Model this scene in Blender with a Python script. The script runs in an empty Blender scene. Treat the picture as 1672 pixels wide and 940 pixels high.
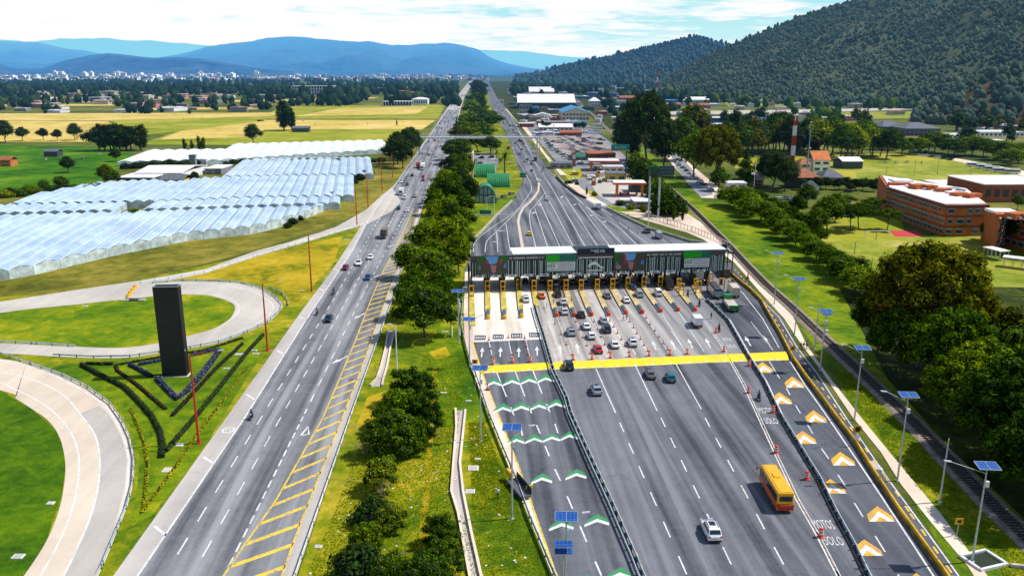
import bpy, bmesh, math, random
from mathutils import Vector, Matrix
random.seed(7)
R = math.radians
SC = bpy.context.scene
COL = SC.collection
F = 1330.0; CH = 60.0; TH = R(14.8); ST, CT = math.sin(TH), math.cos(TH)

def P(px, py, z=0.0):
    """ground point (height z) seen at reference position px, py"""
    r = (px-836)/F; d = (py-470)/F
    t = (CH-z)/(ST+d*CT)
    return Vector((r*t, t*(CT-d*ST), z))
def V(px, py, Y):
    r = (px-836)/F; d = (py-470)/F
    t = Y/(CT-d*ST)
    return Vector((r*t, Y, CH-t*(ST+d*CT)))
def HT(yb, yt):
    """height of a thing whose foot is at row yb and top at row yt"""
    return V(836, yt, P(836, yb).y).z
def interp(tab, x):
    if x <= tab[0][0]: return tab[0][1]
    for (a, b), (c, d) in zip(tab, tab[1:]):
        if x <= c: return b+(d-b)*(x-a)/(c-a)
    return tab[-1][1]

# ------------------------------------------------------------------ tagging
def tag(o, label=None, cat=None, group=None, kind=None):
    if label: o['label'] = label
    if cat: o['category'] = cat
    if group: o['group'] = group
    if kind: o['kind'] = kind
    return o
def thing(name, label, cat, loc=(0, 0, 0), rz=0.0, group=None, s=1.0):
    o = bpy.data.objects.new(name, None); COL.objects.link(o)
    o.location = loc; o.rotation_euler = (0, 0, rz); o.scale = (s, s, s) if not hasattr(s, '__len__') else s
    o.empty_display_size = 0.1
    return tag(o, label, cat, group)
def link(name, me, parent=None):
    o = bpy.data.objects.new(name, me); COL.objects.link(o)
    if parent is not None: o.parent = parent
    return o
KIDS = {}
def tree_copy(root, loc, rz=0.0, label=None, group=None, s=1.0):
    c = root.copy(); COL.objects.link(c); c.location = loc; c.rotation_euler = (0, 0, rz)
    c.scale = (s, s, s) if not hasattr(s, '__len__') else s
    if label: c['label'] = label
    if group: c['group'] = group
    for ch in root.children:
        d = ch.copy(); COL.objects.link(d); d.parent = c
        for g in ch.children:
            e = g.copy(); COL.objects.link(e); e.parent = d
    return c

# ------------------------------------------------------------------ mesh builder
class MB:
    def __init__(s): s.v = []; s.f = []; s.m = []; s.mi = 0; s.T = None
    def add(s, vs, fs):
        n = len(s.v)
        if s.T is not None: vs = [s.T @ Vector(v) for v in vs]
        s.v += [tuple(v) for v in vs]; s.f += [tuple(i+n for i in f) for f in fs]; s.m += [s.mi]*len(fs)
        return s
    def poly(s, pts): return s.add(pts, [tuple(range(len(pts)))])
    def box(s, c, d, rz=0.0, taper=1.0):
        x, y, z = c; a, b, h = d[0]/2, d[1]/2, d[2]
        co, si = math.cos(rz), math.sin(rz); vs = []
        for k, zz in ((1, 0), (taper, h)):
            for (u, w) in ((-a, -b), (a, -b), (a, b), (-a, b)):
                u *= k; w *= k
                vs.append((x+u*co-w*si, y+u*si+w*co, z+zz))
        return s.add(vs, [(3, 2, 1, 0), (4, 5, 6, 7), (0, 1, 5, 4), (1, 2, 6, 5), (2, 3, 7, 6), (3, 0, 4, 7)])
    def prism(s, pts, z0, z1):
        n = len(pts)
        vs = [(p[0], p[1], z0) for p in pts]+[(p[0], p[1], z1) for p in pts]
        A = sum(pts[i][0]*pts[(i+1) % n][1]-pts[(i+1) % n][0]*pts[i][1] for i in range(n))
        fs = [tuple(range(n-1, -1, -1)), tuple(range(n, 2*n))]+[(i, (i+1) % n, n+(i+1) % n, n+i) for i in range(n)]
        if A < 0: fs = [tuple(reversed(f)) for f in fs]
        return s.add(vs, fs)
    def extr(s, prof, axis_a, axis_b):
        """profile (list of 3D pts) swept from offset a to offset b, capped"""
        n = len(prof); a, b = Vector(axis_a), Vector(axis_b)
        vs = [Vector(p)+a for p in prof]+[Vector(p)+b for p in prof]
        return s.add(vs, [tuple(range(n-1, -1, -1)), tuple(range(n, 2*n))]+[(i, (i+1) % n, n+(i+1) % n, n+i) for i in range(n)])
    def tube(s, p0, p1, r0, r1=None, n=8):
        r1 = r0 if r1 is None else r1
        p0, p1 = Vector(p0), Vector(p1); d = (p1-p0)
        if d.length < 1e-6: return s
        d.normalize(); u = d.orthogonal().normalized(); w = d.cross(u)
        vs = []
        for p, r in ((p0, r0), (p1, r1)):
            for k in range(n):
                a = 2*math.pi*k/n; vs.append(p+u*math.cos(a)*r+w*math.sin(a)*r)
        return s.add(vs, [tuple(range(n-1, -1, -1)), tuple(range(n, 2*n))]+[(k, (k+1) % n, n+(k+1) % n, n+k) for k in range(n)])
    def lathe(s, prof, n=10, c=(0, 0, 0)):
        vs = []
        for (r, z) in prof:
            for k in range(n):
                a = 2*math.pi*k/n; vs.append((c[0]+r*math.cos(a), c[1]+r*math.sin(a), c[2]+z))
        fs = [(i*n+k, i*n+(k+1) % n, (i+1)*n+(k+1) % n, (i+1)*n+k) for i in range(len(prof)-1) for k in range(n)]
        fs += [tuple(range(n-1, -1, -1)), tuple(range((len(prof)-1)*n, len(prof)*n))]
        return s.add(vs, fs)
    def line(s, pts, w, z=None):
        """flat painted line of width w through ground points"""
        pts = [Vector(p) for p in pts]; L = []; Q = []
        for i, p in enumerate(pts):
            a = pts[max(0, i-1)]; b = pts[min(len(pts)-1, i+1)]
            d = (b-a); d.z = 0
            if d.length < 1e-6: d = Vector((0, 1, 0))
            d.normalize(); nrm = Vector((-d.y, d.x, 0))
            zz = p.z if z is None else z
            l = p+nrm*w/2; q = p-nrm*w/2; l.z = zz; q.z = zz; L.append(l); Q.append(q)
        n = len(pts)
        return s.add(L+Q, [(i, n+i, n+i+1, i+1) for i in range(n-1)])
    def wall(s, pts, w, z0, z1, wt=None):
        """solid wall/kerb along ground points"""
        wt = w if wt is None else wt
        pts = [Vector(p) for p in pts]; vs = []
        for i, p in enumerate(pts):
            a = pts[max(0, i-1)]; b = pts[min(len(pts)-1, i+1)]
            d = (b-a); d.z = 0; d.normalize(); n = Vector((-d.y, d.x, 0))
            for k, zz in ((-w/2, z0), (w/2, z0), (wt/2, z1), (-wt/2, z1)):
                q = p+n*k; vs.append((q.x, q.y, zz))
        m = len(pts); fs = []
        for i in range(m-1):
            for k in range(4):
                fs.append((i*4+k, (i+1)*4+k, (i+1)*4+(k+1) % 4, i*4+(k+1) % 4))
        fs += [(3, 2, 1, 0), tuple((m-1)*4+k for k in range(4))]
        return s.add(vs, fs)
    def mesh(s, name, mats, bevel=0.0, seg=1, smooth=False, norm=False):
        me = bpy.data.meshes.new(name)
        me.from_pydata(s.v, [], s.f); me.update()
        for m in (mats if isinstance(mats, (list, tuple)) else [mats]): me.materials.append(m)
        if any(s.m): me.polygons.foreach_set('material_index', s.m)
        if norm or bevel > 0:
            bm = bmesh.new(); bm.from_mesh(me)
            if norm: bmesh.ops.recalc_face_normals(bm, faces=bm.faces)
            if bevel > 0:
                bmesh.ops.remove_doubles(bm, verts=bm.verts, dist=1e-4)
                es = [e for e in bm.edges if len(e.link_faces) == 2 and e.calc_face_angle(0) > R(25)]
                bmesh.ops.bevel(bm, geom=es, offset=bevel, segments=seg, affect='EDGES', profile=0.5)
            bm.to_mesh(me); bm.free()
        if smooth:
            me.polygons.foreach_set('use_smooth', [True]*len(me.polygons))
        me.update()
        return me
    def build(s, name, mats, parent=None, **k):
        return link(name, s.mesh(name, mats, **k), parent)

# ------------------------------------------------------------------ materials
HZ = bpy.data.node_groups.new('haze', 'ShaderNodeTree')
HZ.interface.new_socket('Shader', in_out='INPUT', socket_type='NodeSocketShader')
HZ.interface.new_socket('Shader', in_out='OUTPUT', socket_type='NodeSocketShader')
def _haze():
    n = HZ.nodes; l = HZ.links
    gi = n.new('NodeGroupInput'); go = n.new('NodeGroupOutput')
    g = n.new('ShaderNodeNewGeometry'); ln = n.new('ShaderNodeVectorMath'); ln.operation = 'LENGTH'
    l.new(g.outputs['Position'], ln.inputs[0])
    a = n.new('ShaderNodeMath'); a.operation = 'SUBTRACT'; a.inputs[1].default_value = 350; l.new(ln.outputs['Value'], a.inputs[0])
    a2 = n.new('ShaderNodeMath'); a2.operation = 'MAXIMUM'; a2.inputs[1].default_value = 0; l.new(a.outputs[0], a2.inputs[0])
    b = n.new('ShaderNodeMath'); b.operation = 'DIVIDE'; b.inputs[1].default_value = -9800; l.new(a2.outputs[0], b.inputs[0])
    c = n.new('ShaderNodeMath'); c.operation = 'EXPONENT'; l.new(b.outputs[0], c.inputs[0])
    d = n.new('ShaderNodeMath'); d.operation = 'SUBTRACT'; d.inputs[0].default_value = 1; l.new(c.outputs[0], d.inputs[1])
    # painted haze: a glow mixed in by distance, deeper blue near, lighter far
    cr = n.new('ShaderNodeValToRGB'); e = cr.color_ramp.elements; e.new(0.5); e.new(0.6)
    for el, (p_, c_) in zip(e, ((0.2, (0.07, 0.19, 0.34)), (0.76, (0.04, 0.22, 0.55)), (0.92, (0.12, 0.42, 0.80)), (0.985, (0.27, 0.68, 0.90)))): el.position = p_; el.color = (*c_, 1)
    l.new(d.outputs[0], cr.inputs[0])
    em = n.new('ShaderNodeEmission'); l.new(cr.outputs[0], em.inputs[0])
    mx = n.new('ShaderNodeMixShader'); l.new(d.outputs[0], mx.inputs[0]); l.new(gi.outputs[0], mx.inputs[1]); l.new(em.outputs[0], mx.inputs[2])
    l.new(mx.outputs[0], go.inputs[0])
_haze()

MATS = {}
class NT:
    def __init__(s, m): s.m = m; s.n = m.node_tree.nodes; s.l = m.node_tree.links
    def new(s, t, **k):
        x = s.n.new(t)
        for a, b in k.items(): setattr(x, a, b)
        return x
    def noise(s, co, scale, detail=4, rough=0.55, dist=0.0, vec=(1, 1, 1), rot=0.0):
        mp = s.new('ShaderNodeMapping'); mp.inputs['Scale'].default_value = vec; mp.inputs['Rotation'].default_value = (0, 0, rot)
        if rot:
            m2 = s.new('ShaderNodeMapping'); m2.inputs['Rotation'].default_value = (0, 0, rot); s.l.new(co, m2.inputs[0]); co = m2.outputs[0]
            mp.inputs['Rotation'].default_value = (0, 0, 0)
        s.l.new(co, mp.inputs[0])
        x = s.new('ShaderNodeTexNoise'); x.inputs['Scale'].default_value = scale; x.inputs['Detail'].default_value = detail
        x.inputs['Roughness'].default_value = rough; x.inputs['Distortion'].default_value = dist
        s.l.new(mp.outputs[0], x.inputs['Vector']); return x.outputs['Fac']
    def ramp(s, fac, stops):
        x = s.new('ShaderNodeValToRGB'); e = x.color_ramp.elements
        while len(e) < len(stops): e.new(0.5)
        for el, (p, c) in zip(e, stops): el.position = p; el.color = (*c, 1) if len(c) == 3 else c
        s.l.new(fac, x.inputs[0]); return x.outputs[0]
    def mix(s, fac, a, b, mode='MIX'):
        x = s.new('ShaderNodeMix', data_type='RGBA', blend_type=mode)
        for sock, v in ((0, fac), (6, a), (7, b)):
            if isinstance(v, (int, float)): x.inputs[sock].default_value = v
            elif isinstance(v, tuple): x.inputs[sock].default_value = (*v, 1)
            else: s.l.new(v, x.inputs[sock])
        return x.outputs[2]
    def math(s, op, a, b=None, clamp=False):
        x = s.new('ShaderNodeMath', operation=op, use_clamp=clamp)
        for i, v in enumerate((a, b)):
            if v is None: continue
            if isinstance(v, (int, float)): x.inputs[i].default_value = v
            else: s.l.new(v, x.inputs[i])
        return x.outputs[0]
    def sep(s, co):
        x = s.new('ShaderNodeSeparateXYZ'); s.l.new(co, x.inputs[0]); return x.outputs
    def pos(s): return s.new('ShaderNodeNewGeometry').outputs['Position']
    def obj(s): return s.new('ShaderNodeTexCoord').outputs['Object']
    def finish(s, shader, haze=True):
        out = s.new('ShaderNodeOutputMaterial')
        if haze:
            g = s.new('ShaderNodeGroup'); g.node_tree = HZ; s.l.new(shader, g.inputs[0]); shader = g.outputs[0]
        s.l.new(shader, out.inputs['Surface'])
    def bsdf(s, color, rough=0.7, metal=0.0, bump=None, bs=0.3, spec=0.3, bd=0.05):
        b = s.new('ShaderNodeBsdfPrincipled')
        if isinstance(color, tuple): b.inputs['Base Color'].default_value = (*color, 1)
        else: s.l.new(color, b.inputs['Base Color'])
        if isinstance(rough, (int, float)): b.inputs['Roughness'].default_value = rough
        else: s.l.new(rough, b.inputs['Roughness'])
        b.inputs['Metallic'].default_value = metal; b.inputs['Specular IOR Level'].default_value = spec
        if bump is not None:
            u = s.new('ShaderNodeBump'); u.inputs['Strength'].default_value = bs; u.inputs['Distance'].default_value = bd
            s.l.new(bump, u.inputs['Height']); s.l.new(u.outputs[0], b.inputs['Normal'])
        return b.outputs[0]
def newmat(name):
    m = bpy.data.materials.new(name); m.use_nodes = True; m.node_tree.nodes.clear()
    m.cycles.emission_sampling = 'NONE'
    MATS[name] = m; return m, NT(m)
def mat(name, col, rough=0.6, metal=0.0, var=0.18, scale=1.5, spec=0.4, world=False):
    """plain coat with soft dirt variation"""
    if name in MATS: return MATS[name]
    m, t = newmat(name)
    co = t.pos() if world else t.obj()
    f = t.noise(co, scale, 5, 0.6)
    c2 = tuple(c*(1-var*1.6) for c in col); c1 = tuple(min(1, c*(1+var*0.6)) for c in col)
    c = t.ramp(f, [(0.3, c2), (0.7, c1)])
    t.finish(t.bsdf(c, rough, metal, spec=spec)); return m

# ------------------------------------------------------------------ camera, sun, sky
cam = bpy.data.cameras.new('camera'); co = bpy.data.objects.new('camera', cam); COL.objects.link(co)
co.location = (0, 0, CH); co.rotation_euler = (R(90)-TH, 0, 0)
cam.sensor_width = 36; cam.lens = F/1672*36; cam.clip_start = 1; cam.clip_end = 90000
SC.camera = co
SUN_EL, SUN_AZ = R(54), R(9)      # azimuth measured from +X towards +Y
sd = Vector((math.cos(SUN_EL)*math.cos(SUN_AZ), math.cos(SUN_EL)*math.sin(SUN_AZ), math.sin(SUN_EL)))
sl = bpy.data.lights.new('sun', 'SUN'); sl.energy = 5.0; sl.angle = R(0.6); sl.color = (1.0, 0.94, 0.84)
so = bpy.data.objects.new('sun', sl); COL.objects.link(so); so.rotation_euler = (-sd).to_track_quat('-Z', 'Y').to_euler()
so.location = (200, 50, 400)
W = bpy.data.worlds.new('World'); SC.world = W; W.use_nodes = True
def world():
    nt = W.node_tree; nt.nodes.clear(); t = NT(W)
    sky = t.new('ShaderNodeTexSky', sky_type='NISHITA'); sky.sun_disc = False
    sky.sun_elevation = SUN_EL; sky.sun_rotation = math.pi/2-SUN_AZ; sky.air_density = 1.0; sky.dust_density = 0.6; sky.ozone_density = 2.0
    bg = t.new('ShaderNodeBackground'); bg.inputs[1].default_value = 0.14; t.l.new(sky.outputs[0], bg.inputs[0])
    d = t.new('ShaderNodeTexCoord').outputs['Generated']
    x, y, z = t.sep(d)
    # streaky cloud deck: elongated sideways near the horizon
    zz = t.math('POWER', t.math('MAXIMUM', z, 0.0), 0.75)
    cv = t.new('ShaderNodeCombineXYZ'); t.l.new(x, cv.inputs[0]); t.l.new(y, cv.inputs[1]); t.l.new(zz, cv.inputs[2])
    n1 = t.noise(cv.outputs[0], 7.0, 7, 0.55, 0.6, vec=(1, 1, 7.0))
    n2 = t.noise(cv.outputs[0], 22.0, 6, 0.6, 0.5, vec=(1, 1, 6.0))
    n3 = t.noise(cv.outputs[0], 5.0, 3, 0.5, 0.0, vec=(1, 1, 3.0))
    a = t.math('ADD', t.math('MULTIPLY', n1, 0.55), t.math('MULTIPLY', n2, 0.45))
    a = t.math('ADD', a, t.math('MULTIPLY', t.math('SUBTRACT', n3, 0.5), 0.35))
    # clearer towards the right (+X)
    a = t.math('SUBTRACT', a, t.math('MULTIPLY', t.math('SUBTRACT', x, -0.02), 0.30))
    cl = t.ramp(a, [(0.375, (0, 0, 0)), (0.51, (1, 1, 1))])
    hz = t.ramp(z, [(0.0, (1, 1, 1)), (0.035, (0.25, 0.25, 0.25)), (0.06, (0, 0, 0))])
    gap = t.mix(t.math('MULTIPLY', z, 12.0, True), (0.64, 0.92, 0.96), (0.42, 0.82, 0.91))
    cw = t.mix(n2, (0.97, 1.0, 1.0), (1.05, 1.05, 1.05))
    c = t.mix(cl, gap, cw)
    c = t.mix(t.math('MULTIPLY', hz, 0.55), c, (0.90, 0.98, 1.0))
    em = t.new('ShaderNodeBackground'); t.l.new(c, em.inputs[0]); em.inputs[1].default_value = 1.0
    # the bright deck is a low band of far cloud; overhead is open blue sky
    k = t.ramp(z, [(0.10, (1, 1, 1)), (0.30, (0, 0, 0))])
    mx = t.new('ShaderNodeMixShader'); t.l.new(k, mx.inputs[0]); t.l.new(bg.outputs[0], mx.inputs[1]); t.l.new(em.outputs[0], mx.inputs[2])
    o = t.new('ShaderNodeOutputWorld'); t.l.new(mx.outputs[0], o.inputs[0])
class _W:  # NT works on anything with a node_tree
    pass
world()
SC.view_settings.view_transform = 'Standard'; SC.view_settings.look = 'None'; SC.view_settings.exposure = 0; SC.view_settings.gamma = 1
SC.render.engine = 'CYCLES'
SC.cycles.max_bounces = 4; SC.cycles.diffuse_bounces = 2; SC.cycles.glossy_bounces = 2; SC.cycles.transparent_max_bounces = 6
SC.cycles.use_denoising = True
SC.cycles.sample_clamp_indirect = 3
try: SC.cycles.denoiser = 'OPENIMAGEDENOISE'
except Exception: pass
# ================================================================== setting: ground, fields, roads
RH = R(3.2)      # heading of the highway, left of +Y
def grass_mat(name, stops, big=0.02, fine=0.35, seed=0.0, bump=True, dirt=None):
    m, t = newmat(name); p = t.pos()
    mp = t.new('ShaderNodeMapping'); mp.inputs['Location'].default_value = (seed, seed*1.7, 0); t.l.new(p, mp.inputs[0]); p = mp.outputs[0]
    a = t.noise(p, big, 6, 0.62, 0.4); b = t.noise(p, fine, 6, 0.65); c = t.noise(p, fine*7, 3, 0.6)
    b2 = t.noise(p, fine*0.32, 5, 0.7, 1.2)
    f = t.math('ADD', t.math('ADD', t.math('MULTIPLY', a, 0.42), t.math('MULTIPLY', b2, 0.30)), t.math('ADD', t.math('MULTIPLY', b, 0.18), t.math('MULTIPLY', c, 0.12)))
    f = t.math('ADD', t.math('MULTIPLY', t.math('SUBTRACT', f, 0.5), 1.45), 0.48)
    col = t.ramp(f, stops)
    if dirt:
        dn = t.noise(p, 0.045, 5, 0.7, 1.0)
        k = t.ramp(dn, [(dirt[0], (0, 0, 0)), (dirt[0]+0.06, (1, 1, 1))]); col = t.mix(k, col, dirt[1])
    t.finish(t.bsdf(col, 0.9, 0, b if not bump else c, 0.6, spec=0.1, bd=0.25)); return m
G_base = grass_mat('plain_ground', [(0.30, (0.025, 0.05, 0.006)), (0.45, (0.07, 0.10, 0.012)), (0.57, (0.17, 0.17, 0.03)), (0.70, (0.30, 0.25, 0.07))], 0.006, 0.05)
G_lawn = grass_mat('lush_grass', [(0.28, (0.012, 0.045, 0.001)), (0.42, (0.055, 0.13, 0.002)), (0.55, (0.16, 0.23, 0.003)), (0.68, (0.38, 0.34, 0.012))], 0.035, 0.4)
G_isle = grass_mat('island_grass', [(0.30, (0.04, 0.10, 0.001)), (0.45, (0.10, 0.19, 0.002)), (0.56, (0.24, 0.27, 0.004)), (0.70, (0.50, 0.38, 0.03))], 0.05, 0.5, 51.0)
G_deep = grass_mat('deep_lawn', [(0.30, (0.012, 0.045, 0.001)), (0.45, (0.045, 0.12, 0.001)), (0.58, (0.11, 0.20, 0.002)), (0.74, (0.30, 0.30, 0.008))], 0.04, 0.6, 91.0)
G_verge = grass_mat('verge_grass', [(0.28, (0.015, 0.05, 0.001)), (0.41, (0.07, 0.14, 0.003)), (0.53, (0.22, 0.24, 0.005)), (0.66, (0.48, 0.36, 0.03))], 0.05, 0.5, 31.0, dirt=(0.60, (0.30, 0.21, 0.07)))
G_dry = grass_mat('dry_verge', [(0.36, (0.12, 0.14, 0.003)), (0.45, (0.30, 0.25, 0.006)), (0.54, (0.42, 0.31, 0.012)), (0.64, (0.56, 0.37, 0.03))], 0.05, 0.5, 63.0)
G_olive = grass_mat('rough_pasture', [(0.36, (0.06, 0.07, 0.006)), (0.46, (0.14, 0.14, 0.014)), (0.56, (0.25, 0.21, 0.03)), (0.66, (0.36, 0.27, 0.07))], 0.03, 0.3, 17.0)
G_straw = grass_mat('straw_field', [(0.38, (0.42, 0.32, 0.05)), (0.5, (0.60, 0.45, 0.11)), (0.62, (0.72, 0.54, 0.20))], 0.01, 0.08, 5.0)
G_lime = grass_mat('lime_field', [(0.30, (0.10, 0.15, 0.004)), (0.46, (0.25, 0.28, 0.014)), (0.62, (0.42, 0.37, 0.05))], 0.012, 0.1, 9.0)
G_green = grass_mat('green_field', [(0.36, (0.014, 0.07, 0.001)), (0.48, (0.04, 0.15, 0.001)), (0.62, (0.13, 0.23, 0.004))], 0.02, 0.12, 77.0)
G_dark = grass_mat('dark_undergrowth', [(0.36, (0.008, 0.016, 0.003)), (0.5, (0.03, 0.05, 0.005)), (0.64, (0.12, 0.11, 0.008))], 0.06, 0.5, 3.0)  # darkest ground tones, for the grove floor and the industrial ground
G_pitch = grass_mat('pitch_grass', [(0.30, (0.09, 0.14, 0.006)), (0.45, (0.20, 0.25, 0.018)), (0.57, (0.34, 0.33, 0.05)), (0.70, (0.50, 0.42, 0.15))], 0.035, 0.3, 41.0)

def asphalt(name, dark, light, streak=0.6, warm=None, joint=True):
    m, t = newmat(name); p = t.pos()
    s1 = t.noise(p, 1.0, 4, 0.55, 0.3, vec=(0.42, 0.012, 1), rot=RH*-1+R(0.0))
    s2 = t.noise(p, 0.03, 5, 0.6, 0.3); s3 = t.noise(p, 3.0, 4, 0.7); s4 = t.noise(p, 0.4, 4, 0.6, 0.8)
    f = t.math('ADD', t.math('MULTIPLY', s1, streak), t.math('ADD', t.math('MULTIPLY', s2, 0.75-streak*0.6), t.math('ADD', t.math('MULTIPLY', s3, 0.14), t.math('MULTIPLY', s4, 0.11+0.0))))
    f = t.math('DIVIDE', f, 1.0+streak*0.4)
    col = t.ramp(f, [(0.40, dark), (0.60, light)])
    # dark sealed cracks and oil drips
    cr = t.new('ShaderNodeTexVoronoi', feature='DISTANCE_TO_EDGE'); cr.inputs['Scale'].default_value = 0.045
    wv = t.new('ShaderNodeVectorMath', operation='ADD'); ns = t.new('ShaderNodeTexNoise'); ns.inputs['Scale'].default_value = 0.12; ns.inputs['Detail'].default_value = 5
    t.l.new(p, ns.inputs['Vector']); sc = t.new('ShaderNodeVectorMath', operation='SCALE'); sc.inputs['Scale'].default_value = 14; t.l.new(ns.outputs['Color'], sc.inputs[0])
    t.l.new(p, wv.inputs[0]); t.l.new(sc.outputs[0], wv.inputs[1]); t.l.new(wv.outputs[0], cr.inputs['Vector'])
    k = t.ramp(cr.outputs['Distance'], [(0.0, (1, 1, 1)), (0.006, (0, 0, 0))])
    msk = t.ramp(t.noise(p, 0.05, 2, 0.5), [(0.52, (0, 0, 0)), (0.6, (1, 1, 1))])
    k = t.math('MULTIPLY', t.math('MULTIPLY', k, msk), 0.45)
    col = t.mix(k, col, tuple(c*0.5 for c in dark))
    if name == 'toll_lane_concrete':   # the concrete gives way to worn asphalt on the right
        xx = t.sep(p)[0]; col = t.mix(t.math('MULTIPLY', t.math('SUBTRACT', xx, 14), 1/38, True), col, t.mix(s1, (0.07, 0.078, 0.095), (0.36, 0.36, 0.37)))
    if warm: col = t.mix(t.ramp(t.noise(p, 0.05, 4, 0.6), [(0.45, (0, 0, 0)), (0.65, (1, 1, 1))]), col, warm)
    t.finish(t.bsdf(col, 0.85, 0, s3, 0.25, spec=0.25, bd=0.02)); return m
A_hwy = asphalt('highway_asphalt', (0.085, 0.090, 0.105), (0.30, 0.305, 0.32), 0.75)
A_plaza = asphalt('plaza_asphalt', (0.048, 0.055, 0.070), (0.195, 0.205, 0.232), 0.75)
A_dark = asphalt('fresh_asphalt', (0.034, 0.041, 0.056), (0.125, 0.135, 0.162), 0.6)
A_toll = asphalt('toll_lane_concrete', (0.16, 0.15, 0.145), (0.66, 0.61, 0.56), 0.9)
A_etc = asphalt('cream_concrete', (0.60, 0.53, 0.45), (0.92, 0.85, 0.76), 0.7)
A_sh = asphalt('shoulder_concrete', (0.36, 0.335, 0.31), (0.54, 0.50, 0.47), 0.35)
A_loop = asphalt('ramp_concrete', (0.40, 0.37, 0.33), (0.58, 0.53, 0.47), 0.25)
A_pale = asphalt('pale_ramp_concrete', (0.52, 0.43, 0.34), (0.70, 0.60, 0.48), 0.25)
A_walk = asphalt('footpath_concrete', (0.55, 0.43, 0.34), (0.84, 0.70, 0.57), 0.2)
A_grey = asphalt('grey_road', (0.16, 0.17, 0.19), (0.30, 0.31, 0.33), 0.4)
A_lot = asphalt('parking_paving', (0.22, 0.21, 0.21), (0.44, 0.40, 0.38), 0.3, warm=(0.28, 0.12, 0.08))
def paint(name, col, wear=0.25):
    m, t = newmat(name); p = t.pos()
    f = t.noise(p, 2.5, 6, 0.75); g = t.noise(p, 0.35, 3, 0.6)
    k = t.ramp(t.math('ADD', t.math('MULTIPLY', f, 0.7), t.math('MULTIPLY', g, 0.3)), [(0.41, (1, 1, 1)), (0.56, (0, 0, 0))])
    c = t.mix(t.math('MULTIPLY', k, wear*2), col, (0.16, 0.16, 0.17))
    t.finish(t.bsdf(c, 0.7, spec=0.3)); return m
M_white = paint('white_road_paint', (0.80, 0.80, 0.80)); M_yellow = paint('yellow_road_paint', (0.83, 0.58, 0.045), 0.35)
M_hump = paint('bright_yellow_paint', (0.92, 0.70, 0.0), 0.2); M_orange = paint('orange_yellow_paint', (0.85, 0.43, 0.01), 0.3)
M_green = paint('green_road_paint', (0.008, 0.30, 0.08), 0.25)
M_black = paint('black_road_paint', (0.02, 0.025, 0.05), 0.1)
M_red = paint('red_court_paint', (0.55, 0.03, 0.04), 0.1)

# ground sheet out to the horizon, finer near by
g = MB()
ys = [-300, 0, 40, 100, 200, 400, 800, 1600, 3200, 6400, 13000, 26000, 60000]
xs = [-60000, -20000, -8000, -3000, -1200, -500, -200, 0, 200, 500, 1200, 3000, 8000, 20000, 60000]
vs = [(x, y, 0) for y in ys for x in xs]; nx = len(xs)
g.add(vs, [(j*nx+i, j*nx+i+1, (j+1)*nx+i+1, (j+1)*nx+i) for j in range(len(ys)-1) for i in range(nx-1)])
tag(g.build('ground', G_base), kind='structure')

def sheet(name, pts, m, z, holes=None):
    b = MB(); w = [P(x, y) for x, y in pts]
    for q in w: q.z = z
    A = sum(w[i].x*w[(i+1) % len(w)].y-w[(i+1) % len(w)].x*w[i].y for i in range(len(w)))
    if A < 0: w.reverse()
    b.poly(w); me = b.mesh(name, m)
    bm = bmesh.new(); bm.from_mesh(me); bmesh.ops.triangulate(bm, faces=bm.faces); bm.to_mesh(me); bm.free()
    return tag(link(name, me), kind='structure')
def strip(name, L, Rr, m, z, raw=False):
    """road between two edges given as rows of positions, both monotone in row"""
    rows = sorted(set([p[1] for p in L]+[p[1] for p in Rr]))
    lo = max(min(p[1] for p in L), min(p[1] for p in Rr)); hi = min(max(p[1] for p in L), max(p[1] for p in Rr))
    rows = [r for r in rows if lo <= r <= hi]
    tl = sorted((y, x) for x, y in L); tr = sorted((y, x) for x, y in Rr)
    a = [P(interp(tl, r), r) for r in rows]; b = [P(interp(tr, r), r) for r in rows]
    for q in a+b: q.z = z
    n = len(rows); mb = MB(); mb.add(a+b, [(i, i+1, n+i+1, n+i) for i in range(n-1)])
    return tag(mb.build(name, m, norm=True), kind='structure')
def band(name, A, B, m, z):
    """road between two matched edge lists"""
    a = [P(*q) for q in A]; b = [P(*q) for q in B]
    for q in a+b: q.z = z
    n = len(a); mb = MB(); mb.add(a+b, [(i, i+1, n+i+1, n+i) for i in range(n-1)])
    return tag(mb.build(name, m, norm=True), kind='structure')
def dens(pts, k=6):
    """smooth a pixel polyline (Catmull-Rom)"""
    out = []
    for i in range(len(pts)-1):
        p0 = pts[max(0, i-1)]; p1 = pts[i]; p2 = pts[i+1]; p3 = pts[min(len(pts)-1, i+2)]
        for j in range(k):
            t = j/k
            out.append(tuple(0.5*((2*p1[c])+(-p0[c]+p2[c])*t+(2*p0[c]-5*p1[c]+4*p2[c]-p3[c])*t*t+(-p0[c]+3*p1[c]-3*p2[c]+p3[c])*t**3) for c in (0, 1)))
    return out+[pts[-1]]

# fields on the plain
sheet('pasture', [(-300, 232), (190, 240), (235, 262), (190, 280), (150, 305), (-300, 352)], G_green, 0.03)
sheet('field', [(-200, 186), (470, 184), (440, 190), (180, 197), (-200, 197)], G_straw, 0.06)
sheet('field', [(-200, 197), (175, 198), (215, 226), (150, 232), (-200, 231)], G_straw, 0.03)
sheet('field', [(90, 193), (440, 188), (430, 198), (300, 214), (215, 222), (185, 198)], G_lime, 0.05)
sheet('field', [(440, 197), (290, 215), (225, 236), (420, 237), (425, 212)], G_lime, 0.04)
sheet('field', [(445, 196), (300, 213), (260, 228), (420, 224)], G_straw, 0.07)
sheet('field', [(425, 213), (688, 211), (660, 236), (380, 238)], G_lime, 0.06)
sheet('field', [(420, 196), (712, 196), (690, 211), (420, 212)], G_straw, 0.05)
sheet('field', [(455, 174), (728, 171), (714, 194), (430, 194)], G_lime, 0.04)
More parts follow.
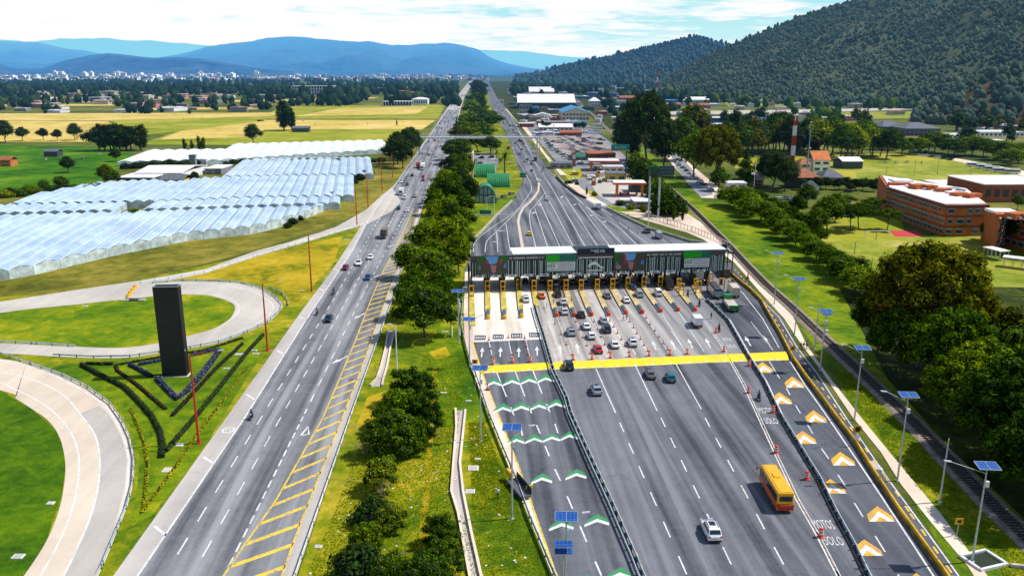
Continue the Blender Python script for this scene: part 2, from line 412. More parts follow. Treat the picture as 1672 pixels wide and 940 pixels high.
sheet('field', [(560, 176), (700, 174), (680, 186), (480, 190)], G_straw, 0.06)
sheet('field', [(250, 147), (430, 146), (420, 150), (240, 151)], G_straw, 0.3)
sheet('field', [(430, 141), (720, 139), (715, 146), (440, 148)], G_lime, 0.3)
sheet('pasture', [(-260, 352), (60, 334), (130, 318), (60, 345), (-260, 372)], G_olive, 0.04)
for q in ([(-60, 160), (300, 158), (310, 161), (-60, 163)], [(330, 164), (560, 162), (550, 165), (330, 167)], [(-60, 171), (180, 170), (190, 173), (-60, 174)], [(220, 176), (430, 175), (420, 179), (215, 180)], [(480, 160), (620, 159), (610, 161), (480, 163)]): sheet('field', q, G_straw, 0.15)
# rough bank between greenhouses and the ramp
sheet('grass_bank', [(-300, 520), (-300, 440), (60, 440), (300, 392), (430, 372), (520, 345), (600, 275), (690, 232), (640, 310), (600, 345), (430, 405), (240, 456), (0, 493)], G_olive, 0.03)
# interchange verges
sheet('grass_verge', [(-350, 505), (128, 478), (430, 412), (590, 370), (656, 300), (740, 215), (300, 860), (160, 1000), (-350, 1000)], G_verge, 0.045)
sheet('grass_verge', [(140, 470), (250, 458), (430, 415), (560, 385), (545, 430), (480, 500), (455, 470), (380, 458), (300, 455)], G_dry, 0.05)
# gardens round the tower
sheet('garden_lawn', [(60, 598), (260, 584), (370, 565), (440, 535), (420, 590), (330, 735), (250, 840), (215, 860), (225, 790), (228, 740), (215, 700), (190, 660), (130, 625)], G_lawn, 0.055)
# the loop island and the lower-left lawn
sheet('loop_island_grass', [(-200, 520), (128, 497), (199, 489), (255, 484), (301, 481), (345, 483), (370, 491), (384, 501), (380, 517), (357, 532), (314, 547), (255, 561), (191, 568), (102, 565), (-200, 552)], G_isle, 0.055)
sheet('lawn', [(-300, 600), (0, 637), (51, 667), (91, 702), (102, 727), (107, 763), (102, 805), (75, 885), (20, 985), (-300, 985)], G_deep, 0.055)
# central reservation
sheet('median_grass', [(480, 960), (572, 680), (656, 440), (700, 320), (745, 240), (770, 140), (800, 140), (812, 190), (845, 262), (870, 300), (782, 388), (757, 440), (757, 561), (798, 679), (864, 846), (915, 975)], G_verge, 0.05)
sheet('median_grass', [(700, 560), (757, 470), (757, 561), (778, 615), (800, 690), (700, 700)], G_lawn, 0.055)
for q in ([(706, 600), (714, 600), (708, 700), (703, 780), (698, 860), (696, 960), (680, 960), (685, 860), (693, 780), (700, 700)], [(700, 575), (728, 566), (735, 580), (712, 588)], [(600, 648), (652, 630), (640, 672), (596, 700), (580, 700)]): sheet('worn_track', q, G_dry, 0.062)
# right bank and railway verge
sheet('railway_verge', [(1020, 240), (1050, 240), (1150, 330), (1240, 330), (1420, 470), (1560, 620), (1800, 900), (1800, 1000), (1600, 1000), (1411, 687), (1292, 512), (1196, 426), (1120, 370), (1060, 330)], G_lawn, 0.04)
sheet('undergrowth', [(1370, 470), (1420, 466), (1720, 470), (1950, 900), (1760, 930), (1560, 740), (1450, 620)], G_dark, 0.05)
sheet('railway_verge', [(1395, 590), (1430, 600), (1600, 750), (1760, 920), (1800, 1000), (1640, 1000), (1540, 860), (1390, 640)], G_verge, 0.045)
sheet('school_lawn', [(1340, 392), (1500, 385), (1900, 375), (2000, 520), (1700, 500), (1560, 470), (1420, 466)], G_pitch, 0.045)
sheet('pasture', [(1200, 252), (1330, 250), (1500, 252), (1640, 278), (1600, 302), (1490, 303), (1400, 300), (1300, 290), (1200, 275)], G_lime, 0.045)
sheet('pasture', [(1395, 270), (1440, 262), (1560, 264), (1680, 285), (1660, 306), (1400, 303)], G_pitch, 0.055)
sheet('school_lawn', [(1350, 355), (1470, 352), (1480, 392), (1340, 395)], G_lime, 0.055)
sheet('sports_court', [(1452, 377), (1496, 376), (1512, 386), (1462, 387)], M_red, 0.06)
sheet('school_lawn', [(1180, 165), (1260, 163), (1290, 172), (1190, 175)], G_lime, 0.3)
sheet('field', [(1330, 160), (1360, 158), (1358, 172), (1325, 170)], G_lime, 0.3)
sheet('field', [(1250, 186), (1500, 182), (1520, 193), (1270, 197)], G_pitch, 0.2)
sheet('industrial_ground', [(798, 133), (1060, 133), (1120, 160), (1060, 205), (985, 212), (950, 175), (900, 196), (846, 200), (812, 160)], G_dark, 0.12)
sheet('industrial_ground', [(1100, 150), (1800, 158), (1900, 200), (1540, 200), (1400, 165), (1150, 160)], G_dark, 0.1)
sheet('service_yard', [(1060, 320), (1110, 340), (1190, 395), (1200, 412), (1150, 388), (1020, 350)], A_walk, 0.06)
sheet('grey_street', [(1095, 252), (1112, 256), (1165, 318), (1145, 322), (1130, 308), (1104, 275)], A_grey, 0.07)
sheet('pale_street', [(1070, 246), (1096, 248), (1120, 262), (1190, 320), (1192, 325), (1145, 323), (1130, 305), (1100, 272), (1085, 252)], A_walk, 0.06)
sheet('pale_street', [(1060, 183), (1500, 176), (1500, 179), (1250, 186), (1060, 188)], A_loop, 0.25)
sheet('pale_street', [(1030, 192), (1250, 190), (1250, 196), (1030, 200)], A_walk, 0.2)
sheet('bus_road', [(1560, 258), (1700, 285), (1700, 296), (1640, 280), (1555, 262)], A_walk, 0.08)
sheet('commercial_yard', [(846, 200), (948, 195), (1000, 235), (1028, 262), (1060, 300), (1070, 342), (1000, 345), (980, 338), (957, 325), (925, 285), (893, 245), (866, 218)], A_grey, 0.05)
sheet('parking_lot', [(880, 222), (978, 221), (1000, 245), (1020, 262), (925, 262), (895, 242)], A_lot, 0.06)
sheet('service_station_forecourt', [(960, 290), (1010, 275), (1060, 300), (1062, 328), (1000, 332), (975, 318)], A_loop, 0.06)
sheet('service_station_lawn', [(915, 276), (948, 275), (955, 290), (930, 297)], G_lime, 0.07)
sheet('service_station_lawn', [(938, 306), (975, 314), (978, 322), (955, 321)], G_lime, 0.07)
sheet('service_station_lawn', [(990, 334), (1045, 345), (1075, 352), (1060, 357), (1000, 345)], G_lawn, 0.07)
sheet('visitor_parking', [(772, 251), (806, 250), (815, 266), (806, 286), (772, 272)], A_grey, 0.06)
sheet('garden_lawn', [(775, 330), (845, 320), (812, 352), (772, 352)], G_lawn, 0.06)

# left carriageway
LL = [(60, 1120), (185, 940), (371, 680), (488, 514), (542, 442), (588, 371), (632, 314), (665, 281), (688, 238), (700, 223), (720, 192), (738, 165), (749, 154), (760, 140), (768, 131)]
LR = [(424, 1120), (484, 940), (573, 679), (590, 631), (615, 560), (643, 483), (656, 440), (671, 396), (688, 345), (713, 284), (736, 248), (739, 228), (744, 209), (752, 180), (758, 160), (769, 140), (775, 131)]
strip('left_highway', LL, LR, A_sh, 0.06)
LW = [(225, 940), (401, 680), (465, 578), (500, 522), (531, 476), (555, 440), (576, 409), (599, 363), (624, 325), (645, 302), (675, 258), (696, 230), (716, 200), (741, 165)]
LWr = [(460, 940), (491, 854), (524, 771), (559, 683), (590, 603), (611, 542), (636, 473), (648, 440), (666, 396), (685, 342), (700, 312), (713, 284), (734, 246), (739, 222), (750, 180)]
lw = [(110, 1110)]+LW; lwr = [(400, 1110)]+LWr
strip('highway_lanes', lw, lwr, A_hwy, 0.066)
# ramp from the highway, loop, and lower-left ramp
R1u = [(-250, 530), (0, 493), (128, 473), (230, 458), (334, 440), (420, 409), (471, 396), (548, 371), (599, 342), (622, 320), (640, 306)]
R1l = [(-250, 548), (0, 508), (128, 480), (230, 466), (334, 447), (420, 419), (471, 404), (548, 381), (600, 366), (640, 345), (655, 330)]
band('slip_road', R1u, R1l, A_loop, 0.07)
LO = dens([(-250, 535), (0, 497), (128, 479), (249, 463), (299, 459.5), (357, 460), (398, 464), (429, 473), (449, 486), (461, 498), (457, 508), (437, 527), (398, 545), (357, 560), (311, 569), (260, 577), (212, 584), (153, 585), (87, 582), (0, 577), (-250, 568)], 4)
LI = dens([(-250, 552), (0, 511), (128, 497), (249, 484), (301, 481), (335, 482), (355, 486), (370, 491), (381, 497), (384, 503), (381, 512), (372, 524), (350, 536), (314, 547), (280, 555), (250, 562), (212, 567), (170, 568), (102, 565), (0, 560), (-250, 552)], 4)
band('loop_ramp', LO, LI, A_loop, 0.074)
CO = dens([(-250, 560), (0, 586), (51, 596), (102, 614), (143, 634), (179, 660), (200, 690), (212, 716), (219, 749), (217, 791), (206, 832), (191, 868), (166, 929), (110, 1040)], 4)
CI = dens([(-250, 580), (0, 637), (26, 651), (51, 667), (72, 681), (86, 695), (96, 711), (103, 732), (107, 763), (103, 805), (92, 846), (75, 885), (47, 929), (-30, 1040)], 4)
band('curved_ramp', CO, CI, A_pale, 0.078)
CM = dens([(-250, 571), (0, 607), (51, 619), (102, 644), (130, 675), (155, 710), (163, 749), (160, 796), (147, 846), (124, 899), (104, 940), (60, 1030)], 4)
A_patch = asphalt('ramp_patch_concrete', (0.36, 0.33, 0.30), (0.50, 0.46, 0.42), 0.3)
sheet('ramp_patch', [(131, 676), (150, 700), (161, 730), (164, 760), (160, 798), (147, 847), (125, 900), (96, 955), (80, 1000), (128, 1000), (160, 930), (186, 862), (203, 800), (208, 752), (200, 716), (178, 676), (162, 662)], A_patch, 0.0815)

# right carriageway and plaza
PL = [(1000, 1120), (915, 970), (864, 846), (842, 785), (820, 733), (798, 679), (777, 615), (768, 595), (759, 561), (757, 512), (760, 444), (767, 410), (769, 399), (781, 388), (811, 355), (837, 330), (850, 304), (853, 291), (846, 275), (842, 263), (836, 243), (829, 220), (808, 189), (801, 172), (798, 156), (790, 143), (784, 132)]
PR = [(1640, 1120), (1541, 939), (1494, 874), (1466, 835), (1424, 771), (1397, 727), (1362, 680), (1345, 657), (1315, 617), (1295, 588), (1274, 548), (1259, 522), (1242, 492), (1226, 476), (1186, 443), (1160, 415), (1123, 396), (1059, 376), (1021, 358), (988, 340), (957, 325), (930, 310), (914, 297), (893, 272), (883, 258), (865, 236), (859, 228), (848, 209), (836, 192), (825, 176), (816, 160), (808, 143), (800, 132)]
strip('plaza', PL, PR, A_plaza, 0.06)
# asphalt of the truck lanes right of the long barrier, and the parallel path
SB = [(1460, 1030), (1413, 939), (1394, 898), (1364, 843), (1336, 785), (1297, 721), (1272, 680), (1245, 623), (1221, 585), (1208, 562), (1187, 525), (1162, 500)]
strip('truck_lanes', SB, PR, A_dark, 0.066)
BP = [(1690, 1120), (1568, 940), (1538, 898), (1494, 838), (1455, 785), (1411, 721), (1383, 680), (1338, 611), (1305, 568), (1275, 518), (1236, 479), (1193, 429)]
strip('cycle_path', PR, BP, A_dark, 0.062)
SWL = [(1720, 1120), (1590, 940), (1579, 923), (1521, 854), (1471, 791), (1438, 738), (1391, 680), (1342, 607), (1308, 562), (1280, 520), (1240, 476), (1200, 430), (1150, 392), (1080, 362), (1010, 346)]
SWR = [(1740, 1120), (1612, 940), (1535, 838), (1466, 755), (1411, 688), (1358, 621), (1318, 565), (1292, 512), (1249, 466), (1218, 434), (1190, 403), (1150, 378), (1100, 358), (1010, 340)]
strip('footpath', SWL, SWR, A_walk, 0.10)
strip('frontage_path', [(915, 286), (892, 258), (863, 221), (850, 205), (825, 178)], [(945, 300), (917, 279), (892, 252), (872, 225), (852, 198), (826, 172)], A_walk, 0.09)
strip('frontage_path', [(925, 300), (957, 325), (985, 340)], [(935, 297), (965, 319), (992, 336)], A_walk, 0.09)
# concrete around the toll lanes
sheet('toll_apron', [(759, 444), (868, 441), (870, 500), (876, 520), (885, 554), (772, 559), (760, 540), (757, 512)], A_etc, 0.07)
sheet('toll_apron', [(868, 441), (1185, 432), (1190, 470), (1162, 498), (1187, 523), (1210, 560), (1218, 577), (1020, 586), (896, 592), (885, 554), (874, 508)], A_toll, 0.072)
sheet('concrete_strip', [(1366, 765), (1405, 772), (1420, 790), (1384, 786)], A_loop, 0.075) if False else None
sheet('concrete_patch', [(1414, 752), (1430, 753), (1443, 767), (1426, 766)], A_sh, 0.07)
sheet('entry_strip', [(760, 444), (772, 470), (772, 560), (786, 606), (846, 760), (905, 930), (940, 1010), (915, 970), (864, 846), (798, 679), (768, 595), (759, 561), (757, 512)], A_walk, 0.075)

# ---- painted markings
wm = MB(); wm2 = MB(); ym = MB()
def px(pts, z): 
    o = [P(*q) for q in pts]
    for q in o: q.z = z
    return o
def dash_line(mb, a, b, n_or_len, gap, w, z, off=0.0):
    A, B = P(*a), P(*b); L = (B-A).length; u = (B-A)/L; s = off
    while s+n_or_len <= L:
        mb.line([A+u*s, A+u*(s+n_or_len)], w, z); s += n_or_len+gap
Z1 = 0.072
wm.line(px(lw, Z1), 0.28, Z1)
for a, b in (((290, 905), (549, 482)), ((330, 910), (578, 469)), ((507, 656), (592, 482)), ((549, 482), (612, 370)), ((578, 469), (634, 370)), ((592, 482), (651, 370)),
             ((612, 370), (682, 250)), ((634, 370), (700, 250)), ((651, 370), (716, 250)), ((682, 250), (733, 165)), ((700, 250), (741, 165)), ((716, 250), (747, 165))):
    far = a[1] < 380
    dash_line(wm, a, b, 3.9, 4.1, 0.2 if not far else 0.3, Z1)
dash_line(wm, (373, 926), (507, 656), 2.2, 1.2, 0.24, Z1)
for a, b in (((252, 859), (271, 874)), ((332, 746), (348, 756)), ((402, 644), (417, 653)), ((452, 572), (465, 579)), ((488, 518), (501, 522)), ((522, 472), (532, 476)), ((544, 439), (555, 442)), ((568, 409), (576, 411)), ((582, 385), (590, 387))):
    wm.line(px([a, b], Z1), 0.45, Z1)
# yellow gore with diagonal bars
GL = [(290, 1100), (365, 940), (397, 893), (451, 816), (527, 683), (550, 629), (580, 557), (605, 491), (627, 440), (640, 417), (660, 375), (675, 341)]
GR = [(400, 1100), (460, 940), (491, 854), (524, 771), (559, 683), (590, 603), (611, 542), (636, 473), (648, 440), (666, 396), (685, 341)]
ym.line(px(GL, Z1), 0.28, Z1); ym.line(px(GR, Z1), 0.28, Z1)
tgl = sorted((y, x) for x, y in GL); tgr = sorted((y, x) for x, y in GR)
Y0 = 90.0
k = 0
def row_of(Yv):   # row of ground at distance Y
    tn = CH/Yv; return 470+F*math.tan(math.atan(tn)-TH)
while True:
    Yr = Y0+k*4.95; rr = row_of(Yr); rl = row_of(Yr-4.6-max(0, (interp(tgr, rr)-interp(tgl, rr))*0.004)); k += 1
    if rr < 345: break
    if rl > 1080: continue
    a = P(interp(tgl, rl), rl); b = P(interp(tgr, rr), rr); d = (b-a).normalized()
    q = MB; h = Vector((0, 0.48, 0))
    ym.poly([a-h+Vector((0.1, 0, Z1)), b-h+Vector((0, 0, Z1)), b+h+Vector((0, 0, Z1)), a+h+Vector((0.1, 0, Z1))])
def arrow(mb, tail, tip, w, z):
    A, B = P(*tail), P(*tip); d = B-A; L = d.length; d.normalize(); n = Vector((-d.y, d.x, 0))
    pts = [A+n*w*.3, A-n*w*.3, A+d*L*.55-n*w*.3, A+d*L*.55-n*w, B, A+d*L*.55+n*w, A+d*L*.55+n*w*.3]
    for p in pts: p.z = z
    mb.poly(pts)
for a, b in (((569, 581), (541, 594)), ((597, 511), (577, 521)), ((628, 447), (610, 453)), ((643, 400), (632, 404))): arrow(wm, a, b, 0.7, Z1)
def ring(mb, pts, w, z):
    mb.line(px(pts+[pts[0]], z), w, z)
ring(wm, [(491, 711), (504, 709), (504, 696)], 0.4, Z1)
for cx_, cy_ in ((373, 702),):
    c = P(cx_, cy_); m = [c+Vector((math.cos(a)*0.95, math.sin(a)*1.2, 0)) for a in [i*math.pi/8 for i in range(17)]]
    wm.line(m, 0.3, Z1); wm.line([c+Vector((-.4, .3, 0)), c+Vector((.4, -.3, 0))], 0.3, Z1); wm.line([c+Vector((-.4, -.4, 0)), c+Vector((.3, .5, 0))], 0.25, Z1)
# ramp lines
for ln in ([(0, 624), (38, 642), (71, 660), (97, 682), (119, 713), (129, 749), (126, 796), (113, 846), (91, 896), (66, 940), (20, 1020)],
           [(0, 607), (51, 619), (102, 644), (130, 675), (155, 710), (163, 749), (160, 796), (147, 846), (124, 899), (104, 940), (60, 1020)],
           [(0, 589), (64, 603), (128, 634), (176, 668), (202, 716), (210, 752), (206, 804), (191, 857), (166, 918), (155, 940), (110, 1020)]):
    wm2.line([P(*q) for q in dens(ln, 5)], 0.26, 0.086)
wm2.line([P(*q) for q in dens([(299, 463), (357, 465), (410, 475), (439, 492), (446, 504), (430, 522), (390, 542), (357, 554), (311, 564), (230, 577)], 5)], 0.22, 0.082)
wm2.line([P(*q) for q in dens([(345, 480), (375, 488), (390, 500), (386, 514), (362, 531)], 5)], 0.22, 0.082)
# plaza upstream (beyond the booths)
fan = [[(773, 412), (776, 395), (800, 374), (842, 345), (862, 320), (868, 307), (860, 287), (846, 262), (836, 240)],
       [(792, 412), (795, 394), (811, 378), (850, 340), (874, 318)], [(813, 412), (811, 380)], [(833, 411), (826, 365)],
       [(875, 404), (865, 362), (866, 345), (873, 337), (891, 314)], [(894, 403), (873, 340)], [(914, 403), (880, 326)], [(936, 402), (884, 304), (876, 290), (850, 240), (838, 215)],
       [(955, 402), (901, 307), (873, 264), (862, 240), (847, 215)], [(975, 401), (923, 321)], [(995, 401), (944, 332)], [(1018, 401), (962, 342), (938, 320)], [(1041, 401), (1008, 370), (970, 347), (930, 314), (905, 285)],
       [(1062, 401), (1010, 363)], [(1000, 352), (930, 307), (895, 262), (872, 228), (858, 205), (842, 185)]]
for ln in fan: wm.line([P(*q) for q in (dens(ln, 4) if len(ln) > 3 else ln)], 0.21, Z1)
for a, b in (((862, 240), (808, 143)), ((850, 240), (801, 143)), ((872, 262), (815, 152))): dash_line(wm, a, b, 5, 6, 0.35, Z1)
for a, b in (((812, 374), (825, 378)), ((803, 392), (812, 396)), ((868, 346), (874, 347)), ((915, 320), (920, 321)), ((935, 332), (941, 334)), ((962, 350), (968, 352)), ((984, 360), (990, 362)), ((878, 333), (884, 334))):
    arrow(wm, (b[0], b[1]-1), (a[0]+1, a[1]+3), 0.9, Z1)
# plaza downstream lines
Z2 = 0.08
for a, b in (((973, 602), (1005, 674)), ((1038, 598), (1073, 671)), ((1104, 595), (1145, 668))): wm.line(px([a, b], Z2), 0.2, Z2)
for a, b in (((1011, 688), (1160, 1026)), ((1078, 680), (1244, 1026)), ((1150, 680), (1335, 1026))): dash_line(wm, a, b, 3.9, 4.35, 0.2, Z2, 0.6)
for a, b in (((811, 608), (827, 648)), ((841, 606), (857, 647)), ((870, 605), (885, 643)), ((834, 665), (839, 678)), ((863, 663), (868, 675)), ((892, 660), (898, 673)), ((850, 697), (853, 711)), ((876, 694), (882, 708)), ((906, 692), (911, 707)),
             ((890, 728), (897, 745)), ((906, 766), (915, 785)), ((926, 810), (935, 831)), ((947, 859), (958, 885)), ((972, 917), (982, 940)), ((995, 975), (1008, 1003))): wm.line(px([a, b], Z2), 0.24, Z2)
mo = [(1149, 523), (1181, 570), (1191, 589), (1213, 628), (1245, 698), (1270, 752), (1300, 816), (1333, 874), (1366, 939), (1410, 1020)]
wm.line(px(mo, Z2), 0.22, Z2); 
for s in (0.45,): wm.line([q+Vector((s, 0, 0)) for q in px(mo, Z2)], 0.12, Z2)
for a, b in (((1108, 509), (1150, 575)), ((1079, 509), (1120, 575)), ((1096, 540), (1121, 577)), ((1052, 515), (1094, 579)), ((1022, 515), (1060, 580)), ((994, 518), (1028, 581)), ((966, 518), (997, 583)), ((938, 518), (967, 585)), ((909, 518), (936, 586)), ((1226, 525), (1262, 572))): wm.line(px([a, b], Z2), 0.14, Z2)
for a, b in (((797, 552), (806, 590)), ((829, 548), (837, 588)), ((857, 548), (866, 588))): wm.line(px([a, b], Z2), 0.2, Z2)
wm.line(px([(1290, 590), (1315, 630), (1345, 672), (1397, 748), (1440, 812), (1524, 940), (1580, 1020)], Z2), 0.24, Z2)
wm.line(px([(q[0]-3, q[1]) for q in BP[:-1]], Z2), 0.2, Z2)
wm.line(px([(1186, 452), (1214, 480), (1245, 520), (1272, 568)], Z2), 0.2, Z2)
wm.line(px([(q[0]+7, q[1]) for q in SB], Z2), 0.2, Z2)
for a, b in (((1256, 590), (1273, 618)), ((1284, 634), (1290, 645)), ((1299, 662), (1307, 675)), ((1318, 693), (1327, 708)), ((1341, 732), (1353, 749)), ((1368, 775), (1380, 793)), ((1395, 821), (1409, 844)), ((1429, 875), (1445, 901)), ((1466, 938), (1484, 968))): wm.line(px([a, b], Z2), 0.2, Z2)
for x_, y_ in ((787, 575), (817, 575), (847, 575), (877, 573), (915, 571), (943, 569), (1068, 564), (1099, 563), (1127, 561), (1156, 560), (1221, 557), (1251, 556)):
    k_ = interp([(780, -0.15), (1000, 0.35), (1250, 0.75)], x_)
    arrow(wm, (x_+7*k_, y_+8), (x_-7*k_, y_-8), 0.5, Z2)
for x_, y_ in ((970, 588), (1038, 579)):
    wm.line(px([(x_-5, y_-8), (x_, y_)], Z2), 0.3, Z2)
# dashed centre of the cycle path
for i in range(len(PR)-1): pass
cp = [(1200, 440), (1245, 492), (1292, 560), (1333, 620), (1376, 681), (1447, 780), (1486, 838), (1557, 940), (1616, 1020)]
for a, b in zip(cp, cp[1:]): dash_line(ym, a, b, 1.6, 2.6, 0.3, Z2)
ym.line(px([(772, 559), (786, 606), (846, 760), (905, 930), (940, 1010)], Z2), 0.3, Z2)
tag(wm.build('white_lane_markings', M_white, norm=True), kind='structure')
tag(wm2.build('ramp_edge_markings', M_white, norm=True), kind='structure')
tag(ym.build('yellow_lane_markings', M_yellow, norm=True), kind='structure')

# chevrons
def chevron(cx_, cy_, wpx, hpx, mats, skew, z=0.084):
    """pointed up the road; base colour block with a white chevron in it"""
    def q(u, v): return P(cx_+u*wpx/2+skew*v*hpx/2, cy_-v*hpx/2)
    o = MB(); o.poly([q(-1, -.45), q(-.72, .15), q(0, 1), q(.72, .3), q(1, -.25), q(1, -.6), q(0, .25), q(-1, -.8)] if mats == 'g' else [q(-1, -.1), q(-.12, 1), q(1, -.35), q(1.12, -1), q(-.85, -1)])
    w = MB(); w.poly([q(-1, -1), q(0, -.22), q(1, -.75), q(1, -.36), q(0, .28), q(-1, -.62)] if mats == 'g' else [q(-.85, -1), q(-.05, .35), q(1.12, -1), q(.62, -1), q(.0, -.35), q(-.35, -1)])
    for b, zz in ((o, z), (w, z+0.004)): b.v = [(a[0], a[1], zz) for a in b.v]
    return o, w
og, ow, oy = MB(), MB(), MB()
def addto(d, s): d.add(s.v, s.f)
CH_G = [(806, 625), (836, 623), (864, 621), (891, 618.5), (821, 667), (851, 665), (880, 663), (908, 660), (843, 719), (872, 717), (901, 715), (930, 712), (885, 782), (941, 775), (917, 857), (975, 850), (957, 950), (1012, 938)]
for x_, y_ in CH_G:
    s_ = (y_-118)/ (600-118.0)
    wpx = 27*s_ if y_ < 700 else (28 if y_ < 740 else 34 if y_ < 800 else 40 if y_ < 900 else 46)
    a, b = chevron(x_, y_, wpx, wpx*0.46+3, 'g', 0.1); addto(og, a); addto(ow, b)
for x_, y_ in [(1247, 600), (1296, 624), (1275, 650), (1331, 680), (1313, 714), (1375, 749), (1359, 794), (1436, 839), (1415, 894), (1500, 950), (1480, 1005)]:
    s_ = (y_-118)/(894-118.0); a, b = chevron(x_, y_, 42*s_+3, 24*s_+3, 'y', -0.1); addto(oy, a); addto(ow, b)
tag(og.build('green_chevron_markings', M_green, norm=True), kind='structure')
tag(oy.build('yellow_chevron_markings', M_orange, norm=True), kind='structure')
tag(ow.build('white_chevron_markings', M_white, norm=True), kind='structure')
# raised yellow crossing (hump)
tp = [(780, 598), (900, 591.5), (1020, 586), (1150, 580), (1284, 574)]; bt = [(785, 610), (900, 603.5), (1020, 599), (1150, 592.5), (1288, 588)]
a = [P(*q) for q in tp]; b = [P(*q) for q in bt]
hb = MB(); n = len(a); rows_ = []
for kk, zz in ((0, 0.07), (0.2, 0.15), (0.8, 0.15), (1, 0.07)):
    rows_ += [Vector((p.x+(q.x-p.x)*kk, p.y+(q.y-p.y)*kk, zz)) for p, q in zip(a, b)]
hb.add(rows_, [(j*n+i, j*n+i+1, (j+1)*n+i+1, (j+1)*n+i) for j in range(3) for i in range(n-1)])
tag(hb.build('yellow_speed_hump', M_hump, norm=True), kind='structure')
tr = MB()
x_ = 795
while x_ < 1280:
    ye = interp([(785, 610), (900, 603.5), (1020, 599), (1150, 592.5), (1288, 588)], x_)
    for dx in (0, 11):
        tr.add([(*P(x_+dx-3.4, ye-0.6)[:2], 0.105), (*P(x_+dx+3.4, ye-0.9)[:2], 0.105), (*P(x_+dx-0.6, ye-4.2)[:2], 0.158)], [(0, 1, 2)])
    x_ += 29
tag(tr.build('hump_triangles', M_white, norm=True), kind='structure')
# black pictogram panels in the electronic toll lanes
bp = MB(); wp = MB()
for x_, y_ in ((784, 551.5), (813.5, 550), (843.5, 548.5), (872.5, 547)):
    c = P(x_, y_); bp.poly([c+Vector((sx*1.3, sy*1.75, 0.08)) for sx, sy in ((-1, -1), (1, -1), (1, 1), (-1, 1))])
    for r_, w_ in ((0.55, 0.22),):
        wp.line([c+Vector((math.cos(i*math.pi/6)*r_, math.sin(i*math.pi/6)*r_*1.5, 0)) for i in range(13)], w_, 0.085)
    wp.line([c+Vector((-.25, 0, 0)), c+Vector((.25, 0, 0))], 0.4, 0.085)
    for sg in (-1, 1):
        wp.line([c+Vector((sg*(0.75+0.22*math.cos(v)), math.sin(v)*1.25, 0)) for v in [(-1.2+i*0.4) for i in range(7)]], 0.18, 0.085)
tag(bp.build('lane_pictogram_panels', M_black, norm=True), kind='structure'); tag(wp.build('lane_pictograms', M_white, norm=True), kind='structure')
def text_mesh(s, size, m, name, ext=0.0):
    cu = bpy.data.curves.new(name, 'FONT'); cu.body = s; cu.size = size; cu.extrude = ext; cu.align_x = 'CENTER'; cu.align_y = 'CENTER'; cu.resolution_u = 2
    o = bpy.data.objects.new(name, cu); COL.objects.link(o); bpy.context.view_layer.update()
    me = bpy.data.meshes.new_from_object(o.evaluated_get(bpy.context.evaluated_depsgraph_get()))
    bpy.data.objects.remove(o); me.materials.clear(); me.materials.append(m); me.name = name; return me
for s_, x_, y_, w_, h_, vp in (('MOTOS', 1344, 857, 33, 14, 930), ('SOLO', 1361, 884, 30, 14, 930), ('MOTO', 1250, 671, 23, 9, 930), ('SOLO', 1259, 688, 21, 9, 930), ('MOTOS', 1188, 555, 15, 5, 930), ('SOLO', 1195, 566, 14, 5, 930)):
    me = text_mesh(s_, 1.0, M_white, 'lane_lettering')
    o = tag(link('lane_lettering', me), kind='structure')
    c = P(x_, y_); wid = (P(x_+w_/2, y_)-P(x_-w_/2, y_)).length; hei = (P(x_, y_-h_/2)-P(x_, y_+h_/2)).length
    ex = max(v.co.x for v in me.vertices)-min(v.co.x for v in me.vertices)
    o.location = (c.x, c.y, 0.09); o.scale = (wid/ex, hei/0.72, 1); o.rotation_euler = (0, 0, R(-3))
# railway
bal = mat('rail_ballast', (0.30, 0.24, 0.19), 0.95, var=0.35, scale=0.8, world=True)
RW = [(1800, 1010), (1672, 876), (1632, 838), (1577, 782), (1538, 741), (1490, 690), (1407, 611), (1358, 565), (1318, 527), (1292, 502), (1252, 467), (1216, 430), (1186, 397), (1130, 341), (1079, 295), (1053, 267), (1035, 249), (1010, 228), (992, 211), (969, 188), (951, 173), (940, 160)]
rb = MB(); rb.wall(px(RW, 0), 4.2, 0.06, 0.32, 2.8); tag(rb.build('railway_bed', bal, norm=True), kind='structure')
rl = MB(); tie = MB()
pts = px(RW, 0)
acc = []
for s_ in (-0.55, 0.55):
    q = []
    for i, p in enumerate(pts):
        a_ = pts[max(0, i-1)]; b_ = pts[min(len(pts)-1, i+1)]; d = (b_-a_).normalized(); q.append(p+Vector((-d.y, d.x, 0))*s_)
    rl.wall(q, 0.14, 0.42, 0.56, 0.09)
for a_, b_ in zip(pts[:14], pts[1:15]):
    L = (b_-a_).length; d = (b_-a_)/L; s_ = 0
    while s_ < L:
        c = a_+d*s_; tie.box((c.x, c.y, 0.32), (2.1, 0.26, 0.10), math.atan2(-d.x, d.y)); s_ += 0.75
rt = thing('railway_track', 'single railway track on ballast running past the plaza beside the footpath', 'railway')
rl.build('rail', mat('rail_steel', (0.10, 0.085, 0.075), 0.45, 0.6), rt, norm=True); tie.build('sleeper', mat('dark_sleeper', (0.045, 0.035, 0.03), 0.9), rt)['kind'] = 'stuff'

